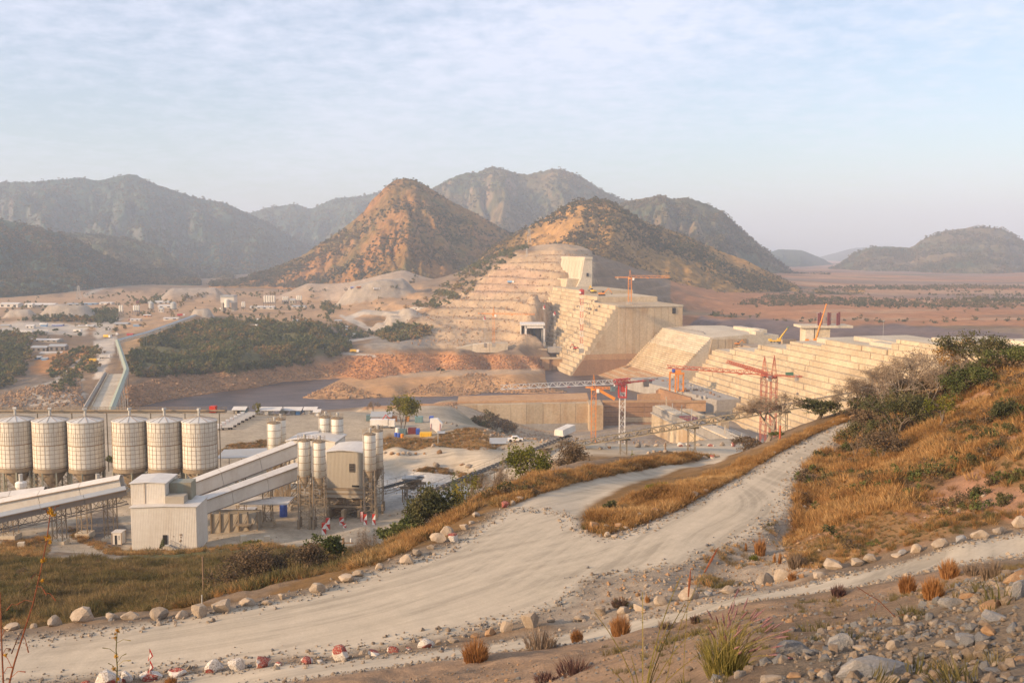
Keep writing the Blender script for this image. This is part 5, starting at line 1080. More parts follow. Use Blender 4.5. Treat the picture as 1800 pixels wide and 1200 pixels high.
# small loading conveyor and hopper right of the works
def open_conveyor(label, A, B, w_, legs, belt=True, h_=1.1, name='belt_conveyor', cover=None, r=.07):
    A = Vector(A); B = Vector(B); d = B-A; L_ = d.length; u = d.normalized(); s = u.cross(Vector((0, 0, 1))).normalized(); up = s.cross(u).normalized(); T = thing(name, label, 'conveyor', A)
    b = MB(); b.truss(A-up*h_, B-up*h_, w_, h_, max(4, int(L_/1.6)), r); b.build('frame', DUSTY if not cover else cover, T)
    b = MB(); b.prism([A-s*w_*.42, B-s*w_*.42, B+s*w_*.42, A+s*w_*.42], up*.1); b.build('belt', BLACKP, T)
    b = MB()
    for k in range(int(L_/2)): c = A+d*(k+.5)/int(L_/2); b.bar(c-s*w_*.45+up*.2, c-s*w_*.12-up*.02, .07); b.bar(c+s*w_*.45+up*.2, c+s*w_*.12-up*.02, .07)
    tag(b.build('rollers', GSTEEL, T), kind='stuff')
    b = MB()
    for sg in (-1, 1):
        b.bar(A+s*(w_/2+.5)*sg+up*1.0, B+s*(w_/2+.5)*sg+up*1.0, .035)
        for k in range(int(L_/2.5)+1): c = A+d*min(1, k/(L_/2.5)); b.bar(c+s*(w_/2+.5)*sg, c+s*(w_/2+.5)*sg+up, .03)
    b.build('handrail', DUSTY if not cover else cover, T)
    for f, wd in legs:
        c = A+d*f-up*h_; g0 = gz(c.x, c.y); b = MB()
        for sg in (-1, 1):
            for e in (-1, 1): b.bar((c.x+sg*wd, c.y+e*wd, g0-.5), (c.x+sg*wd, c.y+e*wd, c.z), .1)
        nl = max(2, int((c.z-g0)/1.3))
        for j in range(nl):
            za = g0+(c.z-g0)*j/nl; zb_ = g0+(c.z-g0)*(j+1)/nl
            for e in (-1, 1): b.bar((c.x-wd, c.y+e*wd, za if j % 2 else zb_), (c.x+wd, c.y+e*wd, zb_ if j % 2 else za), .05); b.bar((c.x+e*wd, c.y-wd, za if j % 2 else zb_), (c.x+e*wd, c.y+wd, zb_ if j % 2 else za), .05)
        b.build('trestle', DUSTY if not cover else cover, T)
        b = MB(); b.bb(c.x-wd*2.0, c.x+wd*2.0, c.y-wd, c.y+wd, c.z-.35, c.z); b.build('cross_head', DUSTY if not cover else cover, T)
    return T
T = open_conveyor('short dark conveyor feeding the small square hopper', P(672, 858, 208), P(742, 838, 216), 1.8, ((.55, .5), (.95, .6)))
b = MB(); hp = P(725, 850, 215); g0 = gz(hp.x, 215)
T = thing('feed_hopper', 'small dark square feed hopper on a lattice frame', 'hopper', (hp.x, 215, g0)); zz_ = hp.z-g0
b = MB(); b.add([(x*2.1, y*1.6+1, zz_+1.1) for x, y in ((-1, -1), (1, -1), (1, 1), (-1, 1))]+[(x*.5, y*.5+1, zz_-1.4) for x, y in ((-1, -1), (1, -1), (1, 1), (-1, 1))], [(k, (k+1) % 4, 4+(k+1) % 4, 4+k) for k in range(4)]); b.build('bin', STEEL, T, False)
b = MB(); b.bb(-2.3, 2.3, -.8, 2.8, zz_+1.05, zz_+1.3); b.build('rim', GSTEEL, T, False); leg_frame(T, (-1.7, 1.7), (-.4, 2.4), 0, zz_+.8, .12, 3, DUSTY, .06)
T = open_conveyor('long ground conveyor climbing to the hooded head among the trees', P(738, 872, 196), P(1000, 765, 262), 2.2, ((.45, .7), (.8, .8), (.96, .9)), h_=1.0)
hA = P(982, 766, 257); hB = P(1004, 756, 263); b = MB(); u = (hB-hA); s_ = u.cross(Vector((0, 0, 1))).normalized()
b.prism([hA-s_*1.4, hA+s_*1.4, hA+s_*1.2+Vector((0, 0, 1.6)), hA-s_*1.2+Vector((0, 0, 1.6))], u); b.build('head_hood', SHEDW, T)
T = open_conveyor('long raised conveyor crossing below the dam toward the right bank', P(1005, 777, 250), P(1560, 679, 205), 2.4, ((.19, .8), (.425, .8), (.71, .75)), h_=1.3, cover=paint('sand_coloured_steel', (.22, .18, .12), .7, (.22, .16, .10), .5, 1), r=.15)
# hut on posts by the conveyor
c = P(853, 850, 216); g0 = gz(c.x, 216); T = thing('watch_hut', 'little timber watch hut with a pitched roof on thin posts', 'hut', (c.x, 216, g0))
for x in (-.7, .7):
    for y in (-.6, .6): b = MB(); b.bar((x, y, 0), (x, y, 2), .07); b.build('post', TIMB, T, False)
b = MB(); b.prism([(-1.1, -1, 1.1), (0, -1, 2.9), (1.1, -1, 1.1), (.9, -1, 1.1), (0, -1, 2.6), (-.9, -1, 1.1)], (0, 2, 0)); b.build('roof', TIMB, T, False)
# ================================================================ cranes
def tower_crane(label, px, Y, py_base, py_jib, mw, tip, ctip, mast_c, jib_c, apex=6, base_z=None, bands=None, cab_c=None, hook=None, name='tower_crane', apex_c=None, jh=1.6, flat=False, group=None, cw=True):
    """mast at pixel px / distance Y; tip and ctip are the jib and counter-jib ends as (pixel x, distance)"""
    B = P(px, py_base, Y); 
    if base_z is not None: B.z = base_z
    zj = P(px, py_jib, Y).z; T = thing(name, label, 'crane', (B.x, Y, B.z), 0, group); jb = Vector((B.x, Y, zj)); hw = mw/2
    n = max(4, int((zj-B.z)/(mw*1.25)))
    def seg(z0, z1, k, m_):
        b = MB(); b.truss((B.x, Y, z0), (B.x, Y, z1), mw, mw, k, mw*.07, up=Vector((0, 1, 0))); 
        b.v = [(x, y-hw, z) for x, y, z in b.v]; b.build('mast', m_, T)
    if bands:
        for i in range(bands): seg(B.z+(zj-B.z)*i/bands, B.z+(zj-B.z)*(i+1)/bands, max(2, n//bands), mast_c[i % 2])
    else: seg(B.z, zj, n, mast_c)
    b = MB(); b.bb(B.x-hw*1.8, B.x+hw*1.8, Y-hw*1.8, Y+hw*1.8, B.z-3, B.z+.6); b.build('base', CONC_G, T)
    b = MB(); b.lathe([(hw*1.3, -.2), (hw*1.3, .9)], jb, 10); b.build('slewing_ring', apex_c or jib_c, T)
    E = Vector((P(tip[0], 600, tip[1]).x, tip[1], zj+1)); C = Vector((P(ctip[0], 600, ctip[1]).x, ctip[1], zj+1)); J = jb+Vector((0, 0, 1)); d = (E-J).normalized(); s = d.cross(Vector((0, 0, 1))).normalized()
    b = MB(); b.truss(J+d*mw*.4, E, mw*.75, jh, int((E-J).length/(jh*1.15)), .16 if mw > 2 else .12, tri=True); b.build('jib', jib_c, T)
    dc = (C-J).normalized(); b = MB(); b.truss(J, C, mw*.7, .6, int((C-J).length/2), .12); b.build('counter_jib', apex_c or jib_c, T)
    if cw: b = MB(); w_ = C-dc*2.5; b.bar(w_+Vector((0, 0, -1.6)), w_+Vector((0, 0, .8)), 1.1, 4, cap=True); b.build('counterweight', CONC_G, T)
    if apex:
        top = J+Vector((0, 0, apex)); b = MB()
        for sx in (-1, 1):
            for e in (-1, 1): b.bar(J+s*hw*.8*sx+d*hw*.8*e, top, .13)
        for k in range(1, 4):
            f = k/4; r_ = hw*.8*(1-f); zz_ = Vector((0, 0, apex*f))
            for sx in (-1, 1): b.bar(J+s*r_*sx+d*r_+zz_, J+s*r_*sx-d*r_+zz_, .08); b.bar(J+s*r_+d*r_*sx+zz_, J-s*r_+d*r_*sx+zz_, .08)
        b.build('apex', apex_c or jib_c, T)
        b = MB(); b.bar(top, J+(E-J)*.62+Vector((0, 0, jh)), .06); b.bar(top, J+(E-J)*.3+Vector((0, 0, jh)), .06); b.bar(top, C, .06); b.build('tie_bars', STEEL, T)
    b = MB(); b.box(J+d*hw*2.1+s*hw*1.2+Vector((0, 0, -1.2)), (1.7, 1.7, 2.2), math.atan2(d.y, d.x)); b.build('cab', cab_c or WHITEP, T)
    f = hook or .45; hk = J+(E-J)*f; b = MB(); b.box(hk+Vector((0, 0, -.3)), (1.8, 1.4, .7), math.atan2(d.y, d.x)); b.build('trolley', apex_c or jib_c, T)
    return T, J, E, C, d
T, J, E, C, d = tower_crane('big tower crane with white lattice mast and jib and a red slewing head', 1093, 560, 786, 677, 3.1, (880, 536), (1150, 575), WHITEP, WHITEP, apex=0, base_z=-113, apex_c=REDP, jh=2.4)
b = MB(); b.bb(J.x-2.6, J.x+2.6, 557.4, 562.6, J.z-7.5, J.z-1.2); 
h = MB(); [h.bar((J.x+a*2, 560+c*2, J.z-8), (J.x+a*2.2, 560+c*2.2, J.z-1), .35) for a in (-1, 1) for c in (-1, 1)]; h.box((J.x, 560, J.z-3), (3.4, 3.4, 3.2)); h.box((J.x, 560, J.z-7.6), (4.6, 4.6, .8)); h.build('turret', REDP, T)
dd = (C-J).normalized(); h = MB(); h.truss(J-dd*5.5, J+dd*5.5, 2.6, 2.6, 8, .3); h.build('head_frame', REDP, T)
h = MB(); h.box(J+d*6+Vector((0, 0, -2.8)), (2.4, 2.2, 2.6), .2); h.build('operator_cab', TEAL, T)
h = MB(); h.box(J+dd*18.5+Vector((0, 0, -1)), (3, 2.6, 4.5), .2); h.build('ballast', STEEL, T)
T, J, E, C, d = tower_crane('orange tower crane with a boom folded down beside the white one', 1043, 575, 785, 685, 2.7, (1078, 572), (1030, 577), ORP, ORP, apex=8, base_z=-114, jh=1, cw=False)
h = MB(); h.bar(J+Vector((1.5, -2, 0)), P(1081, 701, 571), 1.0, 4, cap=True, r2=1.2); h.build('boom', ORP, T)
# two red cranes in front of the stepped face
tower_crane('left one of the two red cranes, its jib pointing away toward the dam', 1340, 466, 800, 660, 2.5, (1279, 512), (1356, 448), RUSTR, RUSTR, apex=8.5, base_z=-112, jh=1.3, cab_c=STEEL)
T, J, E, C, d = tower_crane('right one of the two red cranes with the long level jib to the left', 1357, 452, 800, 664, 2.6, (1173, 482), (1412, 446), RUSTR, RUSTR, apex=9.5, base_z=-112, jh=1.5, cab_c=WHITEP, hook=.3)
h = MB(); h.box(J+(C-J)*.55+Vector((0, 0, 1.2)), (3.6, .3, 1.6), 0); h.build('jib_sign', GREENP, T); h = MB(); h.bar(C+Vector((-2, 0, 0)), C+Vector((-2, 0, -7)), .05); h.box(C+Vector((-2, 0, -7.4)), (.9, .9, .8)); h.build('hook_block', STEEL, T)
h = MB(); q = J+(E-J)*.3; h.bar(q, q+Vector((0, 0, -11)), .05); h.box(q+Vector((0, 0, -11.5)), (.9, .9, 1.2)); h.build('hook_block', STEEL, T)
# far cranes
tower_crane('orange tower crane standing on top of the far dam section', 1107, 905, 531, 490, 2.9, (1176, 900), (1080, 910), ORP, ORP, apex=7, base_z=zt+1.5, jh=2)
T, J, E, C, d = tower_crane('tall slender crane mast banded red and white at the far dam', 1022, 850, 614, 513, 2.3, (1022.5, 820), (1021.5, 864), (WHITEP, REDP), REDP, apex=0, base_z=P(1022, 614, 850).z, bands=9, apex_c=REDP, jh=2.4)
h = MB(); h.box((J.x, 850, J.z-1.2), (4, 4, 4.4)); h.build('turret', REDP, T)
tower_crane('orange tower crane before the quarried benches', 868, 915, 604, 554, 1.9, (940, 905), (841, 922), ORP, ORP, apex=7, jh=1.2)
tower_crane('pale red headed crane, left one of the small pair at the far dam toe', 957, 905, 602, 541, 1.2, (957, 880), (957, 915), GSTEEL, REDP, apex=2, jh=1.6, group=None)
tower_crane('pale red headed crane, right one of the small pair at the far dam toe', 975, 895, 605, 552, 1.2, (976, 870), (975, 905), GSTEEL, REDP, apex=2, jh=1.6)
tower_crane('thin pale crane with a red cab beside the orange crane at the benches', 852, 925, 604, 560, .9, (853, 900), (852, 935), GSTEEL, REDP, apex=2, jh=1.2)
# gantry with blue cab
c = G(1187, 688, -100.8); T = thing('gantry_crane', 'orange portal gantry crane with a blue cab on the work platform', 'gantry', c)
hh = P(1187, 657, c.y).z-c.z; w_ = (1190-1174)/1750*c.y
for x, y in ((-w_*.55, 3), (-w_*.05, -2.5), (w_*.4, 3.5), (w_*.85, -1)): b = MB(); b.bb(x-.55, x+.55, y-.5, y+.5, 0, hh); b.build('leg', ORP, T, False)
b = MB(); b.bb(-w_*.1, w_*.9, -3, -1, hh-.2, hh+1.3); b.bb(-w_*.6, w_*.45, 2.4, 4, hh-.2, hh+1.3); b.build('girder', ORP, T, False)
b = MB(); b.bb(-1.2, 3.6, -2.5, 3.5, hh+1.3, hh+3); b.build('trolley', ORP, T, False); b = MB(); b.bb(-2.6, -.6, -2.5, 0, hh+1.3, hh+4); b.build('cab', BLUEP, T, False)
b = MB(); b.bb(w_*.3, w_*.95, -1.4, -.6, .3, 1.1); b.build('sill', ORP, T, False)
# mobile cranes
def mobile_crane(label, px, py, Y, tip, col, L_=9, flip=1, base_z=None):
    c = P(px, py, Y); T = thing('mobile_crane', label, 'mobile crane', c); b = MB(); b.bb(-L_/2, L_/2, -1.3, 1.3, .9, 1.8); b.build('chassis', col, T, False)
    b = MB(); b.bb(-L_/2*flip-.9, -L_/2*flip+1.3, -1.2, 1.2, 1.4, 2.9); b.build('cab', col, T, False)
    for k in range(4):
        for y in (-1.3, 1.1): b = MB(); x = -L_/2+1+k*(L_-2)/3; b.bar((x, y, .55), (x, y+.25, .55), .55, 12, cap=True); b.build('wheel', BLACKP, T, False)
    b = MB(); b.bb(L_*.12, L_*.4, -1.2, 1.2, 1.8, 3.2); b.build('superstructure', col, T, False)
    a = c+Vector((L_*.3, 0, 2.6)); e = P(tip[0], tip[1], Y+tip[2]); b = MB(); m = a.lerp(e, .5); b.bar(a, m, .75, 4, .65, True); b.build('boom', col, T); b = MB(); b.bar(m, e, .5, 4, .4, True); b.build('boom_extension', col, T)
    b = MB(); b.bar(a+Vector((1.6, 0, -1)), a.lerp(e, .35), .3, 6, cap=True); b.build('ram', GSTEEL, T); b = MB(); b.bar(e, e+(e-a).normalized()*1.2, .55, 6, cap=True); b.build('boom_head', GREENP if col == YELP else col, T)
    return T
mobile_crane('yellow mobile crane with raised telescopic boom on the dam top', 1364, 602, D(160, -18, 0).y, (1384, 577, 4), YELP)
mobile_crane('orange mobile crane with a tall steep boom beside the concrete pier', 1428, 603, D(205, -30, 0).y, (1452, 537, 6), ORP, 8)
def excavator(label, px, py, Y, s=1.0, col=YELP, rz=0):
    c = P(px, py, Y); T = thing('excavator', label, 'excavator', c, rz)
    for y in (-1.1, 1.1): b = MB(); b.prism([(-2*s, y*s-.3, .1), (2*s, y*s-.3, .1), (2.3*s, y*s-.3, .6*s), (1.9*s, y*s-.3, 1*s), (-1.9*s, y*s-.3, 1*s), (-2.3*s, y*s-.3, .6*s)], (0, .6, 0)); b.build('track', BLACKP, T, False)
    b = MB(); b.bb(-2.2*s, 1.6*s, -1.2*s, 1.2*s, 1.05*s, 2.1*s); b.build('body', col, T, False); b = MB(); b.bb(.2*s, 1.6*s, .2*s, 1.2*s, 2.1*s, 3.1*s); b.build('cab', DARK, T, False)
    b = MB(); b.bar((1.4*s, 0, 1.8*s), (4.2*s, 0, 4.8*s), .3*s, 4, cap=True); b.build('boom', col, T, False); b = MB(); b.bar((4.2*s, 0, 4.9*s), (6.3*s, 0, 2*s), .25*s, 4, cap=True); b.build('arm', col, T, False)
    b = MB(); b.prism([(6*s, -.6*s, 2*s), (6.9*s, -.6*s, 1.6*s), (6.4*s, -.6*s, .7*s), (5.6*s, -.6*s, 1.0*s)], (0, 1.2*s, 0)); b.build('bucket', STEEL, T, False); return T
mobile_crane('orange crawler crane parked in front of the white shed', 921, 609, 950, (930, 597, 0), ORP, 11, -1)
excavator('yellow excavator on the dam platform below the tower block', 1058, 520, 955, 1.5, ORP); excavator('orange excavator on the far dam platform beside a white bin', 1043, 515, 985, 1.5, YELP, 2)
excavator('red machine lying low at the foot of the banded mast', 1012, 614, 900, 1.0, REDP, 2.4); excavator('small orange machine on the grey dam top next to the brown box', 1296, 606.5, D(112, -14, 0).y, .9, ORP)
# ================================================================ vehicles
def dump_truck(name='dump_truck', cab=WHITEP, body=None):
    T = thing(name, '', 'truck'); body = body or WHITEP
    b = MB(); b.bb(-4.2, 4.2, -.45, .45, .8, 1.1); b.build('chassis', STEEL, T, False)
    b = MB(); b.prism([(2.3, -1.2, .9), (4.3, -1.2, .9), (4.3, -1.2, 2.0), (4.0, -1.2, 3.0), (2.3, -1.2, 3.0)], (0, 2.4, 0)); cb = b.build('cab', cab, T, False)
    b = MB(); b.bb(4.2, 4.33, -1.0, 1.0, 2.05, 2.75); b.build('windscreen', DARK, cb, False); b = MB(); b.bb(4.28, 4.4, -1.1, 1.1, .9, 1.4); b.build('bumper', REDP, T, False)
    b = MB(); x0, x1, z0, z1 = -4.3, 2.0, 1.2, 2.6
    b.bb(x0, x1, -1.25, -1.13, z0, z1); b.bb(x0, x1, 1.13, 1.25, z0, z1); b.bb(x1-.12, x1, -1.25, 1.25, z0, z1+.5); b.bb(x0, x0+.12, -1.25, 1.25, z0, z1-.2); b.build('tipper_body', body, T, False); b = MB(); b.bb(x0, x1, -1.12, 1.12, z0-.1, z0+.05); b.build('tipper_floor', TIMB, T, False)
    for x in (3.2, 1.2, -2.0, -3.3):
        for y in (-1.25, .95): b = MB(); b.bar((x, y, .52), (x, y+.3, .52), .52, 12, cap=True); b.build('wheel', BLACKP, T, False)
    return T
tr0 = dump_truck(); tp_ = [(390, 758, 318), (397, 755.5, 322), (404, 753, 326), (411, 750.5, 330), (418, 748, 334), (424, 745.5, 338), (430, 743, 342)]
tn = ['nearest', 'second nearest', 'third nearest', 'middle', 'third farthest', 'second farthest', 'farthest']
for i, (px, py, Y) in enumerate(tp_):
    o = tr0 if i == 0 else copy_tree(tr0); c = P(px+6, py, Y); o.location = (c.x, Y, gz(c.x, Y)); o.rotation_euler = (0, 0, R(200)); o.scale = (.58, .58, .62); o['label'] = tn[i]+' white cab dump truck of the slanting row beside the silos'; o['group'] = 'dump trucks parked in a slanting row'
def pickup(label, px, py, col, y0=100, y1=1500, s=1.0, rz=0, group=None, kind='car'):
    c = gpix(px, py, y0, y1); T = thing('parked_'+('truck' if kind == 'truck' else 'car'), label, kind, c, rz, group)
    if kind == 'truck':
        b = MB(); b.bb(-3.5*s, 1.8*s, -1.2*s, 1.2*s, .9*s, 2.7*s); b.build('load_body', col, T, False); b = MB(); b.bb(2*s, 3.8*s, -1.2*s, 1.2*s, .6*s, 2.6*s); b.build('cab', WHITEP, T, False)
        ws = (2.9, -1.2, -2.6)
    else:
        b = MB(); b.prism([(-2.2*s, -.85*s, .4*s), (2.2*s, -.85*s, .4*s), (2.1*s, -.85*s, 1.0*s), (1.1*s, -.85*s, 1.1*s), (.5*s, -.85*s, 1.65*s), (-.9*s, -.85*s, 1.65*s), (-1.2*s, -.85*s, 1.05*s), (-2.2*s, -.85*s, 1.0*s)], (0, 1.7*s, 0)); b.build('body', col, T, False)
        b = MB(); b.bb(-.8*s, .6*s, -.88*s, .88*s, 1.1*s, 1.5*s); b.build('windows', DARK, T, False); ws = (1.4, -1.4)
    for x in ws:
        for y in (-.95, .75): b = MB(); b.bar((x*s, y*s, .42*s), (x*s, (y+.2)*s, .42*s), .42*s, 10, cap=True); b.build('wheel', BLACKP, T, False)
    return T
pickup('white pickup parked behind the low metal roofed shed', 906, 776, WHITEP, 230, 480)
T = pickup('white lorry with a red loading arm behind the right slim silos', 672, 752, WHITEP, 240, 420, 1.1, 0, None, 'truck'); b = MB(); b.bar((0, 0, 2.7), (1.2, 0, 4.4), .18, 4, cap=True); b.bar((1.2, 0, 4.4), (2.4, 0, 3.2), .14, 4, cap=True); b.build('loading_arm', REDP, T, False)
# ================================================================ sheds and boxes of the yard
def shed(label, px, py, wpx, hpx, depth, roof=ROOFW, wall=SHEDW, rise=.8, y0=150, y1=600, name='open_shed', bays=3, rz=0, group=None, wallmix=None, over=.5):
    c = gpix(px, py, y0, y1); Y = c.y; w_ = wpx/1750*Y; h_ = hpx/1750*Y; T = thing(name, label, 'shed', c, rz, group)
    for k in range(bays+1):
        for y in (0, depth): b = MB(); x = -w_/2+w_*k/bays; b.bar((x, y, 0), (x, y, h_), .1); b.build('post', STEEL, T, False)
    for sg in (-1, 1): b = MB(); ym = depth/2; b.prism([(-w_/2-over, ym-sg*.0, h_+rise), (w_/2+over, ym, h_+rise), (w_/2+over, ym+sg*(depth/2+over), h_-.05), (-w_/2-over, ym+sg*(depth/2+over), h_-.05)], (0, 0, .08)); b.build('roof_sheet', roof, T, False)
    for k in range(bays):
        if wallmix is None or wallmix[k % len(wallmix)] is not None:
            m_ = wall if wallmix is None else wallmix[k % len(wallmix)]; b = MB(); b.bb(-w_/2+w_*k/bays+.1, -w_/2+w_*(k+1)/bays-.1, .2, depth-.2, 0, h_-.2); b.build('store_room', m_, T, False)
    return T
shed('small open shed with a bright roof at the left of the yard edge', 420, 727, 20, 7, 5, wallmix=[SHEDG, None, TEAL], y0=300, y1=420)
shed('long yard shed with twin pale roofs at the river side', 472, 729, 38, 8, 6, wallmix=[None, SHEDW, None], bays=4, y0=300, y1=420); shed('long yard shed right half with white doors', 510, 729, 36, 8, 6, wallmix=[SHEDW, None, SHEDG, LBLUE], bays=4, y0=300, y1=420)
shed('white roofed hut right of the long yard shed', 545, 728, 20, 8, 4, wallmix=[SHEDW, None], bays=2, y0=300, y1=420); shed('tiny pointed white hut right of the long yard shed', 557, 731, 9, 7, 3, wallmix=[WHITEP], bays=1, y0=300, y1=420)
shed('open workshop with a low pitched roof between containers', 670, 741, 34, 9, 6, roof=ROOFG, wallmix=[SHEDG, None, None, ORSH], bays=4, rise=1.3, y0=280, y1=420)
def container(label, px, py, wpx, hpx, mat, rz=0, depth=2.4, y0=200, y1=430, group=None, name='shipping_container', open_=False):
    c = gpix(px, py, y0, y1); Y = c.y; w_ = wpx/1750*Y; h_ = hpx/1750*Y; T = thing(name, label, 'container', c, rz, group)
    b = MB(); b.bb(-w_/2, w_/2, 0, depth, .05, h_); b.build('body', mat, T, False); b = MB(); n = max(3, int(w_/.7))
    for k in range(n): x = -w_/2+w_*(k+.5)/n; b.bb(x-.12, x+.12, -.07, .0, .15, h_-.15)
    tag(b.build('ribs', mat, T, False), kind='stuff'); b = MB(); b.bb(-w_/2-.03, w_/2+.03, -.03, depth+.03, h_, h_+.08); b.build('roof', mat, T, False); return T
container('dark blue grey container at the left of the workshop roof', 650, 740, 13, 10, TEAL); container('small brick brown store left of the workshop opening', 660, 743, 13, 8, TIMB); container('orange container under the right end of the workshop', 690, 741, 14, 9, ORSH)
container('narrow orange box right of the big yard tree', 716, 741, 6, 8, ORSH); container('teal container right of the big yard tree', 736, 743, 14, 10, paint('sea_green_paint', (.16, .27, .26), .6, (.3, .26, .2), .4, .8)); container('bright blue double toilet cabin in the yard', 758, 741, 7, 8, BLUEP, name='toilet_cabin')
container('dark red bin full of scrap beside the tree trunk', 724, 763, 14, 10, MAROON, y0=200, y1=380, name='scrap_bin'); container('blue scrap bin next to the dark red one', 734, 764, 6, 9, BLUEP, y0=200, y1=380, name='scrap_bin')
container('yellow orange skip at the edge of the yard', 748, 768, 21, 7, YELP, y0=200, y1=380, name='skip'); container('dark green bin left of the big tree trunk', 708, 764, 12, 9, TEAL, y0=200, y1=380, name='scrap_bin')
for i, (px, py, m_, lb) in enumerate([(696, 767, BLUEP, 'blue barrel left of two below the yard tree'), (701, 768, BLUEP, 'blue barrel right of two below the yard tree'), (707, 769, ORP, 'orange barrel below the yard tree')]):
    c = gpix(px, py, 200, 380); drum(lb, px, py, c.y, .5, 1.1, m_, 'barrel', 'barrel')
c = gpix(699, 762, 200, 380); drum('white round water tank left of the yard tree', 699, 762, c.y, .7, 1.8, WHITEP, 'water_tank', 'tank')
# white hopper silo lying tilted
c = gpix(763, 760, 230, 400); T = thing('tilted_hopper', 'white hopper standing tilted on the yard beside the blue toilets', 'hopper', c)
b = MB(); s_ = 14.5/1750*c.y/2; q = 1750/c.y
b.prism([(-1.3, 0, 4.2), (1.1, 0, 4.4), (2.6, 0, 2.6), (2.0, 0, .4), (.9, 0, 0), (-1.2, 0, 1.7)], (0, 2.2, 0)); b.build('body', WHITEP, T, False)
for x in (-1.0, 1.8): b = MB(); b.bar((x, -.1, 0), (x+.1, -.1, 2.8), .08); b.build('leg', REDP, T, False)
T = shed('low shed with a sloping metal roof beside the middle road', 880, 782, 34, 3, 7, roof=ROOFG, rise=.9, y0=230, y1=420, wallmix=[None, SHEDG, None])
shed('tiny lean-to with a flat grey roof near the white hopper', 775, 765, 8, 4, 3, roof=ROOFG, rise=.3, y0=230, y1=400, bays=1, wallmix=[TIMB])
# flat concrete slab
m_ = MB(); pa = [gpix(px, py, 150, 300) for px, py in ((672, 823), (757, 816), (770, 832), (672, 835))]
# poles
def pole(label, px, pyb, hpx, y0, y1, mat=TIMB, lamp=False, cross=True, r=.11):
    c = gpix(px, pyb, y0, y1); h_ = hpx/1750*c.y; T = thing('lamp_post' if lamp else 'utility_pole', label, 'pole', c); b = MB(); b.bar((0, 0, -.3), (0, 0, h_), r, 6, r*.8, True); b.build('post', mat, T, False)
    if cross: b = MB(); b.bar((-.8, 0, h_-.4), (.8, 0, h_-.4), .06); b.build('cross_arm', mat, T, False); 
    for k in (-.6, .6):
        if cross: b = MB(); b.bar((k, 0, h_-.35), (k, 0, h_-.05), .06, 6, cap=True); b.build('insulator', WHITEP, T, False)
    if lamp:
        for k in (-.4, .4): b = MB(); b.box((k, -.2, h_-.2), (.7, .3, .5)); b.build('floodlight', GSTEEL, T, False)
    return T
pole('dark thin pole rising from the brown grass bank', 358, 1052, 78, 55, 110, r=.07, cross=False); pole('dark pole by the dirt track below the batching house', 604, 985, 42, 70, 190)
pole('bare timber post beside the rubble of the middle road', 1169, 812, 17, 120, 300, cross=False); pole('rust red post at the edge of the upper haul road', 1371, 771, 24, 95, 160, cross=False, mat=RUSTR)
pole('pale lamp post on a stone base behind the middle road', 770, 782, 26, 200, 350, mat=GSTEEL, cross=False); pole('slim post beside the third big silo', 191, 808, 32, 228, 330)
T = pole('tall floodlight mast on the dam top', 1552, 603, 34, 560, 700, mat=GSTEEL, cross=False, lamp=True); c = D(230, -40, -57); T.location = (P(1552, 600, c.y).x, c.y, P(1552, 598, c.y).z)
pole('grey post standing in front of the pit wall', 1065, 788, 14, 200, 300, mat=GSTEEL, cross=False)
# triangular road signs
c = gpix(264, 1195, 30, 60); T = thing('road_sign', 'thin post with two red edged triangular warning signs seen side on at the road edge', 'sign', c); h_ = 60/1750*c.y; b = MB(); b.bar((0, 0, -.2), (0, 0, h_), .022, 6); b.build('post', GSTEEL, T, False)
for k, z in enumerate((h_-.32, h_-.82)):
    b = MB(); b.mat(0); b.prism([(-.06, -.01, z-.25), (.16, -.01, z-.02), (0.03, -.01, z+.3)], (0, .02, 0)); b.mat(1); b.prism([(-.01, -.025, z-.15), (.11, -.025, z-.01), (.04, -.025, z+.17)], (0, .01, 0)); b.build('sign_plate', [REDP, WHITEP], T, False)
c = gpix(355, 1083, 45, 62); T = thing('marker_stake', 'thin pale stake stuck beside a roadside boulder', 'stake', c); b = MB(); b.bar((0, 0, -.1), (.02, 0, 40/1750*c.y), .03, 5, cap=True); b.build('stake', GSTEEL, T, False)
# pylons
def pylon(label, px, pyb, pyt, Y, w_=9):
    B = P(px, pyb, Y); h_ = P(px, pyt, Y).z-B.z; T = thing('power_pylon', label, 'pylon', B, 0, 'lattice power pylons'); b = MB(); n = 6
    for k in range(n):
        f0, f1 = k/n, (k+1)/n; r0, r1 = w_/2*(1-f0*.85), w_/2*(1-f1*.85)
        for sx, sy in ((-1, -1), (1, -1), (1, 1), (-1, 1)):
            b.bar((sx*r0, sy*r0, h_*f0), (sx*r1, sy*r1, h_*f1), .28); nx_, ny_ = (-sy, sx); b.bar((sx*r0, sy*r0, h_*f0), (nx_*r1, ny_*r1, h_*f1), .16)
    b.build('lattice', GSTEEL, T, False); b = MB()
    for f, l in ((.72, w_*.8), (.84, w_*.65), (.95, w_*.5)): b.bar((-l, 0, h_*f), (l, 0, h_*f), .22)
    b.build('cross_arms', GSTEEL, T, False)
pylon('power pylon before the dark left spur', 139, 532, 502, 1500, 8); pylon('power pylon at the foot of the cone hill', 723, 468, 440, 1900, 10); pylon('slim pylon on the ridge left of the dam hill', 930, 430, 402, 1600, 7); pylon('slim mast above the quarried benches', 926, 460, 436, 1300, 3)
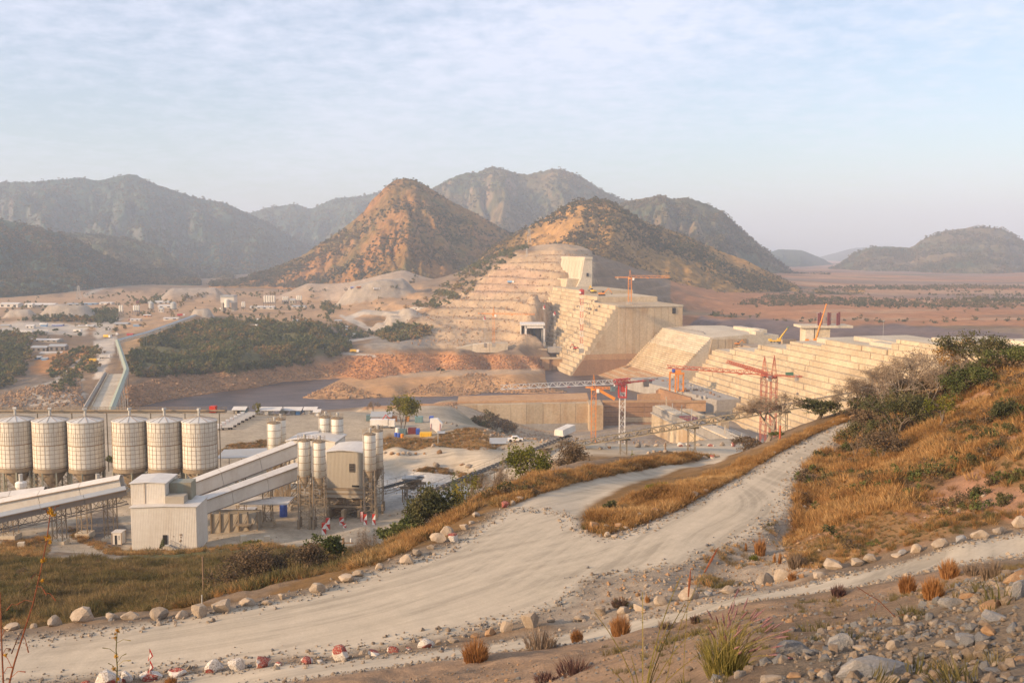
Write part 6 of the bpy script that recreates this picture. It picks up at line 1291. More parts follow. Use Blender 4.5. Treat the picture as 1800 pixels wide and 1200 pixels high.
# ================================================================ bridge and the two long conveyors over the river
b0 = P(166, 724, 505); b1 = P(203, 652, 712); b0.z = -86.5; b1.z = -88.5
u = (b1-b0).normalized(); s = u.cross(Vector((0, 0, 1))).normalized(); T = thing('river_bridge', 'long narrow concrete bridge crossing the river behind the silos', 'bridge', b0)
hw = 5.0; n = 9
for k in range(n):
    p = b0+(b1-b0)*(k/n); q = b0+(b1-b0)*((k+1)/n-.004); m = MB(); m.prism([p-s*hw, q-s*hw, q+s*hw, p+s*hw], (0, 0, -1.4)); m.build('deck_span', CONC_L, T)
    for sg in (-1, 1): m = MB(); m.prism([p+s*hw*sg, q+s*hw*sg, q+s*(hw*sg+.5), p+s*(hw*sg+.5)], (0, 0, 1.0)); m.build('parapet', CONC, T)
    if k: m = MB(); m.bar(p+Vector((0, 0, -1.4))-s*2.5, p+Vector((0, 0, -26))-s*2.5, 1.2, 8); m.bar(p+Vector((0, 0, -1.4))+s*2.5, p+Vector((0, 0, -26))+s*2.5, 1.2, 8); m.build('pier', CONC_G, T)
def long_conveyor(label, pts, w_, mat, cov, group=None, trestle=True, nm='overland_conveyor'):
    T = thing(nm, label, 'conveyor', pts[0], 0, group)
    for a, c in zip(pts, pts[1:]):
        m = MB(); L_ = (c-a).length; m.truss(a, c, w_, 2.2, max(4, int(L_/5)), .25); m.build('truss', mat, T); u = (c-a).normalized(); s = u.cross(Vector((0, 0, 1))).normalized()
        m = MB(); m.prism([a-s*w_*.6+Vector((0, 0, 2.2)), a+Vector((0, 0, 3.5)), a+s*w_*.6+Vector((0, 0, 2.2))], c-a); m.build('cover', cov, T)
        if trestle:
            k = max(1, int(L_/28))
            for j in range(k+1):
                p = a+(c-a)*(j/k); g0 = gz(p.x, p.y)
                if p.z-g0 > 1.5: m = MB(); m.bar((p.x-1.4, p.y, g0), (p.x-.8, p.y, p.z), .22); m.bar((p.x+1.4, p.y, g0), (p.x+.8, p.y, p.z), .22); m.build('trestle', mat, T)
    return T
GRC = paint('faded_green_cover', (.30, .34, .24), .6, (.4, .35, .25), .4, .3); PALEC = paint('pale_conveyor_cover', (.42, .42, .38), .5, (.35, .3, .22), .4, .2)
long_conveyor('faded green covered conveyor running along the right side of the bridge', [b0+s*7.5+Vector((0, 0, 1)), b1+s*7.5+Vector((0, 0, .5)), P(206, 603, 850)], 3, GSTEEL, GRC)
long_conveyor('pale overland conveyor running up toward the far plant', [P(206, 603, 850), P(255, 590, 900), P(300, 574, 980), P(350, 555, 1180)], 3, GSTEEL, PALEC)
long_conveyor('thin pipe conveyor along the left side of the bridge', [b0-s*7.5+Vector((0, 0, -1)), b1-s*7+Vector((0, 0, -1.5))], 2, STEEL, CONC_G, trestle=False)
long_conveyor('small conveyor on the bank at the far left', [P(36, 678, 760), P(50, 633, 900)], 2, STEEL, CONC_G)
# ================================================================ settlement across the river
def house(label, px, py, wpx, hpx, wall, roof, Y=None, rise=.35, rz=0, group=None, name='site_building', nwin=3, depth=None):
    c = gpix(px, py, 600, 2200) if Y is None else P(px, py, Y); Y = c.y; w_ = wpx/1750*Y; h_ = hpx/1750*Y; dp = depth or min(w_*.6, 14); T = thing(name, label, 'building', c, rz, group)
    m = MB(); m.bb(-w_/2, w_/2, 0, dp, -1, h_*(1-rise)); m.build('walls', wall, T, False)
    m = MB(); m.prism([(-w_/2-.4, -.5, h_*(1-rise)), (-w_/2-.4, dp/2, h_), (-w_/2-.4, dp+.5, h_*(1-rise))], (w_+.8, 0, 0)); m.build('roof', roof, T, False)
    if h_ > 2.5:
        for k in range(nwin): m = MB(); x = -w_/2+w_*(k+.5)/nwin; m.bb(x-w_/nwin*.2, x+w_/nwin*.2, -.12, .05, h_*.15, h_*(1-rise)*.75); m.build('opening', DARK, T, False)
    return T
def ripsilos(label, px, py, n, wpx, hpx, Y, mat=SILOP, group='clusters of cement silos across the river', dark=False):
    c = P(px, py, Y); T = thing('silo_cluster', label, 'silos', c, 0, group); r = wpx/1750*Y/2/n
    for k in range(n): m = MB(); h_ = hpx/1750*Y; x = (k-(n-1)/2)*r*2; m.lathe([(r*.95, h_*.28), (r*.95, h_), (r*.3, h_+r*.5)], (x, 0, 0), 12); m.build('silo', mat, T, False, False)
    m = MB()
    for k in range(n+1): m.bar(((k-n/2)*r*2, -r*.7, -2), ((k-n/2)*r*2, -r*.7, hpx/1750*Y*.4), .35)
    m.bb(-n*r, n*r, -r*.6, r*.6, hpx/1750*Y*.15, hpx/1750*Y*.3); m.build('support_frame', STEEL, T, False); return T
ripsilos('five tall pale silos in a tight row by the crushed stone heap', 474, 536, 5, 21, 16, 1290, SILOP); ripsilos('three slim silos right of the tight row of five', 502, 532, 3, 11, 10, 1300); ripsilos('three slim silos farthest right in the far works', 526, 531, 3, 10, 11, 1310)
ripsilos('pair of slim pale silos at the left of the far works', 213, 552, 2, 8, 15, 1120); ripsilos('three slim silos with a dark red roof left of the far works', 240, 550, 3, 12, 13, 1130); ripsilos('single fat grey silo in the far works', 266, 545, 1, 9, 12, 1150, PALEC); ripsilos('single fat pale silo right of the grey one', 305, 546, 1, 11, 13, 1150, PALEC)
ripsilos('two thin white silos right of the far batching tower', 428, 543, 2, 7, 12, 1200)
c = P(401, 544, 1210); T = thing('far_batching_tower', 'pale far batching tower with a big round silo in its open front', 'plant building', c); q = 1210/1750
for a, b_, z0, z1, m_, nm in ((-13*q, 11*q, 12*q, 22*q, SHEDW, 'upper_house'), (-13*q, -9*q, -2, 12*q, SHEDG, 'side_bay'), (6*q, 11*q, -2, 12*q, SHEDG, 'side_bay'), (-13*q, 11*q, 22*q, 25*q, ROOFG, 'roof')):
    m = MB(); m.bb(a, b_, 0 if nm != 'roof' else -1, 14, z0, z1); m.build(nm, m_, T, False)
m = MB(); m.lathe([(4.6*q, 4*q), (4.6*q, 17*q), (2*q, 18.5*q)], (-1*q, -2, 0), 16); m.build('round_silo', SILOP, T, False)
for dx in (-12, 3): m = MB(); m.truss((dx*q, 2, 24*q), ((dx-11)*q, 2, 36*q), 1.5, 1.5, 8, .2); m.build('loading_boom', STEEL, T, False)
SH = [(15, 540, 34, 8, SHEDW, ROOFW, 'long pale warehouse at the far left edge'), (70, 540, 50, 7, SHEDG, ROOFW, 'long grey warehouse right of the far left one'), (50, 541, 14, 8, SHEDW, ROOFW, 'small square block before the grey warehouse'), (130, 537, 24, 4, SHEDG, ROOFG, 'low dark shed behind the left heap'), (158, 536, 22, 4, LBLUE, ROOFG, 'low blue sided shed behind the left heap'), (185, 535, 22, 4, SHEDW, ROOFW, 'low white shed left of the first silos'),
    (278, 534, 36, 5, SHEDW, ROOFW, 'long white roofed shed behind the far silos'), (248, 533, 18, 4, MAROON, MAROON, 'dark red roofed shed behind the far silos'), (290, 541, 26, 5, SHEDW, ROOFW, 'white office block between the fat silos'), (283, 549, 8, 9, SHEDW, ROOFG, 'tall thin white block in the far works'), (460, 543, 42, 5, SHEDW, ROOFW, 'long low pale shed before the five silo row'), (524, 541, 24, 4, SHEDW, ROOFG, 'low white shed under the rightmost silos'), (514, 534, 10, 9, SHEDG, ROOFG, 'grey conveyor house between the right silo groups'),
    (237, 564, 18, 4, SHEDW, ROOFW, 'pale cabin with vehicles around it before the far works'), (258, 557, 12, 4, ORSH, ROOFW, 'orange walled cabin before the far works'), (300, 562, 26, 4, SHEDW, ROOFW, 'row of white cabins before the far works'), (212, 573, 24, 6, SHEDG, ROOFG, 'dark open shed near the road bend'), (240, 574, 12, 4, LBLUE, ROOFG, 'small blue shed near the road bend'),
    (52, 577, 14, 6, SHEDW, ROOFW, 'white cabin on the left sandy yard'), (76, 574, 10, 4, LBLUE, ROOFG, 'bright blue small shed on the left sandy yard'), (100, 573, 18, 3, BLUEP, ROOFW, 'blue sided low shed on the left sandy yard'), (8, 575, 16, 4, SHEDG, ROOFG, 'dark low shed at the left edge of the sandy yard'), (150, 576, 26, 4, SHEDG, ROOFW, 'grey open store on the right of the sandy yard'),
    (75, 601, 50, 5, SHEDG, ROOFW, 'long low building above the sloping roofs'), (68, 618, 28, 10, STEEL, ROOFG, 'wide dark roofed shed on the left terrace'), (100, 617, 28, 12, STEEL, ROOFG, 'second wide dark roofed shed on the left terrace'), (88, 622, 38, 3, SHEDW, ROOFW, 'thin white canopy in front of the dark roofed sheds'), (66, 632, 12, 6, LBLUE, ROOFG, 'blue cabin below the dark roofed sheds'), (78, 633, 10, 5, LBLUE, ROOFG, 'second blue cabin below the dark roofed sheds'),
    (228, 589, 10, 3, REDP, REDP, 'low bright red roof beside the overland conveyor'), (452, 564, 8, 4, WHITEP, ROOFW, 'tiny white hut on the sandy flat'), (528, 566, 26, 4, STEEL, ROOFG, 'dark low workshop on the sandy flat'), (594, 566, 12, 4, SHEDG, ROOFG, 'grey shed at the right of the sandy flat'), (574, 584, 12, 4, ORSH, ROOFW, 'orange walled hut at the wood edge'), (600, 581, 20, 3, SHEDG, ROOFW, 'flat grey canopy beside the wood edge'),
    (565, 594, 12, 7, BLUEP, ROOFG, 'dark blue hut at the wood edge'), (556, 595, 10, 4, GREENP, ROOFG, 'small green cabin at the wood edge'), (624, 592, 8, 7, TEAL, ROOFG, 'teal machine house on the knoll'), (442, 587, 14, 4, SHEDW, ROOFW, 'white roof showing out of the wood'), (404, 599, 12, 5, SHEDW, ROOFW, 'pale roof on posts in the wood'), (430, 599, 14, 4, SHEDW, ROOFW, 'low white roof in the wood right of the pale one'), (789, 523, 10, 3, WHITEP, ROOFW, 'white cabin on the road below the right ridge'), (473, 500, 12, 4, SHEDW, ROOFW, 'small pale hut below the cone hill'), (620, 509, 8, 3, STEEL, BLUEP, 'blue tarpaulin shed on the spoil top')]
for i, (px, py, w_, h_, wl, rf, lb) in enumerate(SH): house(lb, px, py, w_, h_, wl, rf, rise=.4 if h_ < 8 else .3, nwin=max(2, w_//9), rz=rd.uniform(-.1, .1))
vc = [(32+9.2*k, 585) for k in range(6)]
for k, (px, py) in enumerate(vc): pickup(['leftmost', 'second from left', 'third from left', 'third from right', 'second from right', 'rightmost'][k]+' white lorry of the row on the left sandy yard', px, py, WHITEP, 700, 1600, 1.0, .1, 'white lorries in a row on the sandy yard', 'truck')
for px, py, m_, lb, kd in [(136, 584, SHEDW, 'pale tanker lorry right of the lorry row', 'truck'), (148, 575, STEEL, 'long dark trailer above the tanker lorry', 'truck'), (189, 594, YELP, 'yellow lorry at the road bend', 'truck'), (200, 590, SHEDG, 'grey lorry on the bend', 'truck'), (184, 630, SHEDW, 'pale lorry driving toward the bridge', 'truck'), (166, 637, YELP, 'yellow lorry stopped beside the bridge road', 'truck'), (77, 573, WHITEP, 'white van before the blue shed', 'truck'), (623, 620, YELP, 'yellow lorry where the track meets the red bank', 'truck'), (446, 575, STEEL, 'dark truck on the sandy flat', 'truck'), (610, 511, STEEL, 'dark truck on the crushed stone heap', 'truck'), (632, 510, ORSH, 'rusty excavator on the crushed stone heap', 'truck'), (662, 510, WHITEP, 'pale lorry on the crushed stone heap', 'truck'), (605, 577, WHITEP, 'white lorry beside the far track', 'truck'), (615, 592, ORP, 'orange lorry on the knoll', 'truck'), (898, 499, LBLUE, 'pale blue lorry on the quarry bench', 'truck'), (392, 545, WHITEP, 'white lorry before the far batching tower', 'truck'), (256, 556, WHITEP, 'white car before the far works', 'car'), (230, 563, REDP, 'red car by the pale cabin', 'car'), (318, 556, REDP, 'red lorry right of the cabins', 'truck')]:
    pickup(lb, px, py, m_, 600, 2000, 1.15, rd.uniform(-.4, .4), None, kd)
# ================================================================ stones
def rock_mesh(name, seed, sub=2, cuts=9, sx=1, sy=.8, sz=.75, painted=False):
    r = random.Random(seed); bm = bmesh.new(); bmesh.ops.create_icosphere(bm, subdivisions=sub, radius=1)
    for v in bm.verts: v.co *= 1+r.uniform(-.06, .06)
    for _ in range(cuts):
        n = Vector((r.gauss(0, 1), r.gauss(0, 1), r.gauss(0, .8))).normalized(); d = r.uniform(.42, .8)
        for v in bm.verts:
            q = v.co.dot(n)
            if q > d: v.co -= n*(q-d)*.97
    for v in bm.verts: v.co = Vector((v.co.x*sx, v.co.y*sy, v.co.z*sz))*.6
    zmin = min(v.co.z for v in bm.verts)
    for v in bm.verts: v.co.z = v.co.z-zmin*.78; v.co += Vector((r.uniform(-.012, .012), r.uniform(-.012, .012), r.uniform(-.012, .012)))
    me = bpy.data.meshes.new(name); bm.to_mesh(me); bm.free(); return me
def stone_mat(name, c1, c2, c3=None, paintwork=False, sc_=3):
    m, t, b = new_mat(name); n1 = tnoise(t, sc_*.6, 5, .65); n2 = tnoise(t, sc_*5, 5, .7); oi = node(t, 'ShaderNodeObjectInfo')
    c = tmix(t, tramp(t, n1, [(.38, 0), (.62, 1)]), c1, c2); c = tmix(t, 1, c, tramp(t, n2, [(.3, .7), (.7, 1.15)]), 'MULTIPLY'); c = tmix(t, 1, c, tramp(t, oi.outputs['Random'], [(0, .75), (.5, 1.0), (1, 1.12)]), 'MULTIPLY')
    if c3: c = tmix(t, tramp(t, oi.outputs['Random'], [(.55, 0), (.6, 1)]), c, tmix(t, 1, c3, tramp(t, n2, [(.3, .6), (.7, 1.2)]), 'MULTIPLY'))
    if paintwork:
        pos = node(t, 'ShaderNodeTexCoord'); loc = oi.outputs['Location']
        pn = tnoise(t, .7, 1, .4, pos.outputs['Object']); m2 = tmix(t, 1, pn, oi.outputs['Random'], 'ADD')
        mr = node(t, 'ShaderNodeMath', operation='ADD'); t.links.new(pn, mr.inputs[0]); sc2 = node(t, 'ShaderNodeMath', operation='MULTIPLY'); t.links.new(oi.outputs['Random'], sc2.inputs[0]); sc2.inputs[1].default_value = .12; t.links.new(sc2.outputs[0], mr.inputs[1])
        red = tramp(t, mr.outputs[0], [(.535, 0), (.545, 1)]); c = tmix(t, tramp(t, n2, [(.40, 0), (.50, 1)]), c, tmix(t, red, (.62, .56, .48), (.27, .045, .035)))
    t.links.new(c, b.inputs['Base Color']); b.inputs['Roughness'].default_value = .9; b.inputs['Specular IOR Level'].default_value = .2; tbump(t, b, n2, .6, .06); return m
M_PALE = stone_mat('pale_stone', (.43, .345, .255), (.33, .25, .17)); M_GREY = stone_mat('grey_stone', (.25, .245, .235), (.36, .32, .27), sc_=4); M_MIX = stone_mat('mixed_gravel', (.34, .26, .18), (.26, .19, .13), (.21, .20, .185), sc_=5)
M_PNT = stone_mat('painted_stone', (.48, .40, .31), (.36, .28, .20), paintwork=True); M_TAN = stone_mat('tan_rubble', (.42, .26, .135), (.33, .19, .10)); M_REDR = stone_mat('red_rubble', (.46, .22, .095), (.34, .17, .08))
RK_ = [rock_mesh('boulder', 100+i, 2, 17, 1, .75+.05*(i % 4), .62+.07*(i % 5)) for i in range(14)]
def boulder_set(m): 
    o = []
    for k in RK_: q = k.copy(); q.materials.clear(); q.materials.append(m); o.append(q)
    return o
BS = {'pale': boulder_set(M_PALE), 'grey': boulder_set(M_GREY), 'paint': boulder_set(M_PNT), 'tan': boulder_set(M_TAN)}
ORD = ['first', 'second', 'third', 'fourth', 'fifth', 'sixth', 'seventh', 'eighth', 'ninth', 'tenth', 'eleventh', 'twelfth', 'thirteenth', 'fourteenth', 'fifteenth', 'sixteenth', 'seventeenth', 'eighteenth', 'nineteenth', 'twentieth', 'twenty-first', 'twenty-second', 'twenty-third', 'twenty-fourth', 'twenty-fifth', 'twenty-sixth', 'twenty-seventh', 'twenty-eighth', 'twenty-ninth', 'thirtieth', 'thirty-first', 'thirty-second', 'thirty-third', 'thirty-fourth', 'thirty-fifth']
rb = random.Random(11); _bi = [0]
def boulders(pts, kind, where, group, y0, y1):
    for i, q in enumerate(pts):
        px, py, s = q[:3]; kd = q[3] if len(q) > 3 else kind; c = gpix(px, py, y0, y1); w_ = s/1750*c.y; v = _bi[0] % 14; _bi[0] += 1
        o = lk(bpy.data.objects.new('boulder', BS[kd][v])); k = w_/1.02; o.scale = (k, k*rb.uniform(.75, 1), k*rb.uniform(.75, 1.15)*(q[4] if len(q) > 4 else 1)); o.rotation_euler = (rb.uniform(-.12, .12), rb.uniform(-.12, .12), rb.uniform(-.5, .5)+(math.pi if rb.random() < .5 else 0)); o.location = c-Vector((0, 0, w_*.06))
        col = {'pale': 'pale', 'grey': 'grey', 'paint': 'painted', 'tan': 'tan'}[kd]; big = 'big ' if s > 35 else ('small ' if s < 16 else '')
        tag(o, f'{big}{col} boulder, {ORD[i]} from the left {where}', 'boulder', group)
boulders([(22,1126,38),(60,1118,26),(97,1115,35),(145,1108,40),(198,1102,28),(229,1098,38),(278,1092,38),(322,1087,28),(350,1084,36),(390,1074,42),(435,1064,36),(468,1061,26),(497,1052,18),(557,1040,32),(608,1020,40),(630,1012,28),(668,1000,24),(715,990,26),(735,976,22),(757,964,16),(770,952,32),(788,938,28),(797,952,24,'paint'),(815,930,20),(828,920,16),(837,908,20),(886,892,18,'paint'),(901,888,12),(912,879,20),(946,866,10)],
    'pale', 'beyond the haul road', 'boulders lining the far edge of the haul road', 48, 100)
boulders([(150,1208,30),(190,1206,44),(222,1198,30),(265,1194,45),(310,1187,40),(373,1180,38),(418,1177,38),(463,1172,34),(490,1170,16),(540,1166,30),(563,1165,14),(600,1160,34,'paint',1.3),(657,1151,30),(690,1146,28),(718,1142,16),(748,1137,30),(770,1132,16,'pale'),(797,1129,22,'pale'),(835,1120,18,'tan'),(860,1116,26,'tan'),(889,1109,30,'pale'),(930,1102,40,'pale'),(970,1093,20,'pale'),(1018,1088,28,'pale'),(1058,1079,28,'pale'),(1095,1078,26,'pale'),(1125,1072,30,'pale'),(1160,1062,32,'pale'),(1190,1062,14,'tan')],
    'paint', 'between haul road and lower road', 'boulders between the haul road and the lower road', 36, 60)
boulders([(1213,1054,36),(1247,1047,24,'grey'),(1285,1042,36),(1320,1036,18),(1345,1026,48),(1372,1020,34),(1408,1015,16,'tan'),(1438,1014,32),(1468,1000,42),(1502,994,28),(1530,987,28),(1575,979,22),(1587,974,24,'grey'),(1612,970,30),(1655,962,32),(1687,953,28,'grey'),(1721,945,32),(1756,937,30),(1795,925,34)],
    'pale', 'above the lower road', 'boulders along the upper edge of the lower road', 40, 60)
boulders([(1030,935,9),(1045,930,24,'tan'),(1066,928,15),(1086,928,20,'tan'),(1101,930,13),(1068,943,14),(1080,944,15),(1092,940,10),(1104,935,8),(1124,912,16),(1155,903,22,'tan'),(1172,903,9),(1183,890,14),(1196,892,10),(1207,880,16),(1223,874,16),(1241,866,16),(1254,858,14,'tan'),(1268,852,11),(1283,843,10),(1298,836,8),(1317,823,8,'tan'),(1340,809,9),(1361,798,9),(1386,786,10,'tan'),(1415,771,9),(1438,757,10),(1466,745,10),(1483,741,13,'tan'),(1499,737,14,'tan')],
    'pale', 'around the grassy island', 'boulders around the grassy island and the upper road edge', 55, 130)
boulders([(1028,789,8),(1056,789,12),(1072,788,9,'tan'),(1122,786,13),(1138,785,13),(1154,784,12),(1169,784,9),(1196,784,12,'paint'),(1211,784,13,'paint'),(1229,783,12),(1249,784,13,'paint'),(1269,783,11),(1289,784,12,'paint'),(1305,783,10,'paint')],
    'pale', 'outside the middle road', 'boulders on the outer edge of the middle road', 215, 262)
boulders([(677,797,8),(688,799,11,'tan'),(701,800,9,'tan'),(710,799,10),(720,799,13),(731,799,8,'tan'),(746,798,7,'tan'),(773,797,10,'tan'),(768,821,15),(812,818,10,'tan'),(824,821,13),(784,744,6),(795,746,6),(803,749,5),(812,757,6),(806,763,6),(798,768,6),(680,781,6),(694,780,5),(731,780,6),(762,785,12)],
    'pale', 'on the bank behind the works', 'boulders around the bank behind the works', 180, 420)
boulders([(1170,818,9),(1185,822,8),(1205,815,10),(1225,811,12),(1240,808,14),(1252,812,12,'paint'),(1212,829,9),(1262,803,10),(1193,808,8),(1150,812,9),(1140,806,8),(1160,803,7,'tan')], 'pale', 'in rubble by the middle road', 'boulders in the rubble by the middle road', 120, 240)
# the camera's own slope: large single rocks
FR = [(1390,1155,75,'grey','big blue grey boulder with a sharp top beside the purple grass',1.0),(1478,1140,72,'grey','big blue grey wedge shaped boulder, upright in the gravel',.95),(1530,1192,150,'grey','largest flat grey slab at the bottom of the picture',.42),(1425,1152,34,'grey','small grey boulder leaning on the first big one',.8),(1800,1020,90,'tan','large tan boulder at the right edge',.6),(1672,1065,52,'grey','grey boulder at the head of the rock pile',.8),(1740,1072,60,'tan','flat tan boulder on the rock pile',.6),(1790,1050,60,'grey','pointed blue boulder at the right edge of the pile',1),
    (1745,1092,56,'grey','pale grey flat rock lying on the pile',.5),(1700,1050,40,'tan','tan rock behind the pile',.6),(1740,1115,34,'tan','round tan rock in the gravel',1),(1690,1125,42,'grey','small flat grey rock in the gravel',.5),(1570,1140,28,'pale','pale orange rock beside the wedge boulder',.9),(1512,1142,38,'pale','pale rock right of the wedge boulder',.7),(1620,1180,34,'pale','pale split rock right of the flat slab',.8),(1745,1180,46,'grey','flat dark slab in the lower right gravel',.35),(1660,1135,36,'pale','orange white rock in mid gravel',.5),(1605,1105,34,'grey','blue grey rock in the upper gravel',.6),(1560,1120,24,'grey','small blue rock in the upper gravel',.8),(1645,1098,36,'pale','pale orange rock on the upper gravel',.7),(1780,1110,40,'grey','blue grey rock at the right edge',.7),(1300,1190,34,'pale','pale rock at the bottom near the purple grass',.6),(1270,1194,22,'pale','small pale rock at the bottom left of the gravel',.8),(1355,1195,60,'pale','flat pale rock at the bottom of the gravel',.4),(1400,1190,36,'tan','tan rock before the first big boulder',.5),(1440,1185,30,'tan','tan rock left of the flat slab',.6),(1735,1135,22,'pale','small white rock in the gravel',.8),(1790,1160,30,'tan','tan rock near the right bottom corner',.7),(1070,1105,9,'pale','small pale stone left of the golden tuft',.6),(1475,1050,18,'pale','flat pale stone before the purple shrub',.4),(878,1144,9,'grey','small grey stone by the lower road',.5)]
for px, py, s, kd, lb, h_ in FR:
    c = gpix(px, py, 5, 45); w_ = s/1750*c.y; o = lk(bpy.data.objects.new('rock', BS[kd][_bi[0] % 14])); _bi[0] += 1; o.scale = (w_, w_*rb.uniform(.6, .9), w_*h_); o.rotation_euler = (rb.uniform(-.2, .2), rb.uniform(-.15, .15), rb.uniform(-.6, .6)); o.location = c-Vector((0, 0, w_*h_*.1)); tag(o, lb, 'rock')
# ================================================================ scatter
def scatter(name, pts, scl, protos, label, seed=0, tilt=.1, kind='stuff'):
    n = len(pts)
    if n == 0: return
    if 'grass' in name: scl = np.asarray(scl)*np.clip(.66+.9*fbm(pts[:, 0]*.25, pts[:, 1]*.25, 3, 88), .3, 1.15)*.85; tilt = .22
    r = np.random.default_rng(seed); me = bpy.data.meshes.new(name); me.vertices.add(n); me.vertices.foreach_set('co', np.asarray(pts, np.float32).ravel())
    a = me.attributes.new('scl', 'FLOAT', 'POINT'); a.data.foreach_set('value', np.asarray(scl, np.float32))
    a = me.attributes.new('rot', 'FLOAT_VECTOR', 'POINT'); rr = np.c_[r.normal(0, tilt, n), r.normal(0, tilt, n), r.uniform(0, 6.28, n)].astype(np.float32); a.data.foreach_set('vector', rr.ravel())
    a = me.attributes.new('pick', 'INT', 'POINT'); a.data.foreach_set('value', r.integers(0, len(protos), n).astype(np.int32))
    o = lk(bpy.data.objects.new(name, me)); tag(o, label=label, kind=kind)
    col = bpy.data.collections.new(name+'_kinds')
    for i, p in enumerate(protos): q = bpy.data.objects.new('%s_%02d' % (name, i), p); col.objects.link(q)
    ng = bpy.data.node_groups.new(name, 'GeometryNodeTree'); ng.interface.new_socket('Geometry', in_out='INPUT', socket_type='NodeSocketGeometry'); ng.interface.new_socket('Geometry', in_out='OUTPUT', socket_type='NodeSocketGeometry')
    gi = ng.nodes.new('NodeGroupInput'); go = ng.nodes.new('NodeGroupOutput'); ip = ng.nodes.new('GeometryNodeInstanceOnPoints'); ci = ng.nodes.new('GeometryNodeCollectionInfo'); ci.inputs['Collection'].default_value = col; ci.inputs['Separate Children'].default_value = True; ci.inputs['Reset Children'].default_value = True
    def at(nm, ty): q = ng.nodes.new('GeometryNodeInputNamedAttribute'); q.data_type = ty; q.inputs['Name'].default_value = nm; return q.outputs['Attribute']
    l = ng.links.new; l(gi.outputs[0], ip.inputs['Points']); l(ci.outputs[0], ip.inputs['Instance']); ip.inputs['Pick Instance'].default_value = True; l(at('pick', 'INT'), ip.inputs['Instance Index']); l(at('rot', 'FLOAT_VECTOR'), ip.inputs['Rotation']); l(at('scl', 'FLOAT'), ip.inputs['Scale']); l(ip.outputs[0], go.inputs[0])
    md = o.modifiers.new('scatter', 'NODES'); md.node_group = ng; return o
def sample(poly, y0, y1, n, seed=0, x0=None, x1=None, mask=None):
    """n random ground points whose place falls inside a map region drawn over a depth range"""
    r = np.random.default_rng(seed+1000); xs = [p[0] for p in poly]; out = []; got = 0
    xl = min((min(xs)-900)/1750*y for y in (y0, y1)); xr = max((max(xs)-900)/1750*y for y in (y0, y1)); tries = 0
    while got < n and tries < 40:
        X = r.uniform(xl-2, xr+2, 40000); Y = r.uniform(y0, y1, 40000); Z = hz(X, Y); a, b = proj(X, Y, Z); m = inpoly(a, b, poly)
        m &= ~(inpoly(X, Y, ROAD) | inpoly(X, Y, BRANCH) | inpoly(X, Y, LROAD) | inpoly(X, Y, MROAD))
        if mask is not None: m &= mask(X, Y, r)
        out.append(np.stack([X[m], Y[m], Z[m]], -1)); got += int(m.sum()); tries += 1
    o = np.concatenate(out)[:n]; return o
def leaf_mat(name, cols, trans=.25, sc_=.15, var=.5):
    m = bpy.data.materials.new(name); m.use_nodes = True; t = m.node_tree; t.nodes.clear(); o = t.nodes.new('ShaderNodeOutputMaterial'); d = t.nodes.new('ShaderNodeBsdfDiffuse'); tl = t.nodes.new('ShaderNodeBsdfTranslucent'); mx = t.nodes.new('ShaderNodeMixShader'); mx.inputs[0].default_value = trans
    pos = node(t, 'ShaderNodeNewGeometry'); n1 = tnoise(t, sc_, 4, .6, pos.outputs['Position']); oi = node(t, 'ShaderNodeObjectInfo'); rnd_ = node(t, 'ShaderNodeMath', operation='MULTIPLY_ADD'); t.links.new(oi.outputs['Random'], rnd_.inputs[0]); rnd_.inputs[1].default_value = var; 
    sb = node(t, 'ShaderNodeMath', operation='MULTIPLY_ADD'); t.links.new(n1, sb.inputs[0]); sb.inputs[1].default_value = 1.6; sb.inputs[2].default_value = -.3-var/2; t.links.new(sb.outputs[0], rnd_.inputs[2])
    c = tramp(t, rnd_.outputs[0], [(i/(len(cols)-1)*.8+.1, q) for i, q in enumerate(cols)]); n2 = tnoise(t, sc_*20, 3, .6, pos.outputs['Position']); c = tmix(t, 1, c, tramp(t, n2, [(.3, .65), (.7, 1.3)]), 'MULTIPLY')
    t.links.new(c, d.inputs[0]); t.links.new(c, tl.inputs[0]); t.links.new(d.outputs[0], mx.inputs[1]); t.links.new(tl.outputs[0], mx.inputs[2]); t.links.new(mx.outputs[0], o.inputs[0]); return m
GOLD = leaf_mat('golden_grass', [(.20, .115, .045), (.36, .19, .07), (.50, .29, .11), (.56, .37, .17)], .35); OLIV = leaf_mat('olive_grass', [(.10, .095, .035), (.16, .13, .055), (.26, .18, .08), (.30, .21, .10)], .3)
LG = leaf_mat('green_leaves', [(.06, .075, .025), (.10, .115, .04), (.15, .155, .05), (.20, .18, .06)], .25, .5, .3); LD = leaf_mat('dark_leaves', [(.055, .06, .028), (.09, .09, .04), (.13, .115, .05), (.18, .14, .06)], .2, .5, .3)
LB = leaf_mat('dry_brown_leaves', [(.10, .075, .045), (.16, .11, .065), (.22, .15, .09)], .2, .6, .3); LY = leaf_mat('yellow_green_leaves', [(.10, .11, .02), (.18, .17, .03), (.27, .21, .04)], .3, .6, .3); LO = leaf_mat('orange_leaves', [(.28, .13, .03), (.40, .20, .04), (.24, .17, .05)], .3, .6, .3)
FARG = leaf_mat('far_scrub', [(.07, .08, .035), (.11, .105, .045), (.17, .13, .06), (.24, .16, .08)], .1, .004, .6); WOOD = leaf_mat('far_wood', [(.08, .095, .035), (.13, .14, .05), (.20, .17, .06), (.32, .19, .07)], .1, .02, .6)
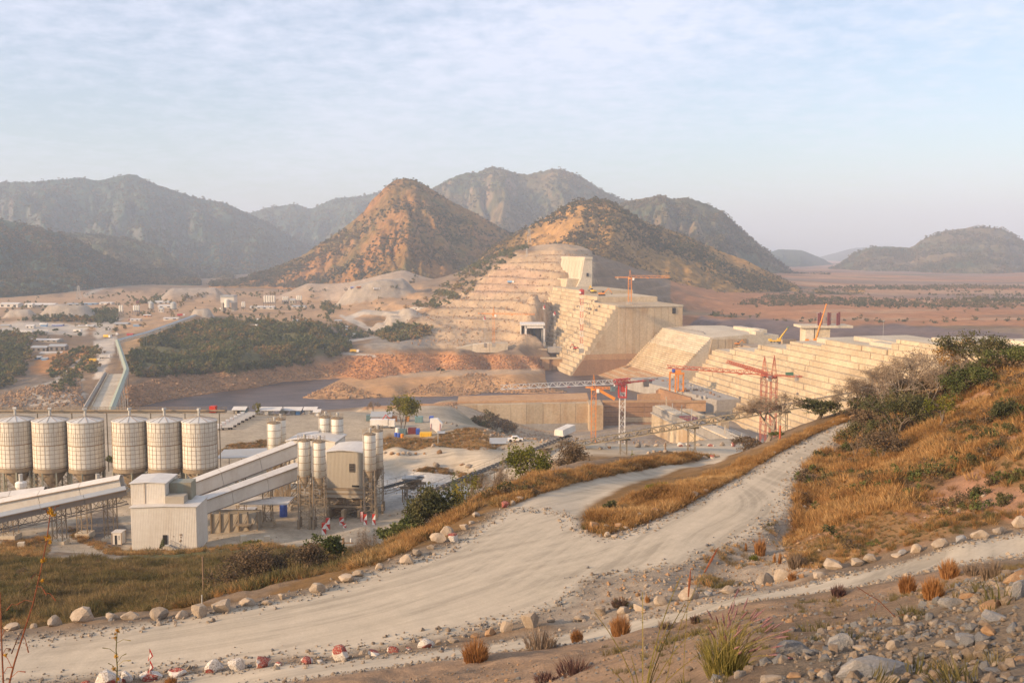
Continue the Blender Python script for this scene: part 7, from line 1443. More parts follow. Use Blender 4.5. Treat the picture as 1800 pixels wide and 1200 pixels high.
TUFTM = leaf_mat('rust_gold_tuft', [(.26, .12, .045), (.42, .21, .08), (.50, .28, .12)], .35, 3, .4); GREYT = leaf_mat('grey_brown_twigs', [(.20, .14, .09), (.30, .22, .15)], .2, 3, .4); PURP = leaf_mat('purple_plume', [(.26, .13, .13), (.34, .20, .18)], .3, 3, .4); BLADE = leaf_mat('green_blade', [(.17, .15, .04), (.32, .26, .08), (.40, .29, .12)], .4, 3, .4); RSTEM = leaf_mat('red_stem', [(.22, .07, .04), (.30, .12, .06)], .2, 3, .4); YFL = leaf_mat('yellow_flower', [(.50, .25, .04), (.55, .32, .05)], .3, 3, .4); DPUR = leaf_mat('dark_purple_leaves', [(.10, .05, .05), (.16, .09, .07), (.12, .12, .06)], .2, 4, .4)
BARK = paint('grey_bark', (.24, .19, .14), .9, (.36, .29, .22), .6, 4); BARKD = paint('dark_bark', (.12, .09, .065), .9, (.25, .19, .13), .6, 4)
def tuft_mesh(name, seed, n=34, h=1.0, spread=.35, lean=.45, wd=.022, mat=None, plume=0):
    r = random.Random(seed); vs = []; fs = []
    for k in range(n):
        a = r.uniform(0, 6.28); d = r.random()**.6*spread; x, y = d*math.cos(a), d*math.sin(a); hh = h*r.uniform(.45, 1.05); l = lean*r.uniform(.3, 1.2)*(.4+d/spread); hh *= 1-.5*(d/spread)**2; a2 = a+r.uniform(-.7, .7); lx, ly = math.cos(a2)*l*hh, math.sin(a2)*l*hh; w_ = wd*r.uniform(.7, 1.5); a3 = r.uniform(0, 6.28); sx, sy = math.cos(a3)*w_, math.sin(a3)*w_; b = len(vs)
        vs += [(x-sx, y-sy, 0), (x+sx, y+sy, 0), (x+lx*.35-sx*.8, y+ly*.35-sy*.8, hh*.55), (x+lx*.35+sx*.8, y+ly*.35+sy*.8, hh*.55), (x+lx, y+ly, hh*.97)]; fs += [(b, b+1, b+3, b+2), (b+2, b+3, b+4)]
    me = bpy.data.meshes.new(name); me.from_pydata(vs, [], fs); me.materials.append(mat); return me
gold = [tuft_mesh('gold_tuft', i, 52, 1, .6, .75, .02, GOLD) for i in range(6)]; oliv = [tuft_mesh('olive_tuft', 20+i, 52, 1, .6, .7, .02, OLIV) for i in range(6)]
def leafball(name, seed, n, rx, rz, leaf, mat, lumps=5, zc=.5, flat=.35):
    """foliage clump: many small leaf faces spread through lumpy volume, light inside gaps"""
    r = np.random.default_rng(seed); c = r.normal(0, .5, (lumps, 3))*[rx, rx, rz*.6]; c[:, 2] += zc; rad = r.uniform(.35, .6, lumps)*rx
    k = r.integers(0, lumps, n); d = r.normal(0, 1, (n, 3)); d /= np.linalg.norm(d, axis=1)[:, None]; q = r.random(n)**.45; p = c[k]+d*(rad[k]*q)[:, None]*[1, 1, .8]
    p[:, 2] = np.maximum(p[:, 2], .03)
    return leafquads(name, p, leaf, mat, r)
def leafquads(name, p, leaf, mat, r):
    n = len(p); a = r.normal(0, 1, (n, 3)); a /= np.linalg.norm(a, axis=1)[:, None]; b = np.cross(a, r.normal(0, 1, (n, 3))); b /= np.linalg.norm(b, axis=1)[:, None]; s = leaf*r.uniform(.6, 1.4, n)[:, None]
    v = np.stack([p-a*s, p+b*s*.55, p+a*s, p-b*s*.55], 1).reshape(-1, 3); f = np.arange(4*n).reshape(n, 4); me = npmesh(name, v, f); me.materials.append(mat); return me
far_t = [leafball('far_tree', 300+i, 70, 1, 1.1, .30, FARG, 5, .55) for i in range(5)]; wood_t = [leafball('wood_tree', 320+i, 150, 1, 1.2, .22, WOOD, 6, .8) for i in range(6)]
bush_g = [leafball('bush', 340+i, 260, .8, .8, .10, LG, 6, .5) for i in range(3)]; bush_d = [leafball('bush', 350+i, 260, .8, .8, .10, LD, 6, .5) for i in range(3)]; bush_b = [leafball('bush', 360+i, 200, .8, .8, .09, LB, 6, .5) for i in range(3)]
GR = dict(thin=lambda f: (lambda X, Y, r: r.random(X.shape) < f))
def nmask(fr, th, seed): return lambda X, Y, r: fbm(X*fr, Y*fr, 3, seed)+r.normal(0, .12, X.shape) > th
P_HILL = [(1378,960),(1395,900),(1400,860),(1425,800),(1475,765),(1515,745),(1560,690),(1700,640),(1950,640),(1950,880),(1800,905),(1700,935),(1600,960),(1500,985),(1440,1000),(1400,1000)]
q = sample(P_HILL, 48, 125, 13000, 1, mask=nmask(.12, -.22, 61)); up = q[:, 1] > 62+8*fbm(q[:, 0]*.05, q[:, 1]*.05, 2, 3)
g1 = np.random.default_rng(2).random(len(q)); sel = np.where(up, g1 < .90, g1 < .42); s_ = np.random.default_rng(4).uniform(.55, 1.25, len(q))*np.where(up, 1.15, .62)  # lower hillside takes more olive tufts, its shade put into the colour
scatter('dry_grass', q[sel], s_[sel], gold, 'tall golden grass covering the right hillside', 1); scatter('dry_grass', q[~sel], s_[~sel]*.9, oliv, 'duller low grass on the right hillside', 2)
q = sample([(600,1010),(700,975),(790,925),(850,885),(885,890),(980,868),(1080,842),(1180,818),(1285,792),(1200,800),(1000,828),(900,845),(820,870),(760,905),(680,945)], 56, 140, 9000, 3, mask=nmask(.15, -.35, 62)); g1 = np.random.default_rng(5).random(len(q)) < .8
scatter('dry_grass', q[g1], np.random.default_rng(6).uniform(.5, 1.15, g1.sum()), gold, 'golden grass on the bank beyond the haul road', 3); scatter('dry_grass', q[~g1], np.random.default_rng(7).uniform(.5, 1.0, (~g1).sum()), oliv, 'green brown grass on the bank beyond the haul road', 4)
q = sample([(-60,1125),(0,1122),(200,1090),(450,1052),(560,1030),(650,1003),(690,960),(560,968),(480,972),(300,985),(0,985),(-60,990)], 56, 150, 16000, 5, mask=nmask(.1, -.4, 63)); nearr = q[:, 1] < 66+6*fbm(q[:, 0]*.06, q[:, 1]*.06, 2, 8); g1 = (np.random.default_rng(8).random(len(q)) < np.where(nearr, .55, .12))
scatter('dry_grass', q[g1], np.random.default_rng(9).uniform(.5, 1.0, g1.sum()), gold, 'golden fringe of grass along the left road bank', 5); scatter('dry_grass', q[~g1], np.random.default_rng(10).uniform(.7, 1.5, (~g1).sum()), oliv, 'high brown green grass on the left bank', 6)
P_ISL = [(1024,930),(1035,912),(1075,893),(1110,874),(1150,864),(1200,851),(1260,832),(1300,817),(1360,786),(1420,760),(1485,732),(1495,738),(1430,762),(1365,797),(1300,837),(1237,868),(1175,902),(1110,928),(1062,940)]
q = sample(P_ISL, 55, 128, 6500, 7); lo_ = (np.random.default_rng(11).random(len(q)) < np.where(q[:, 1] < 66, .6, .10)); scatter('dry_grass', q[~lo_], np.random.default_rng(12).uniform(.5, 1.05, (~lo_).sum()), gold, 'golden grass on the island between the roads', 7); scatter('dry_grass', q[lo_], np.random.default_rng(13).uniform(.35, .7, lo_.sum()), oliv, 'low dull grass at the tip of the island', 8)
q = np.concatenate([sample(p, a, b, n, 20+i) for i, (p, a, b, n) in enumerate([([(672,782),(760,772),(800,755),(835,752),(880,782),(870,790),(780,795),(672,797)], 200, 440, 2200), ([(672,822),(690,812),(800,812),(850,835),(845,858),(800,835)], 140, 300, 900), ([(215,975),(340,985),(420,975),(590,985),(600,962),(450,958),(330,965),(240,962)], 120, 190, 1600), ([(-20,985),(0,950),(90,940),(80,985)], 110, 200, 900), ([(120,925),(150,940),(215,968),(230,978),(190,975),(125,945)], 120, 200, 500), ([(1000,835),(1200,812),(1280,800),(1260,795),(1010,815),(940,835)], 120, 300, 1500), ([(385,795),(470,785),(480,778),(470,772),(400,782)], 220, 400, 400), ([(650,770),(760,770),(760,776),(655,778)], 250, 420, 300)])])
g1 = np.random.default_rng(14).random(len(q)) < .5; scatter('dry_grass', q[g1], np.random.default_rng(15).uniform(.6, 1.4, g1.sum()), gold, 'patches of dry grass round the works', 9); scatter('dry_grass', q[~g1], np.random.default_rng(16).uniform(.6, 1.3, (~g1).sum()), oliv, 'patches of dull green grass round the works', 10)
q = sample([(1100,1210),(1050,1140),(1200,1100),(1400,1055),(1560,1045),(1650,1015),(1850,985),(1850,1210)], 6, 45, 500, 31, mask=nmask(.5, .1, 66)); scatter('dry_grass', q, np.random.default_rng(17).uniform(.15, .4, len(q)), oliv, 'sparse low grass on the camera slope', 11)
q = sample([(1200,1085),(1250,960),(1400,870),(1440,900),(1440,1000),(1200,1050),(1050,1070),(1020,1050)], 40, 90, 260, 32, mask=nmask(.2, .15, 67)); scatter('dry_grass', q, np.random.default_rng(18).uniform(.25, .6, len(q)), oliv+gold[:2], 'sparse tufts on the pale dirt between the roads', 12)
q = sample([(1395,900),(1425,810),(1515,760),(1560,720),(1700,680),(1900,680),(1900,860),(1700,900),(1480,980)], 50, 115, 330, 34, mask=nmask(.1, .12, 75)); scatter('low_bushes', q, np.random.default_rng(51).uniform(.35, .95, len(q)), bush_b+bush_d+bush_g[:1], 'low brown and olive bushes among the hillside grass', 51)
q = np.concatenate([sample([(0,1120),(0,1000),(480,985),(640,960),(640,1000),(300,1080)], 58, 150, 200, 35, mask=nmask(.08, .12, 76)), sample([(620,1000),(850,885),(1000,862),(1270,806),(1180,815),(860,860),(660,960)], 58, 140, 110, 36)]); scatter('low_bushes', q, np.random.default_rng(52).uniform(.3, .85, len(q)), bush_b+bush_d, 'low brown bushes on the road banks', 52)
q = sample([(1490,760),(1500,700),(1570,680),(1640,640),(1720,640),(1830,640),(1830,672),(1700,690),(1620,740),(1560,790)], 78, 118, 190, 37); scatter('low_bushes', q, np.random.default_rng(53).uniform(.7, 1.9, len(q)), bush_b+bush_d+bush_b, 'brown and green thicket along the hill crest', 53)
# green patches
q = sample([(1135,858),(1170,850),(1185,862),(1150,866)], 60, 110, 260, 33); scatter('green_grass', q, np.random.default_rng(19).uniform(.4, .7, len(q)), [tuft_mesh('green_tuft', 50+i, 40, 1, .5, .4, .03, LY) for i in range(2)], 'bright green grass patch on the island', 13)
# gravel and rubble
GV = []
for m_ in (M_MIX, M_PALE, M_TAN, M_REDR):
    a = []
    for i in range(4): q = rock_mesh('stone', 400+i, 1, 6, 1, .85, .7); q.materials.append(m_); a.append(q)
    GV.append(a)
q = sample([(1230,1215),(1300,1175),(1400,1150),(1440,1110),(1560,1085),(1640,1060),(1700,1020),(1860,995),(1860,1215)], 5, 30, 8500, 41, mask=nmask(.5, -.05, 68)); scatter('gravel', q, np.random.default_rng(21).lognormal(-3.35, .7, len(q)).clip(.012, .20), GV[0]+GV[1][:1], 'loose grey and brown gravel on the camera slope', 21, .5)
q = sample([(560,1215),(800,1180),(1000,1150),(1350,1060),(1560,1035),(1700,1010),(1500,1150),(1250,1215)], 10, 45, 4200, 42); scatter('gravel', q, np.random.default_rng(22).lognormal(-3.2, .6, len(q)).clip(.015, .16), GV[0]+GV[2][:1], 'fine gravel on the brown slope below the camera', 22, .5)
def along(poly, n, w_, seed, y0, y1, pxr):
    r = np.random.default_rng(seed); p = np.array(poly); d = np.hypot(*(np.roll(p, -1, 0)-p).T); c = np.r_[0, np.cumsum(d)]; s = r.uniform(0, c[-1], n*3); i = np.searchsorted(c, s)-1; f = (s-c[i])/d[i]; q = p[i]+(np.roll(p, -1, 0)[i]-p[i])*f[:, None]+r.normal(0, w_, (n*3, 2)); Z = hz(q[:, 0], q[:, 1]); a, b = proj(q[:, 0], q[:, 1], Z); m = (q[:, 1] > y0) & (q[:, 1] < y1) & (a > pxr[0]) & (a < pxr[1]); return np.c_[q, Z][m][:n]
q = np.concatenate([along(ROAD, 6000, .55, 43, 38, 130, (-60, 1600)), along(LROAD, 2500, .45, 44, 36, 60, (200, 1860))]); scatter('gravel', q, np.random.default_rng(23).lognormal(-2.6, .6, len(q)).clip(.03, .32), GV[1]+GV[0], 'stones thrown to the edges of the roads', 23, .5)
q = np.concatenate([sample(p, a, b, n, 50+i) for i, (p, a, b, n) in enumerate([([(1100,1085),(1050,1025),(1200,995),(1240,975),(1290,955),(1380,905),(1440,880),(1440,1000),(1300,1050),(1100,1085),(1000,1095),(1030,1050)], 42, 85, 1300), ([(1030,930),(1110,925),(1240,862),(1290,838),(1240,873),(1110,935),(1062,948)], 56, 80, 500), ([(1400,860),(1440,850),(1470,900),(1420,920)], 50, 90, 250), ([(1600,930),(1650,880),(1740,850),(1720,890)], 48, 90, 200), ([(1130,810),(1290,795),(1290,812),(1180,832)], 110, 260, 500)])])
scatter('gravel', q, np.random.default_rng(24).lognormal(-2.5, .6, len(q)).clip(.03, .35), GV[1]+GV[2], 'broken pale stone on the dirt between the roads', 24, .5)
q = sample([(745,735),(750,716),(800,708),(805,715),(798,728),(770,740)], 430, 720, 500, 61); scatter('riprap', q, np.random.default_rng(25).uniform(.8, 2.0, len(q)), GV[2], 'heaped tan riprap on the near river bank', 25, .5)
q = np.concatenate([sample([(560,650),(610,627),(700,622),(900,625),(960,630),(960,648),(760,650),(640,668)], 640, 1200, 4200, 62)]); scatter('rubble', q, np.random.default_rng(26).lognormal(-.05, .5, len(q)).clip(.4, 3), GV[3], 'red earth rubble on the far river bank', 26, .5)
q = np.concatenate([sample([(150,725),(180,695),(300,660),(420,655),(560,640),(600,660),(500,672),(400,690),(230,718)], 560, 1200, 3800, 63), sample([(0,722),(0,690),(140,665),(150,722)], 450, 1000, 1500, 64), sample([(525,700),(600,672),(650,690),(700,700)], 600, 1000, 900, 65), sample([(830,655),(960,680),(1000,690),(860,699),(760,697),(700,690)], 600, 1000, 1500, 66), sample([(640,585),(700,560),(800,500),(880,470),(950,440),(1040,440),(1000,520),(950,600),(830,612),(700,605)], 850, 1500, 4200, 67)])
scatter('rubble', q, np.random.default_rng(27).lognormal(-.1, .55, len(q)).clip(.3, 3), GV[2], 'tan broken rock on the far bank and quarry benches', 27, .5)
q = sample([(1000,790),(870,792),(830,770),(880,740),(1000,770),(1290,775),(1290,790)], 270, 640, 2200, 68); scatter('rubble', q, np.random.default_rng(28).lognormal(-.6, .5, len(q)).clip(.2, 1.5), GV[2]+GV[1], 'rubble on the slope down to the pit', 28, .5)
# woods and scrub
def outr(X, Y, r): return ~inpoly(X, Y, RIVER)
q = sample([(208,652),(255,598),(330,572),(400,566),(560,572),(620,612),(560,640),(420,655),(300,640)], 640, 1250, 3600, 71, mask=nmask(.02, -.02, 69)); scatter('far_wood', q, np.random.default_rng(31).uniform(1.3, 3.6, len(q)), wood_t, 'dense green wood on the far river bank', 31, .05)
q = np.concatenate([sample([(-60,590),(30,588),(55,600),(50,650),(20,680),(-60,690)], 600, 1100, 500, 72), sample([(150,548),(205,545),(205,568),(175,572)], 900, 1400, 90, 73), sample([(660,590),(700,572),(755,580),(752,592),(690,602)], 800, 1200, 240, 74), sample([(730,540),(790,495),(860,450),(900,430),(930,435),(850,490),(830,520),(760,545)], 1100, 1700, 420, 75), sample([(560,530),(600,545),(560,560),(660,590),(600,600)], 900, 1400, 90, 76), sample([(205,655),(260,640),(230,665),(420,655),(560,632),(420,645)], 640, 1000, 160, 77), sample([(60,560),(180,556),(180,566),(60,566)], 800, 1500, 120, 78), sample([(230,530),(330,520),(380,515),(380,525),(250,535)], 1300, 2000, 120, 79), sample([(90,640),(120,620),(180,610),(165,660),(120,690),(90,690)], 560, 1000, 100, 80)])
scatter('far_wood', q, np.random.default_rng(32).uniform(1.6, 4, len(q)), wood_t, 'scattered tree groups across the river', 32, .05)
q = sample([(820,750),(860,735),(905,745),(900,765),(860,772),(820,768)], 380, 620, 160, 81); scatter('brush', q, np.random.default_rng(33).uniform(2, 4.4, len(q)), bush_b+bush_d[:1], 'grey brown brush on the bank before the training wall', 33)
# plain beyond the dam
q = sample([(1250,545),(1350,520),(1450,505),(1800,500),(1900,520),(1900,580),(1500,572),(1250,556)], 1000, 5200, 2600, 82, mask=lambda X, Y, r: (fbm(X*.002, Y*.004, 3, 71)+r.normal(0, .1, X.shape) > .05) & (X > Y*.15)); scatter('scrub_cover', q, np.random.default_rng(34).uniform(1.4, 3.2, len(q)), far_t, 'scrub on the plain upstream of the dam', 34)
q = sample([(-60,560),(0,530),(200,512),(420,512),(700,505),(740,545),(600,572),(400,562),(300,572),(200,592),(0,600)], 700, 2100, 420, 83, mask=nmask(.012, .12, 93)); scatter('scrub_cover', q, np.random.default_rng(35).uniform(1.2, 3.4, len(q)), wood_t, 'bushes dotted over the sandy works across the river', 35)
q = sample([(385,800),(480,790),(650,800),(860,790),(860,860),(700,930),(350,960),(60,965),(60,900),(380,860)], 140, 330, 1500, 84); scatter('gravel', q, np.random.default_rng(36).lognormal(-1.9, .5, len(q)).clip(.06, .5), GV[1]+GV[2], 'loose stones and debris on the works yard', 36, .5)
def cover(i, n, smin, smax, label, seed, top=.0, zmask=0):
    o, x, y, z = HILLS[i]; r = np.random.default_rng(seed); ny, nx = x.shape; a = r.uniform(1, ny*.80, n*4); b = r.uniform(2, nx-3, n*4); a0 = a.astype(int); b0 = b.astype(int); u = a-a0; v = b-b0
    L_ = lambda A_: (A_[a0, b0]*(1-v)+A_[a0, b0+1]*v)*(1-u)+(A_[a0+1, b0]*(1-v)+A_[a0+1, b0+1]*v)*u
    X, Y, Z = L_(x), L_(y), L_(z); k = fbm(X*.006, Y*.006+Z*.01, 4, seed)+r.normal(0, .14, X.shape)+zmask*((Z+75)/(z.max()+75)-.5) > top; k &= Z > -74
    q = np.c_[X, Y, Z][k][:n]; scatter('scrub_cover', q, r.uniform(smin, smax, len(q)), far_t, label, seed, .05)
cover(9, 9000, 1.4, 3.7, 'trees and bushes dotting the cone hill', 91, -.04, .0); cover(10, 9000, 1.0, 2.4, 'low scrub dotting the dam hill', 92, .02, 0); cover(10, 3000, 2.0, 4.2, 'taller trees toward the top of the dam hill', 93, .30, 1.1)
cover(7, 6000, 2.5, 5.5, 'dark trees covering the left spur', 94, -.25); cover(8, 3000, 2.5, 5, 'trees on the brown spur in the left valley', 95, -.05); cover(5, 5000, 3, 6, 'trees on the right hand mountain', 96, .05); cover(4, 7000, 4, 8, 'trees on the twin-topped mountain', 97, 0); cover(2, 8000, 4, 8, 'forest on the far left range', 98, -.3); cover(3, 3500, 5, 9, 'forest on the farther left ridge', 99, -.3); cover(6, 4000, 4, 8, 'trees on the rounded dome hills', 100, .05)
# ================================================================ trees
def tree(label, px, py, top, wpx, kind, y0, y1, name='tree', cat='tree', Y=None, seed=0, leaf=None, nl=None, bare=False, lean=0, trunks=1, leafm=None, lowest=.35):
    c = gpix(px, py, y0, y1) if Y is None else Vector((P(px, 600, Y).x, Y, gz(P(px, 600, Y).x, Y)))
    h = (P(px, top, c.y).z-c.z); w_ = wpx/1750*c.y/2; T = thing(name, label, cat, c); r = random.Random(seed*7+int(px)); b = MB(); tips = []
    def grow(p, d, l, rad, lv, mx):
        seg = 2 if lv < 3 else 1; q = p
        for k in range(seg):
            d = (d+Vector((r.gauss(0, .14), r.gauss(0, .14), r.gauss(.03, .08)))).normalized(); n_ = q+d*(l/seg); b.bar(q, n_, rad*(1-.25*k), 5 if lv < 2 else 3, rad*(1-.25*(k+1))); q = n_
            if lv >= mx-2: tips.append(q.copy())
        if lv >= mx: return
        for _ in range(r.choice([2, 3, 3]) if lv < mx-1 else r.choice([2, 3, 4] if bare else [2, 3])):
            a = r.uniform(0, 6.28); tilt = r.uniform(.35, .95) if lv else r.uniform(.3, .8); ax = d.orthogonal().normalized(); nd = (d*math.cos(tilt)+(Matrix.Rotation(a, 3, d)@ax)*math.sin(tilt)).normalized(); nd.z = nd.z*.8+.06; grow(q, nd.normalized(), l*r.uniform(.62, .86), rad*.64, lv+1, mx)
    mx = 6 if bare else 4
    for k in range(trunks): a = r.uniform(0, 6.28); t_ = .15 if trunks == 1 else .5; grow(Vector((0, 0, -.15)), Vector((math.cos(a)*t_+lean, math.sin(a)*t_, 1)).normalized(), 1.0, .13 if trunks == 1 else .075, 0, mx)
    xs = [v[0] for v in b.v]; ys = [v[1] for v in b.v]; zs = [v[2] for v in b.v]; sx = w_/max(.1, (max(xs)-min(xs))/2); sz = h/max(zs)*(.93 if not bare else 1); cx = (max(xs)+min(xs))/2; cyy = (max(ys)+min(ys))/2; sy = w_/max(.1, (max(ys)-min(ys))/2)
    f = lambda v: Vector(((v[0]-cx*min(1, max(0, v[2])/max(zs)*1.3))*sx, (v[1]-cyy*min(1, max(0, v[2])/max(zs)*1.3))*sy, v[2]*sz))
    b.v = [tuple(f(v)) for v in b.v]; b.build('trunk', BARK if bare or kind == 'pale' else BARKD, T, False)
    tp = np.array([f(v) for v in tips]); rr = np.random.default_rng(seed+int(px)); 
    if leafm is None:
        a = rr.normal(0, 1, (5200, 3)); k = rr.integers(0, len(tp), 5200); p = tp[k]+a*np.array([w_*.06, w_*.06, h*.03]); p[:, 2] = np.clip(p[:, 2], .1, h*1.03); me = leafquads('twigs', p, .035+.05*w_/3, GREYT, rr); v = np.empty(len(me.vertices)*3, np.float32); me.vertices.foreach_get('co', v); v = v.reshape(-1, 4, 3); m_ = v.mean(1, keepdims=True); ax = v[:, 2:3]-v[:, 0:1]; v[:, 1::2] = m_+(v[:, 1::2]-m_)*.28; v[:, 0:1] -= ax*.5; v[:, 2:3] += ax*.5; me.vertices.foreach_set('co', v.reshape(-1)); o = lk(bpy.data.objects.new('twigs', me)); o.parent = T
    if leafm is not None:
        n = nl or 2600; lf = leaf or max(.07, w_*.045); 
        if lowest: tp = tp[tp[:, 2] > h*lowest] if (tp[:, 2] > h*lowest).any() else tp
        k = rr.integers(0, len(tp), n); cl = rr.normal(0, 1, (len(tp), 3))*.0
        off = rr.normal(0, 1, (n, 3))*np.array([w_*.11, w_*.11, h*.045]); p = tp[k]+off; p[:, 2] = np.clip(p[:, 2], .05, h*1.02)
        me = leafquads('crown', p, lf, leafm, rr); o = lk(bpy.data.objects.new('crown', me)); o.parent = T
    return T
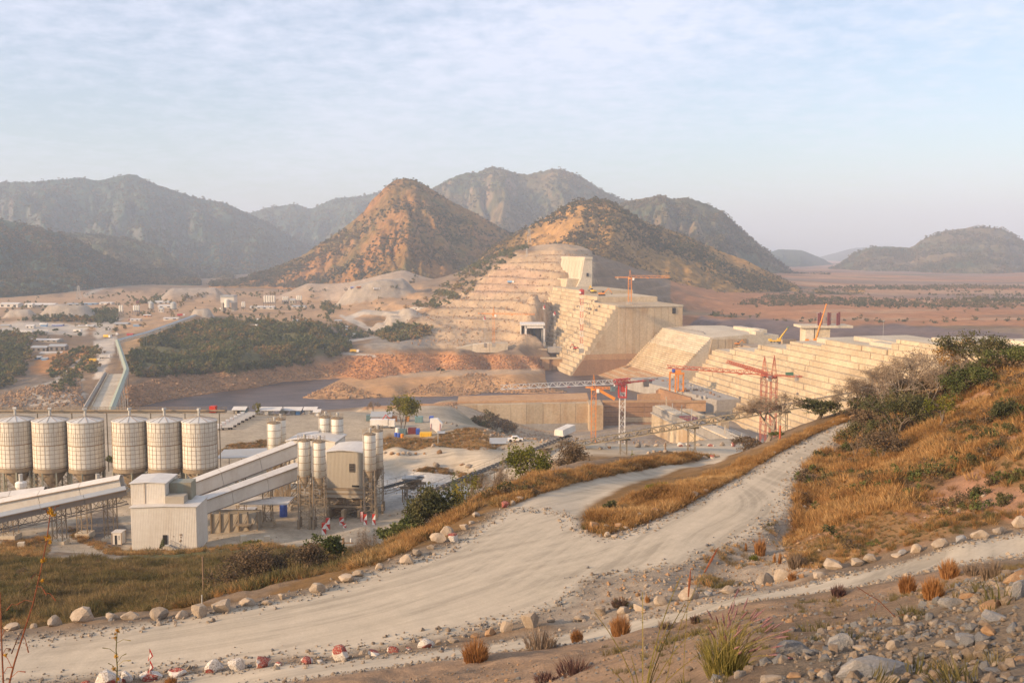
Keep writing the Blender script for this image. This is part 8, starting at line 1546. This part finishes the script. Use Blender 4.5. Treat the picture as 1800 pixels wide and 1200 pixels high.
TR = [('round green tree with a bare lower crown in the middle of the yard', 707, 762, 690, 62, LY, 200, 400, dict(nl=3800, lowest=.5, leaf=.3, seed=61, trunks=2)), ('bare brownish tree left of the round green yard tree', 656, 733, 705, 24, None, 300, 500, dict(bare=True, seed=2)),
 ('rounded bright green tree at the end of the bank beside the conveyor', 930, 848, 776, 90, LY, 90, 200, dict(Y=96, nl=5200, seed=3, leaf=.12, lowest=.1, trunks=3)), ('grey brown half bare tree right of the bright green one', 996, 838, 762, 78, LB, 90, 220, dict(Y=102, nl=3200, seed=4, leaf=.10, lowest=.15, trunks=3)), ('sparse reddish bare bush left of the bright green tree', 880, 862, 800, 60, None, 80, 200, dict(Y=92, bare=True, seed=5, trunks=3)),
 ('large dark olive tree on the slope before the loading conveyor', 770, 940, 852, 120, LD, 80, 200, dict(Y=80, nl=6500, seed=6, leaf=.13, lowest=.05, trunks=4)), ('dark green bush below the large olive tree', 690, 978, 915, 70, LG, 70, 160, dict(Y=76, nl=3000, seed=7, leaf=.12, lowest=.05, trunks=3)), ('dark green shrub joining the large olive tree on its left', 722, 950, 905, 44, LG, 70, 160, dict(Y=78, nl=2200, seed=8, leaf=.11, lowest=.05, trunks=3)),
 ('thin yellow green tree above the lower conveyor', 818, 885, 824, 46, LY, 100, 260, dict(Y=100, nl=1200, seed=9, leaf=.13, lowest=.3)), ('bare spindly tree right of the thin yellow green one', 848, 888, 838, 56, None, 100, 260, dict(Y=92, bare=True, seed=10)), ('small dark green bush below the spindly tree', 868, 884, 855, 34, LG, 80, 200, dict(Y=84, nl=1200, seed=11, leaf=.10, lowest=.05, trunks=3)),
 ('big grey brown leafless looking bush on the left bank', 432, 1038, 950, 130, LB, 70, 160, dict(Y=67, nl=5200, seed=12, leaf=.08, lowest=.1, trunks=5)), ('grey brown bush right of the biggest one on the left bank', 507, 1030, 954, 112, LB, 70, 160, dict(Y=68, nl=3800, seed=13, leaf=.08, lowest=.15, trunks=4)), ('dark green bush at the right end of the grey bushes', 560, 1005, 938, 70, LG, 70, 160, dict(Y=74, nl=2600, seed=14, leaf=.10, lowest=.1, trunks=3)), ('small dark green shrub between the grey brown bushes', 478, 1010, 975, 34, LD, 70, 160, dict(Y=70, nl=1400, seed=15, leaf=.09, lowest=.05, trunks=3)),
 ('sparse pale bare bush beside the dirt track', 638, 968, 925, 50, None, 80, 200, dict(Y=86, bare=True, seed=16, trunks=3)), ('small leafless tree standing on the road bank before the red cranes', 1352, 772, 688, 110, None, 95, 180, dict(Y=112, bare=True, seed=17, kind_='pale')), ('low grey bush below the leafless tree by the red cranes', 1318, 795, 765, 50, LB, 95, 200, dict(Y=116, nl=1600, seed=18, leaf=.09, lowest=.05, trunks=4)), ('small green shrub at the foot of the leafless tree', 1369, 774, 757, 24, LG, 95, 200, dict(Y=110, nl=900, seed=19, leaf=.08, lowest=.02, trunks=3)),
 ('dark green small leaved tree at the road edge before the dam', 1440, 752, 700, 76, LD, 95, 180, dict(Y=112, nl=2400, seed=20, leaf=.12, lowest=.2, trunks=2)), ('wide bare branching tree at the crest, leftmost', 1550, 712, 640, 110, None, 90, 140, dict(Y=106, bare=True, seed=21)), ('bare bush sprawling left of the wide bare tree', 1512, 728, 668, 90, None, 90, 140, dict(Y=110, bare=True, seed=22, trunks=3)), ('tall bare twiggy tree in the middle of the crest', 1612, 745, 622, 150, None, 80, 140, dict(Y=92, bare=True, seed=23, trunks=2)), ('twiggy grey tree right of the tall bare one', 1655, 690, 612, 110, LB, 80, 140, dict(Y=98, nl=1500, seed=24, leaf=.07, lowest=.3, trunks=2, bare=True)),
 ('tall half leafed tree at the top of the hill, green on its right side', 1722, 672, 580, 122, LD, 80, 140, dict(Y=96, nl=4600, seed=25, leaf=.10, lowest=.2, trunks=2)), ('orange leafed tree left of the tall half leafed one', 1684, 660, 596, 66, LO, 80, 140, dict(Y=99, nl=1700, seed=26, leaf=.10, lowest=.4)), ('dense dark green feathery tree below the orange one', 1690, 700, 634, 96, LG, 80, 140, dict(Y=90, nl=5000, seed=27, leaf=.09, lowest=.05, trunks=3)), ('dense dark green tree at the right edge of the crest', 1788, 680, 606, 100, LG, 80, 140, dict(Y=90, nl=5200, seed=28, leaf=.09, lowest=.05, trunks=3)),
 ('large grey green shrub where the hillside meets the upper road', 1582, 775, 682, 120, LD, 75, 140, dict(Y=86, nl=6000, seed=29, leaf=.09, lowest=.03, trunks=5)), ('low dark shrub overhanging the end of the upper road', 1510, 790, 738, 60, LD, 75, 140, dict(Y=84, nl=2200, seed=30, leaf=.08, lowest=.03, trunks=3)), ('brown grey shrub below the large grey green one', 1556, 822, 752, 84, LB, 70, 140, dict(Y=78, nl=2400, seed=31, leaf=.08, lowest=.03, trunks=4)), ('slim little tree with a pale trunk on the golden hillside', 1660, 742, 690, 50, LY, 70, 140, dict(Y=80, nl=900, seed=32, leaf=.08, lowest=.5)), ('dark low bush on the far right of the golden hillside', 1770, 730, 700, 44, LD, 60, 140, dict(Y=72, nl=2000, seed=33, leaf=.08, lowest=.02, trunks=4)),
 ('small bright green bush among the golden grass left of the branch road', 1115, 812, 789, 18, LY, 120, 260, dict(Y=140, nl=900, seed=34, leaf=.12, lowest=.1, trunks=2)), ('small green shrub on the yard edge near the flat shed', 452, 728, 708, 14, LY, 300, 420, dict(nl=400, seed=35, leaf=.22, lowest=.02, trunks=2)), ('dark tree between the third and fourth big silos', 190, 820, 798, 22, LG, 240, 340, dict(Y=262, nl=900, seed=36, leaf=.2, lowest=.02, trunks=2)), ('dark lone tree on the red far bank', 774, 656, 645, 13, LD, 700, 1100, dict(nl=500, seed=37, leaf=.5, lowest=.1)), ('dark lone tree on the left sandy yard', 98, 584, 577, 9, LG, 700, 1600, dict(nl=300, seed=38, leaf=.6, lowest=.2)), ('dark tree on the far bank by the bridge', 158, 655, 640, 20, LG, 560, 1000, dict(nl=700, seed=39, leaf=.5, lowest=.05, trunks=2)),
 ('green shrubs at the right foot of the transfer house', 395, 975, 958, 30, LG, 120, 200, dict(Y=150, nl=1400, seed=40, leaf=.14, lowest=.02, trunks=4)), ('low green bush right of the transfer house weeds', 432, 978, 950, 34, LY, 100, 200, dict(Y=142, nl=1500, seed=41, leaf=.13, lowest=.02, trunks=4)), ('thin weed growing against the white transfer house wall', 273, 962, 946, 8, LG, 120, 200, dict(Y=168, nl=260, seed=42, leaf=.12, lowest=.05)), ('green bush at the rim of the middle road', 800, 850, 828, 22, LG, 150, 300, dict(Y=196, nl=900, seed=43, leaf=.16, lowest=.02, trunks=3)), ('dull green shrub on the far mound behind the middle road', 838, 768, 752, 26, LD, 200, 400, dict(Y=330, nl=900, seed=44, leaf=.25, lowest=.02, trunks=4)), ('dark green shrub at the left of the golden slope', 1075, 905, 880, 24, LD, 60, 90, dict(Y=69, nl=900, seed=45, leaf=.07, lowest=.02, trunks=3))]
for lb, px, py, top, w_, lm, y0, y1, kw in TR:
    kd = kw.pop('kind_', 'dark'); small = any(k in lb for k in ('shrub', 'bush', 'weed')); tree(lb, px, py, top, w_, kd, y0, y1, name='bush' if small else 'tree', cat='bush' if small else 'tree', leafm=lm, **kw)
# ================================================================ single plants near the camera
def tuft(label, px, py, top, wpx, mat, y0, y1, n=700, lean=.5, wd=.005, name='grass_tuft', seed=0):
    c = gpix(px, py, y0, y1); h = P(px, top, c.y).z-c.z; w_ = wpx/1750*c.y/2; k = max(h, .1); me = tuft_mesh('blades', seed+int(px), n, k, w_*.62, min(.8, w_*.55/k), wd*c.y/14, mat)
    T = thing(name, label, 'grass tuft', c); o = lk(bpy.data.objects.new('blades', me)); o.parent = T; return T
for q in [('big golden round tuft on the brown slope at bottom centre', 836, 1162, 1114, 68, TUFTM, 15, 42), ('rust golden round tuft below the lower road', 1090, 1117, 1074, 48, TUFTM, 15, 42), ('smaller rust tuft left of the rust golden one', 1014, 1128, 1103, 30, TUFTM, 15, 42), ('grey brown wispy tuft on the slope edge', 950, 1140, 1095, 90, GREYT, 15, 42, 260), ('golden tuft, right one of the pair by the lower road', 1640, 1052, 1006, 52, TUFTM, 12, 42), ('golden round tuft standing above the pair by the lower road', 1668, 1016, 976, 46, TUFTM, 12, 44), ('golden tuft, left one of the pair by the lower road', 1595, 1042, 1004, 40, TUFTM, 12, 44),
    ('wispy brown tuft right of the golden ones', 1745, 1020, 978, 60, GREYT, 10, 44, 240), ('wispy brown tuft behind the golden tufts', 1710, 1010, 985, 50, GREYT, 10, 46, 240), ('upright rusty tuft on the dirt between the roads', 1336, 975, 938, 28, TUFTM, 48, 80, 300), ('thin rusty tuft left of the upright one', 1311, 968, 951, 7, TUFTM, 48, 80, 60), ('thin rusty tuft, left of two right of the green patch', 1361, 988, 966, 8, TUFTM, 48, 80, 60), ('thin rusty tuft, right of two right of the green patch', 1371, 990, 964, 9, TUFTM, 48, 80, 60), ('dark reddish bush at the foot of the right hillside', 1400, 998, 962, 46, GREYT, 48, 80, 300),
    ('dull green brown bush at the bottom below the rust tuft', 1010, 1185, 1150, 100, DPUR, 12, 40, 300), ('dark green low weed at the bottom centre', 960, 1198, 1178, 70, DPUR, 12, 40, 260), ('pale twiggy tuft right of the rust golden one', 1170, 1105, 1085, 40, GREYT, 15, 44, 160), ('small reddish tuft on the lower road edge', 1222, 1095, 1076, 24, DPUR, 15, 44, 200), ('reddish brown low bush in the row of boulders', 1090, 1066, 1046, 44, DPUR, 40, 60, 300), ('small golden tuft in the boulder row', 1138, 1058, 1042, 14, TUFTM, 40, 60, 120), ('small purple brown shrub beside the lower road', 1474, 1048, 1022, 36, DPUR, 12, 46, 300), ('dry tuft behind the split boulders of the lower road', 1392, 1020, 1000, 22, TUFTM, 40, 60, 160), ('small green plant on the pale dirt', 1325, 984, 972, 24, LY, 48, 80, 160), ('dry golden tuft at the bottom edge left', 300, 1204, 1185, 30, TUFTM, 30, 50, 200)]:
    tuft(*q, seed=3) if len(q) == 8 else tuft(*q[:8], n=q[8], seed=3)
def stalks(T, base, tips, mat, w_, bend=.25, nm='stem', heads=None, hm=None, hl=.16, hw=.012, seed=0):
    r = random.Random(seed)
    for k, (tx, ty, tz) in enumerate(tips):
        bx, by = base[k] if isinstance(base, list) else base; b = MB(); n = 5; prev = Vector((bx, by, 0)); e = Vector((tx, ty, tz)); pts = [prev]
        for j in range(1, n+1): f = j/n; q = Vector((bx, by, 0)).lerp(e, f); q.z = tz*(f*(1+bend)-bend*f*f); q.x = bx+(tx-bx)*(f**1.6); q.y = by+(ty-by)*(f**1.6); pts.append(q)
        for j in range(n): b.bar(pts[j], pts[j+1], w_*(1-j/n*.5), 3, w_*(1-(j+1)/n*.5))
        o = b.build(nm, mat, T, False)
        if heads:
            d = (pts[-1]-pts[-2]).normalized(); h = MB(); h.bar(pts[-1]-d*hl*.2, pts[-1]+d*hl*.4, hw*.5, 5, hw); h.bar(pts[-1]+d*hl*.4, pts[-1]+d*hl, hw, 5, hw*.2); h.build('seed_head', hm, o, False)
c = gpix(1275, 1190, 6, 20); q = c.y/1750; T = thing('flowering_grass', 'tall green grass clump with purple seed plumes in the foreground', 'grass clump', c); r = random.Random(3); tips = []; base = []
for k in range(95): a = r.gauss(.5, .55); base.append((r.gauss(0, 14*q), r.gauss(0, .12))); tips.append((r.uniform(-30, 95)*q, r.gauss(0, .25), r.uniform(70, 150)*q*(1 if k % 3 else .8)))
tips = [(x, y, z*(1-.25*max(0, x/(95*q)))) for x, y, z in tips]
stalks(T, base[:42], tips[:42], BLADE, .0045, heads=True, hm=PURP, hl=.13, hw=.011, seed=3); me = tuft_mesh('blades', 77, 300, 130*q, .2, .5, .006, BLADE); o = lk(bpy.data.objects.new('blades', me)); o.parent = T
c = gpix(1130, 1199, 6, 30); c = P(1130, 1215, 9); q = 9/1750; T = thing('green_reed', 'long yellow green grass blades reaching up at the bottom right of centre', 'grass', (c.x, c.y, gz(c.x, c.y)))
dz = c.z-T.location.z; tips = [(-90*q, 0, dz+150*q), (-20*q, .1, dz+60*q), (65*q, 0, dz+215*q), (78*q, .1, dz+160*q), (20*q, -.1, dz+95*q), (0, .1, dz+180*q), (45*q, 0, dz+130*q), (100*q, 0, dz+70*q), (-60*q, 0, dz+45*q), (30*q, .05, dz+50*q), (85*q, 0, dz+110*q)]
stalks(T, (0, 0), tips, BLADE, .008, bend=.15, nm='blade')
for px, tp_, nm in ((1165, 998, 'tall thin reed with a red brown plume, standing alone'), (1200, 1040, 'second thin reed with a dark red plume')):
    c = P(px, 1215, 9); T = thing('plumed_reed', nm, 'grass', (c.x, c.y, gz(c.x, c.y))); dz = P(px, tp_, 9).z-T.location.z; stalks(T, (0, 0), [((1250-px)*q*.9 if px < 1190 else 8*q, 0, dz)], BLADE, .005, heads=True, hm=RSTEM, hl=.22, hw=.012)
def weed(label, pts, Y, mat, flowers, leaves, w_=.006, seed=1):
    """tall foreground stem drawn through picture points at one distance"""
    W = [P(px, py, Y) for px, py in pts]; g0 = gz(W[0].x, Y); base = Vector((W[0].x, Y, g0)); T = thing('tall_weed', label, 'plant', base); r = random.Random(seed); b = MB(); b.bar(base-Vector((0, 0, .05)), W[0], w_*1.3, 5)
    for k in range(len(W)-1): b.bar(W[k], W[k+1], w_*(1.2-.7*k/len(W)), 5, w_*(1.2-.7*(k+1)/len(W)))
    b.build('stem', mat, T)
    for px, py, s in flowers: p = P(px, py, Y); m = leafquads('flower', np.array([[p.x, p.y, p.z]])+np.random.default_rng(int(px)).normal(0, s*.4, (26, 3)), s*.55, YFL, np.random.default_rng(int(px)+1)); m.transform(Matrix.Translation(-T.location)); o = lk(bpy.data.objects.new('flower', m)); o.parent = T
    for (ax, ay), (bx, by) in leaves: b = MB(); a = P(ax, ay, Y); c_ = P(bx, by, Y+r.uniform(-.1, .1)); m_ = a.lerp(c_, .5)+Vector((0, 0, .02)); b.bar(a, m_, w_*.45, 3); b.bar(m_, c_, w_*.4, 3, w_*.9); b.build('twig', mat, T)
weed('tall red stemmed weed with yellow flower buds at the left edge', [(15, 1205), (25, 1165), (42, 1110), (58, 1060), (72, 1000), (82, 950), (90, 890)], 5.2, RSTEM, [(88, 898, .02), (94, 905, .012), (84, 943, .016), (88, 952, .012), (76, 984, .015), (74, 1020, .012)], [((84, 905), (77, 895)), ((92, 905), (104, 888)), ((40, 1115), (50, 1146)), ((66, 1030), (82, 1045)), ((78, 1042), (98, 1055)), ((30, 1063), (12, 1072)), ((60, 1058), (30, 1062)), ((45, 1100), (20, 1148)), ((70, 1012), (55, 1016)), ((20, 1190), (45, 1180)), ((22, 1175), (5, 1150))], .0045)
weed('second red weed stem at the very left edge', [(6, 1205), (4, 1160), (2, 1100), (0, 1040)], 5.0, RSTEM, [(10, 1150, .012)], [((4, 1150), (18, 1140)), ((3, 1120), (14, 1105)), ((5, 1185), (22, 1172))], .004, 2)
weed('short yellowish weed standing in front of the haul road', [(205, 1205), (206, 1170), (204, 1140), (206, 1108)], 7.5, BLADE, [(206, 1108, .02), (202, 1120, .018), (204, 1153, .018), (200, 1175, .016), (208, 1192, .014)], [((206, 1150), (180, 1138)), ((206, 1165), (222, 1148)), ((205, 1180), (190, 1165)), ((204, 1130), (230, 1125)), ((205, 1195), (220, 1185)), ((205, 1170), (230, 1160))], .005, 3)
weed('thin leafy creeper rising from the rocks', [(1600, 1110), (1575, 1085), (1545, 1055), (1520, 1040), (1505, 1030)], 12.5, RSTEM, [], [((1520, 1040), (1508, 1036)), ((1545, 1055), (1537, 1072)), ((1575, 1085), (1590, 1080))], .006, 4)
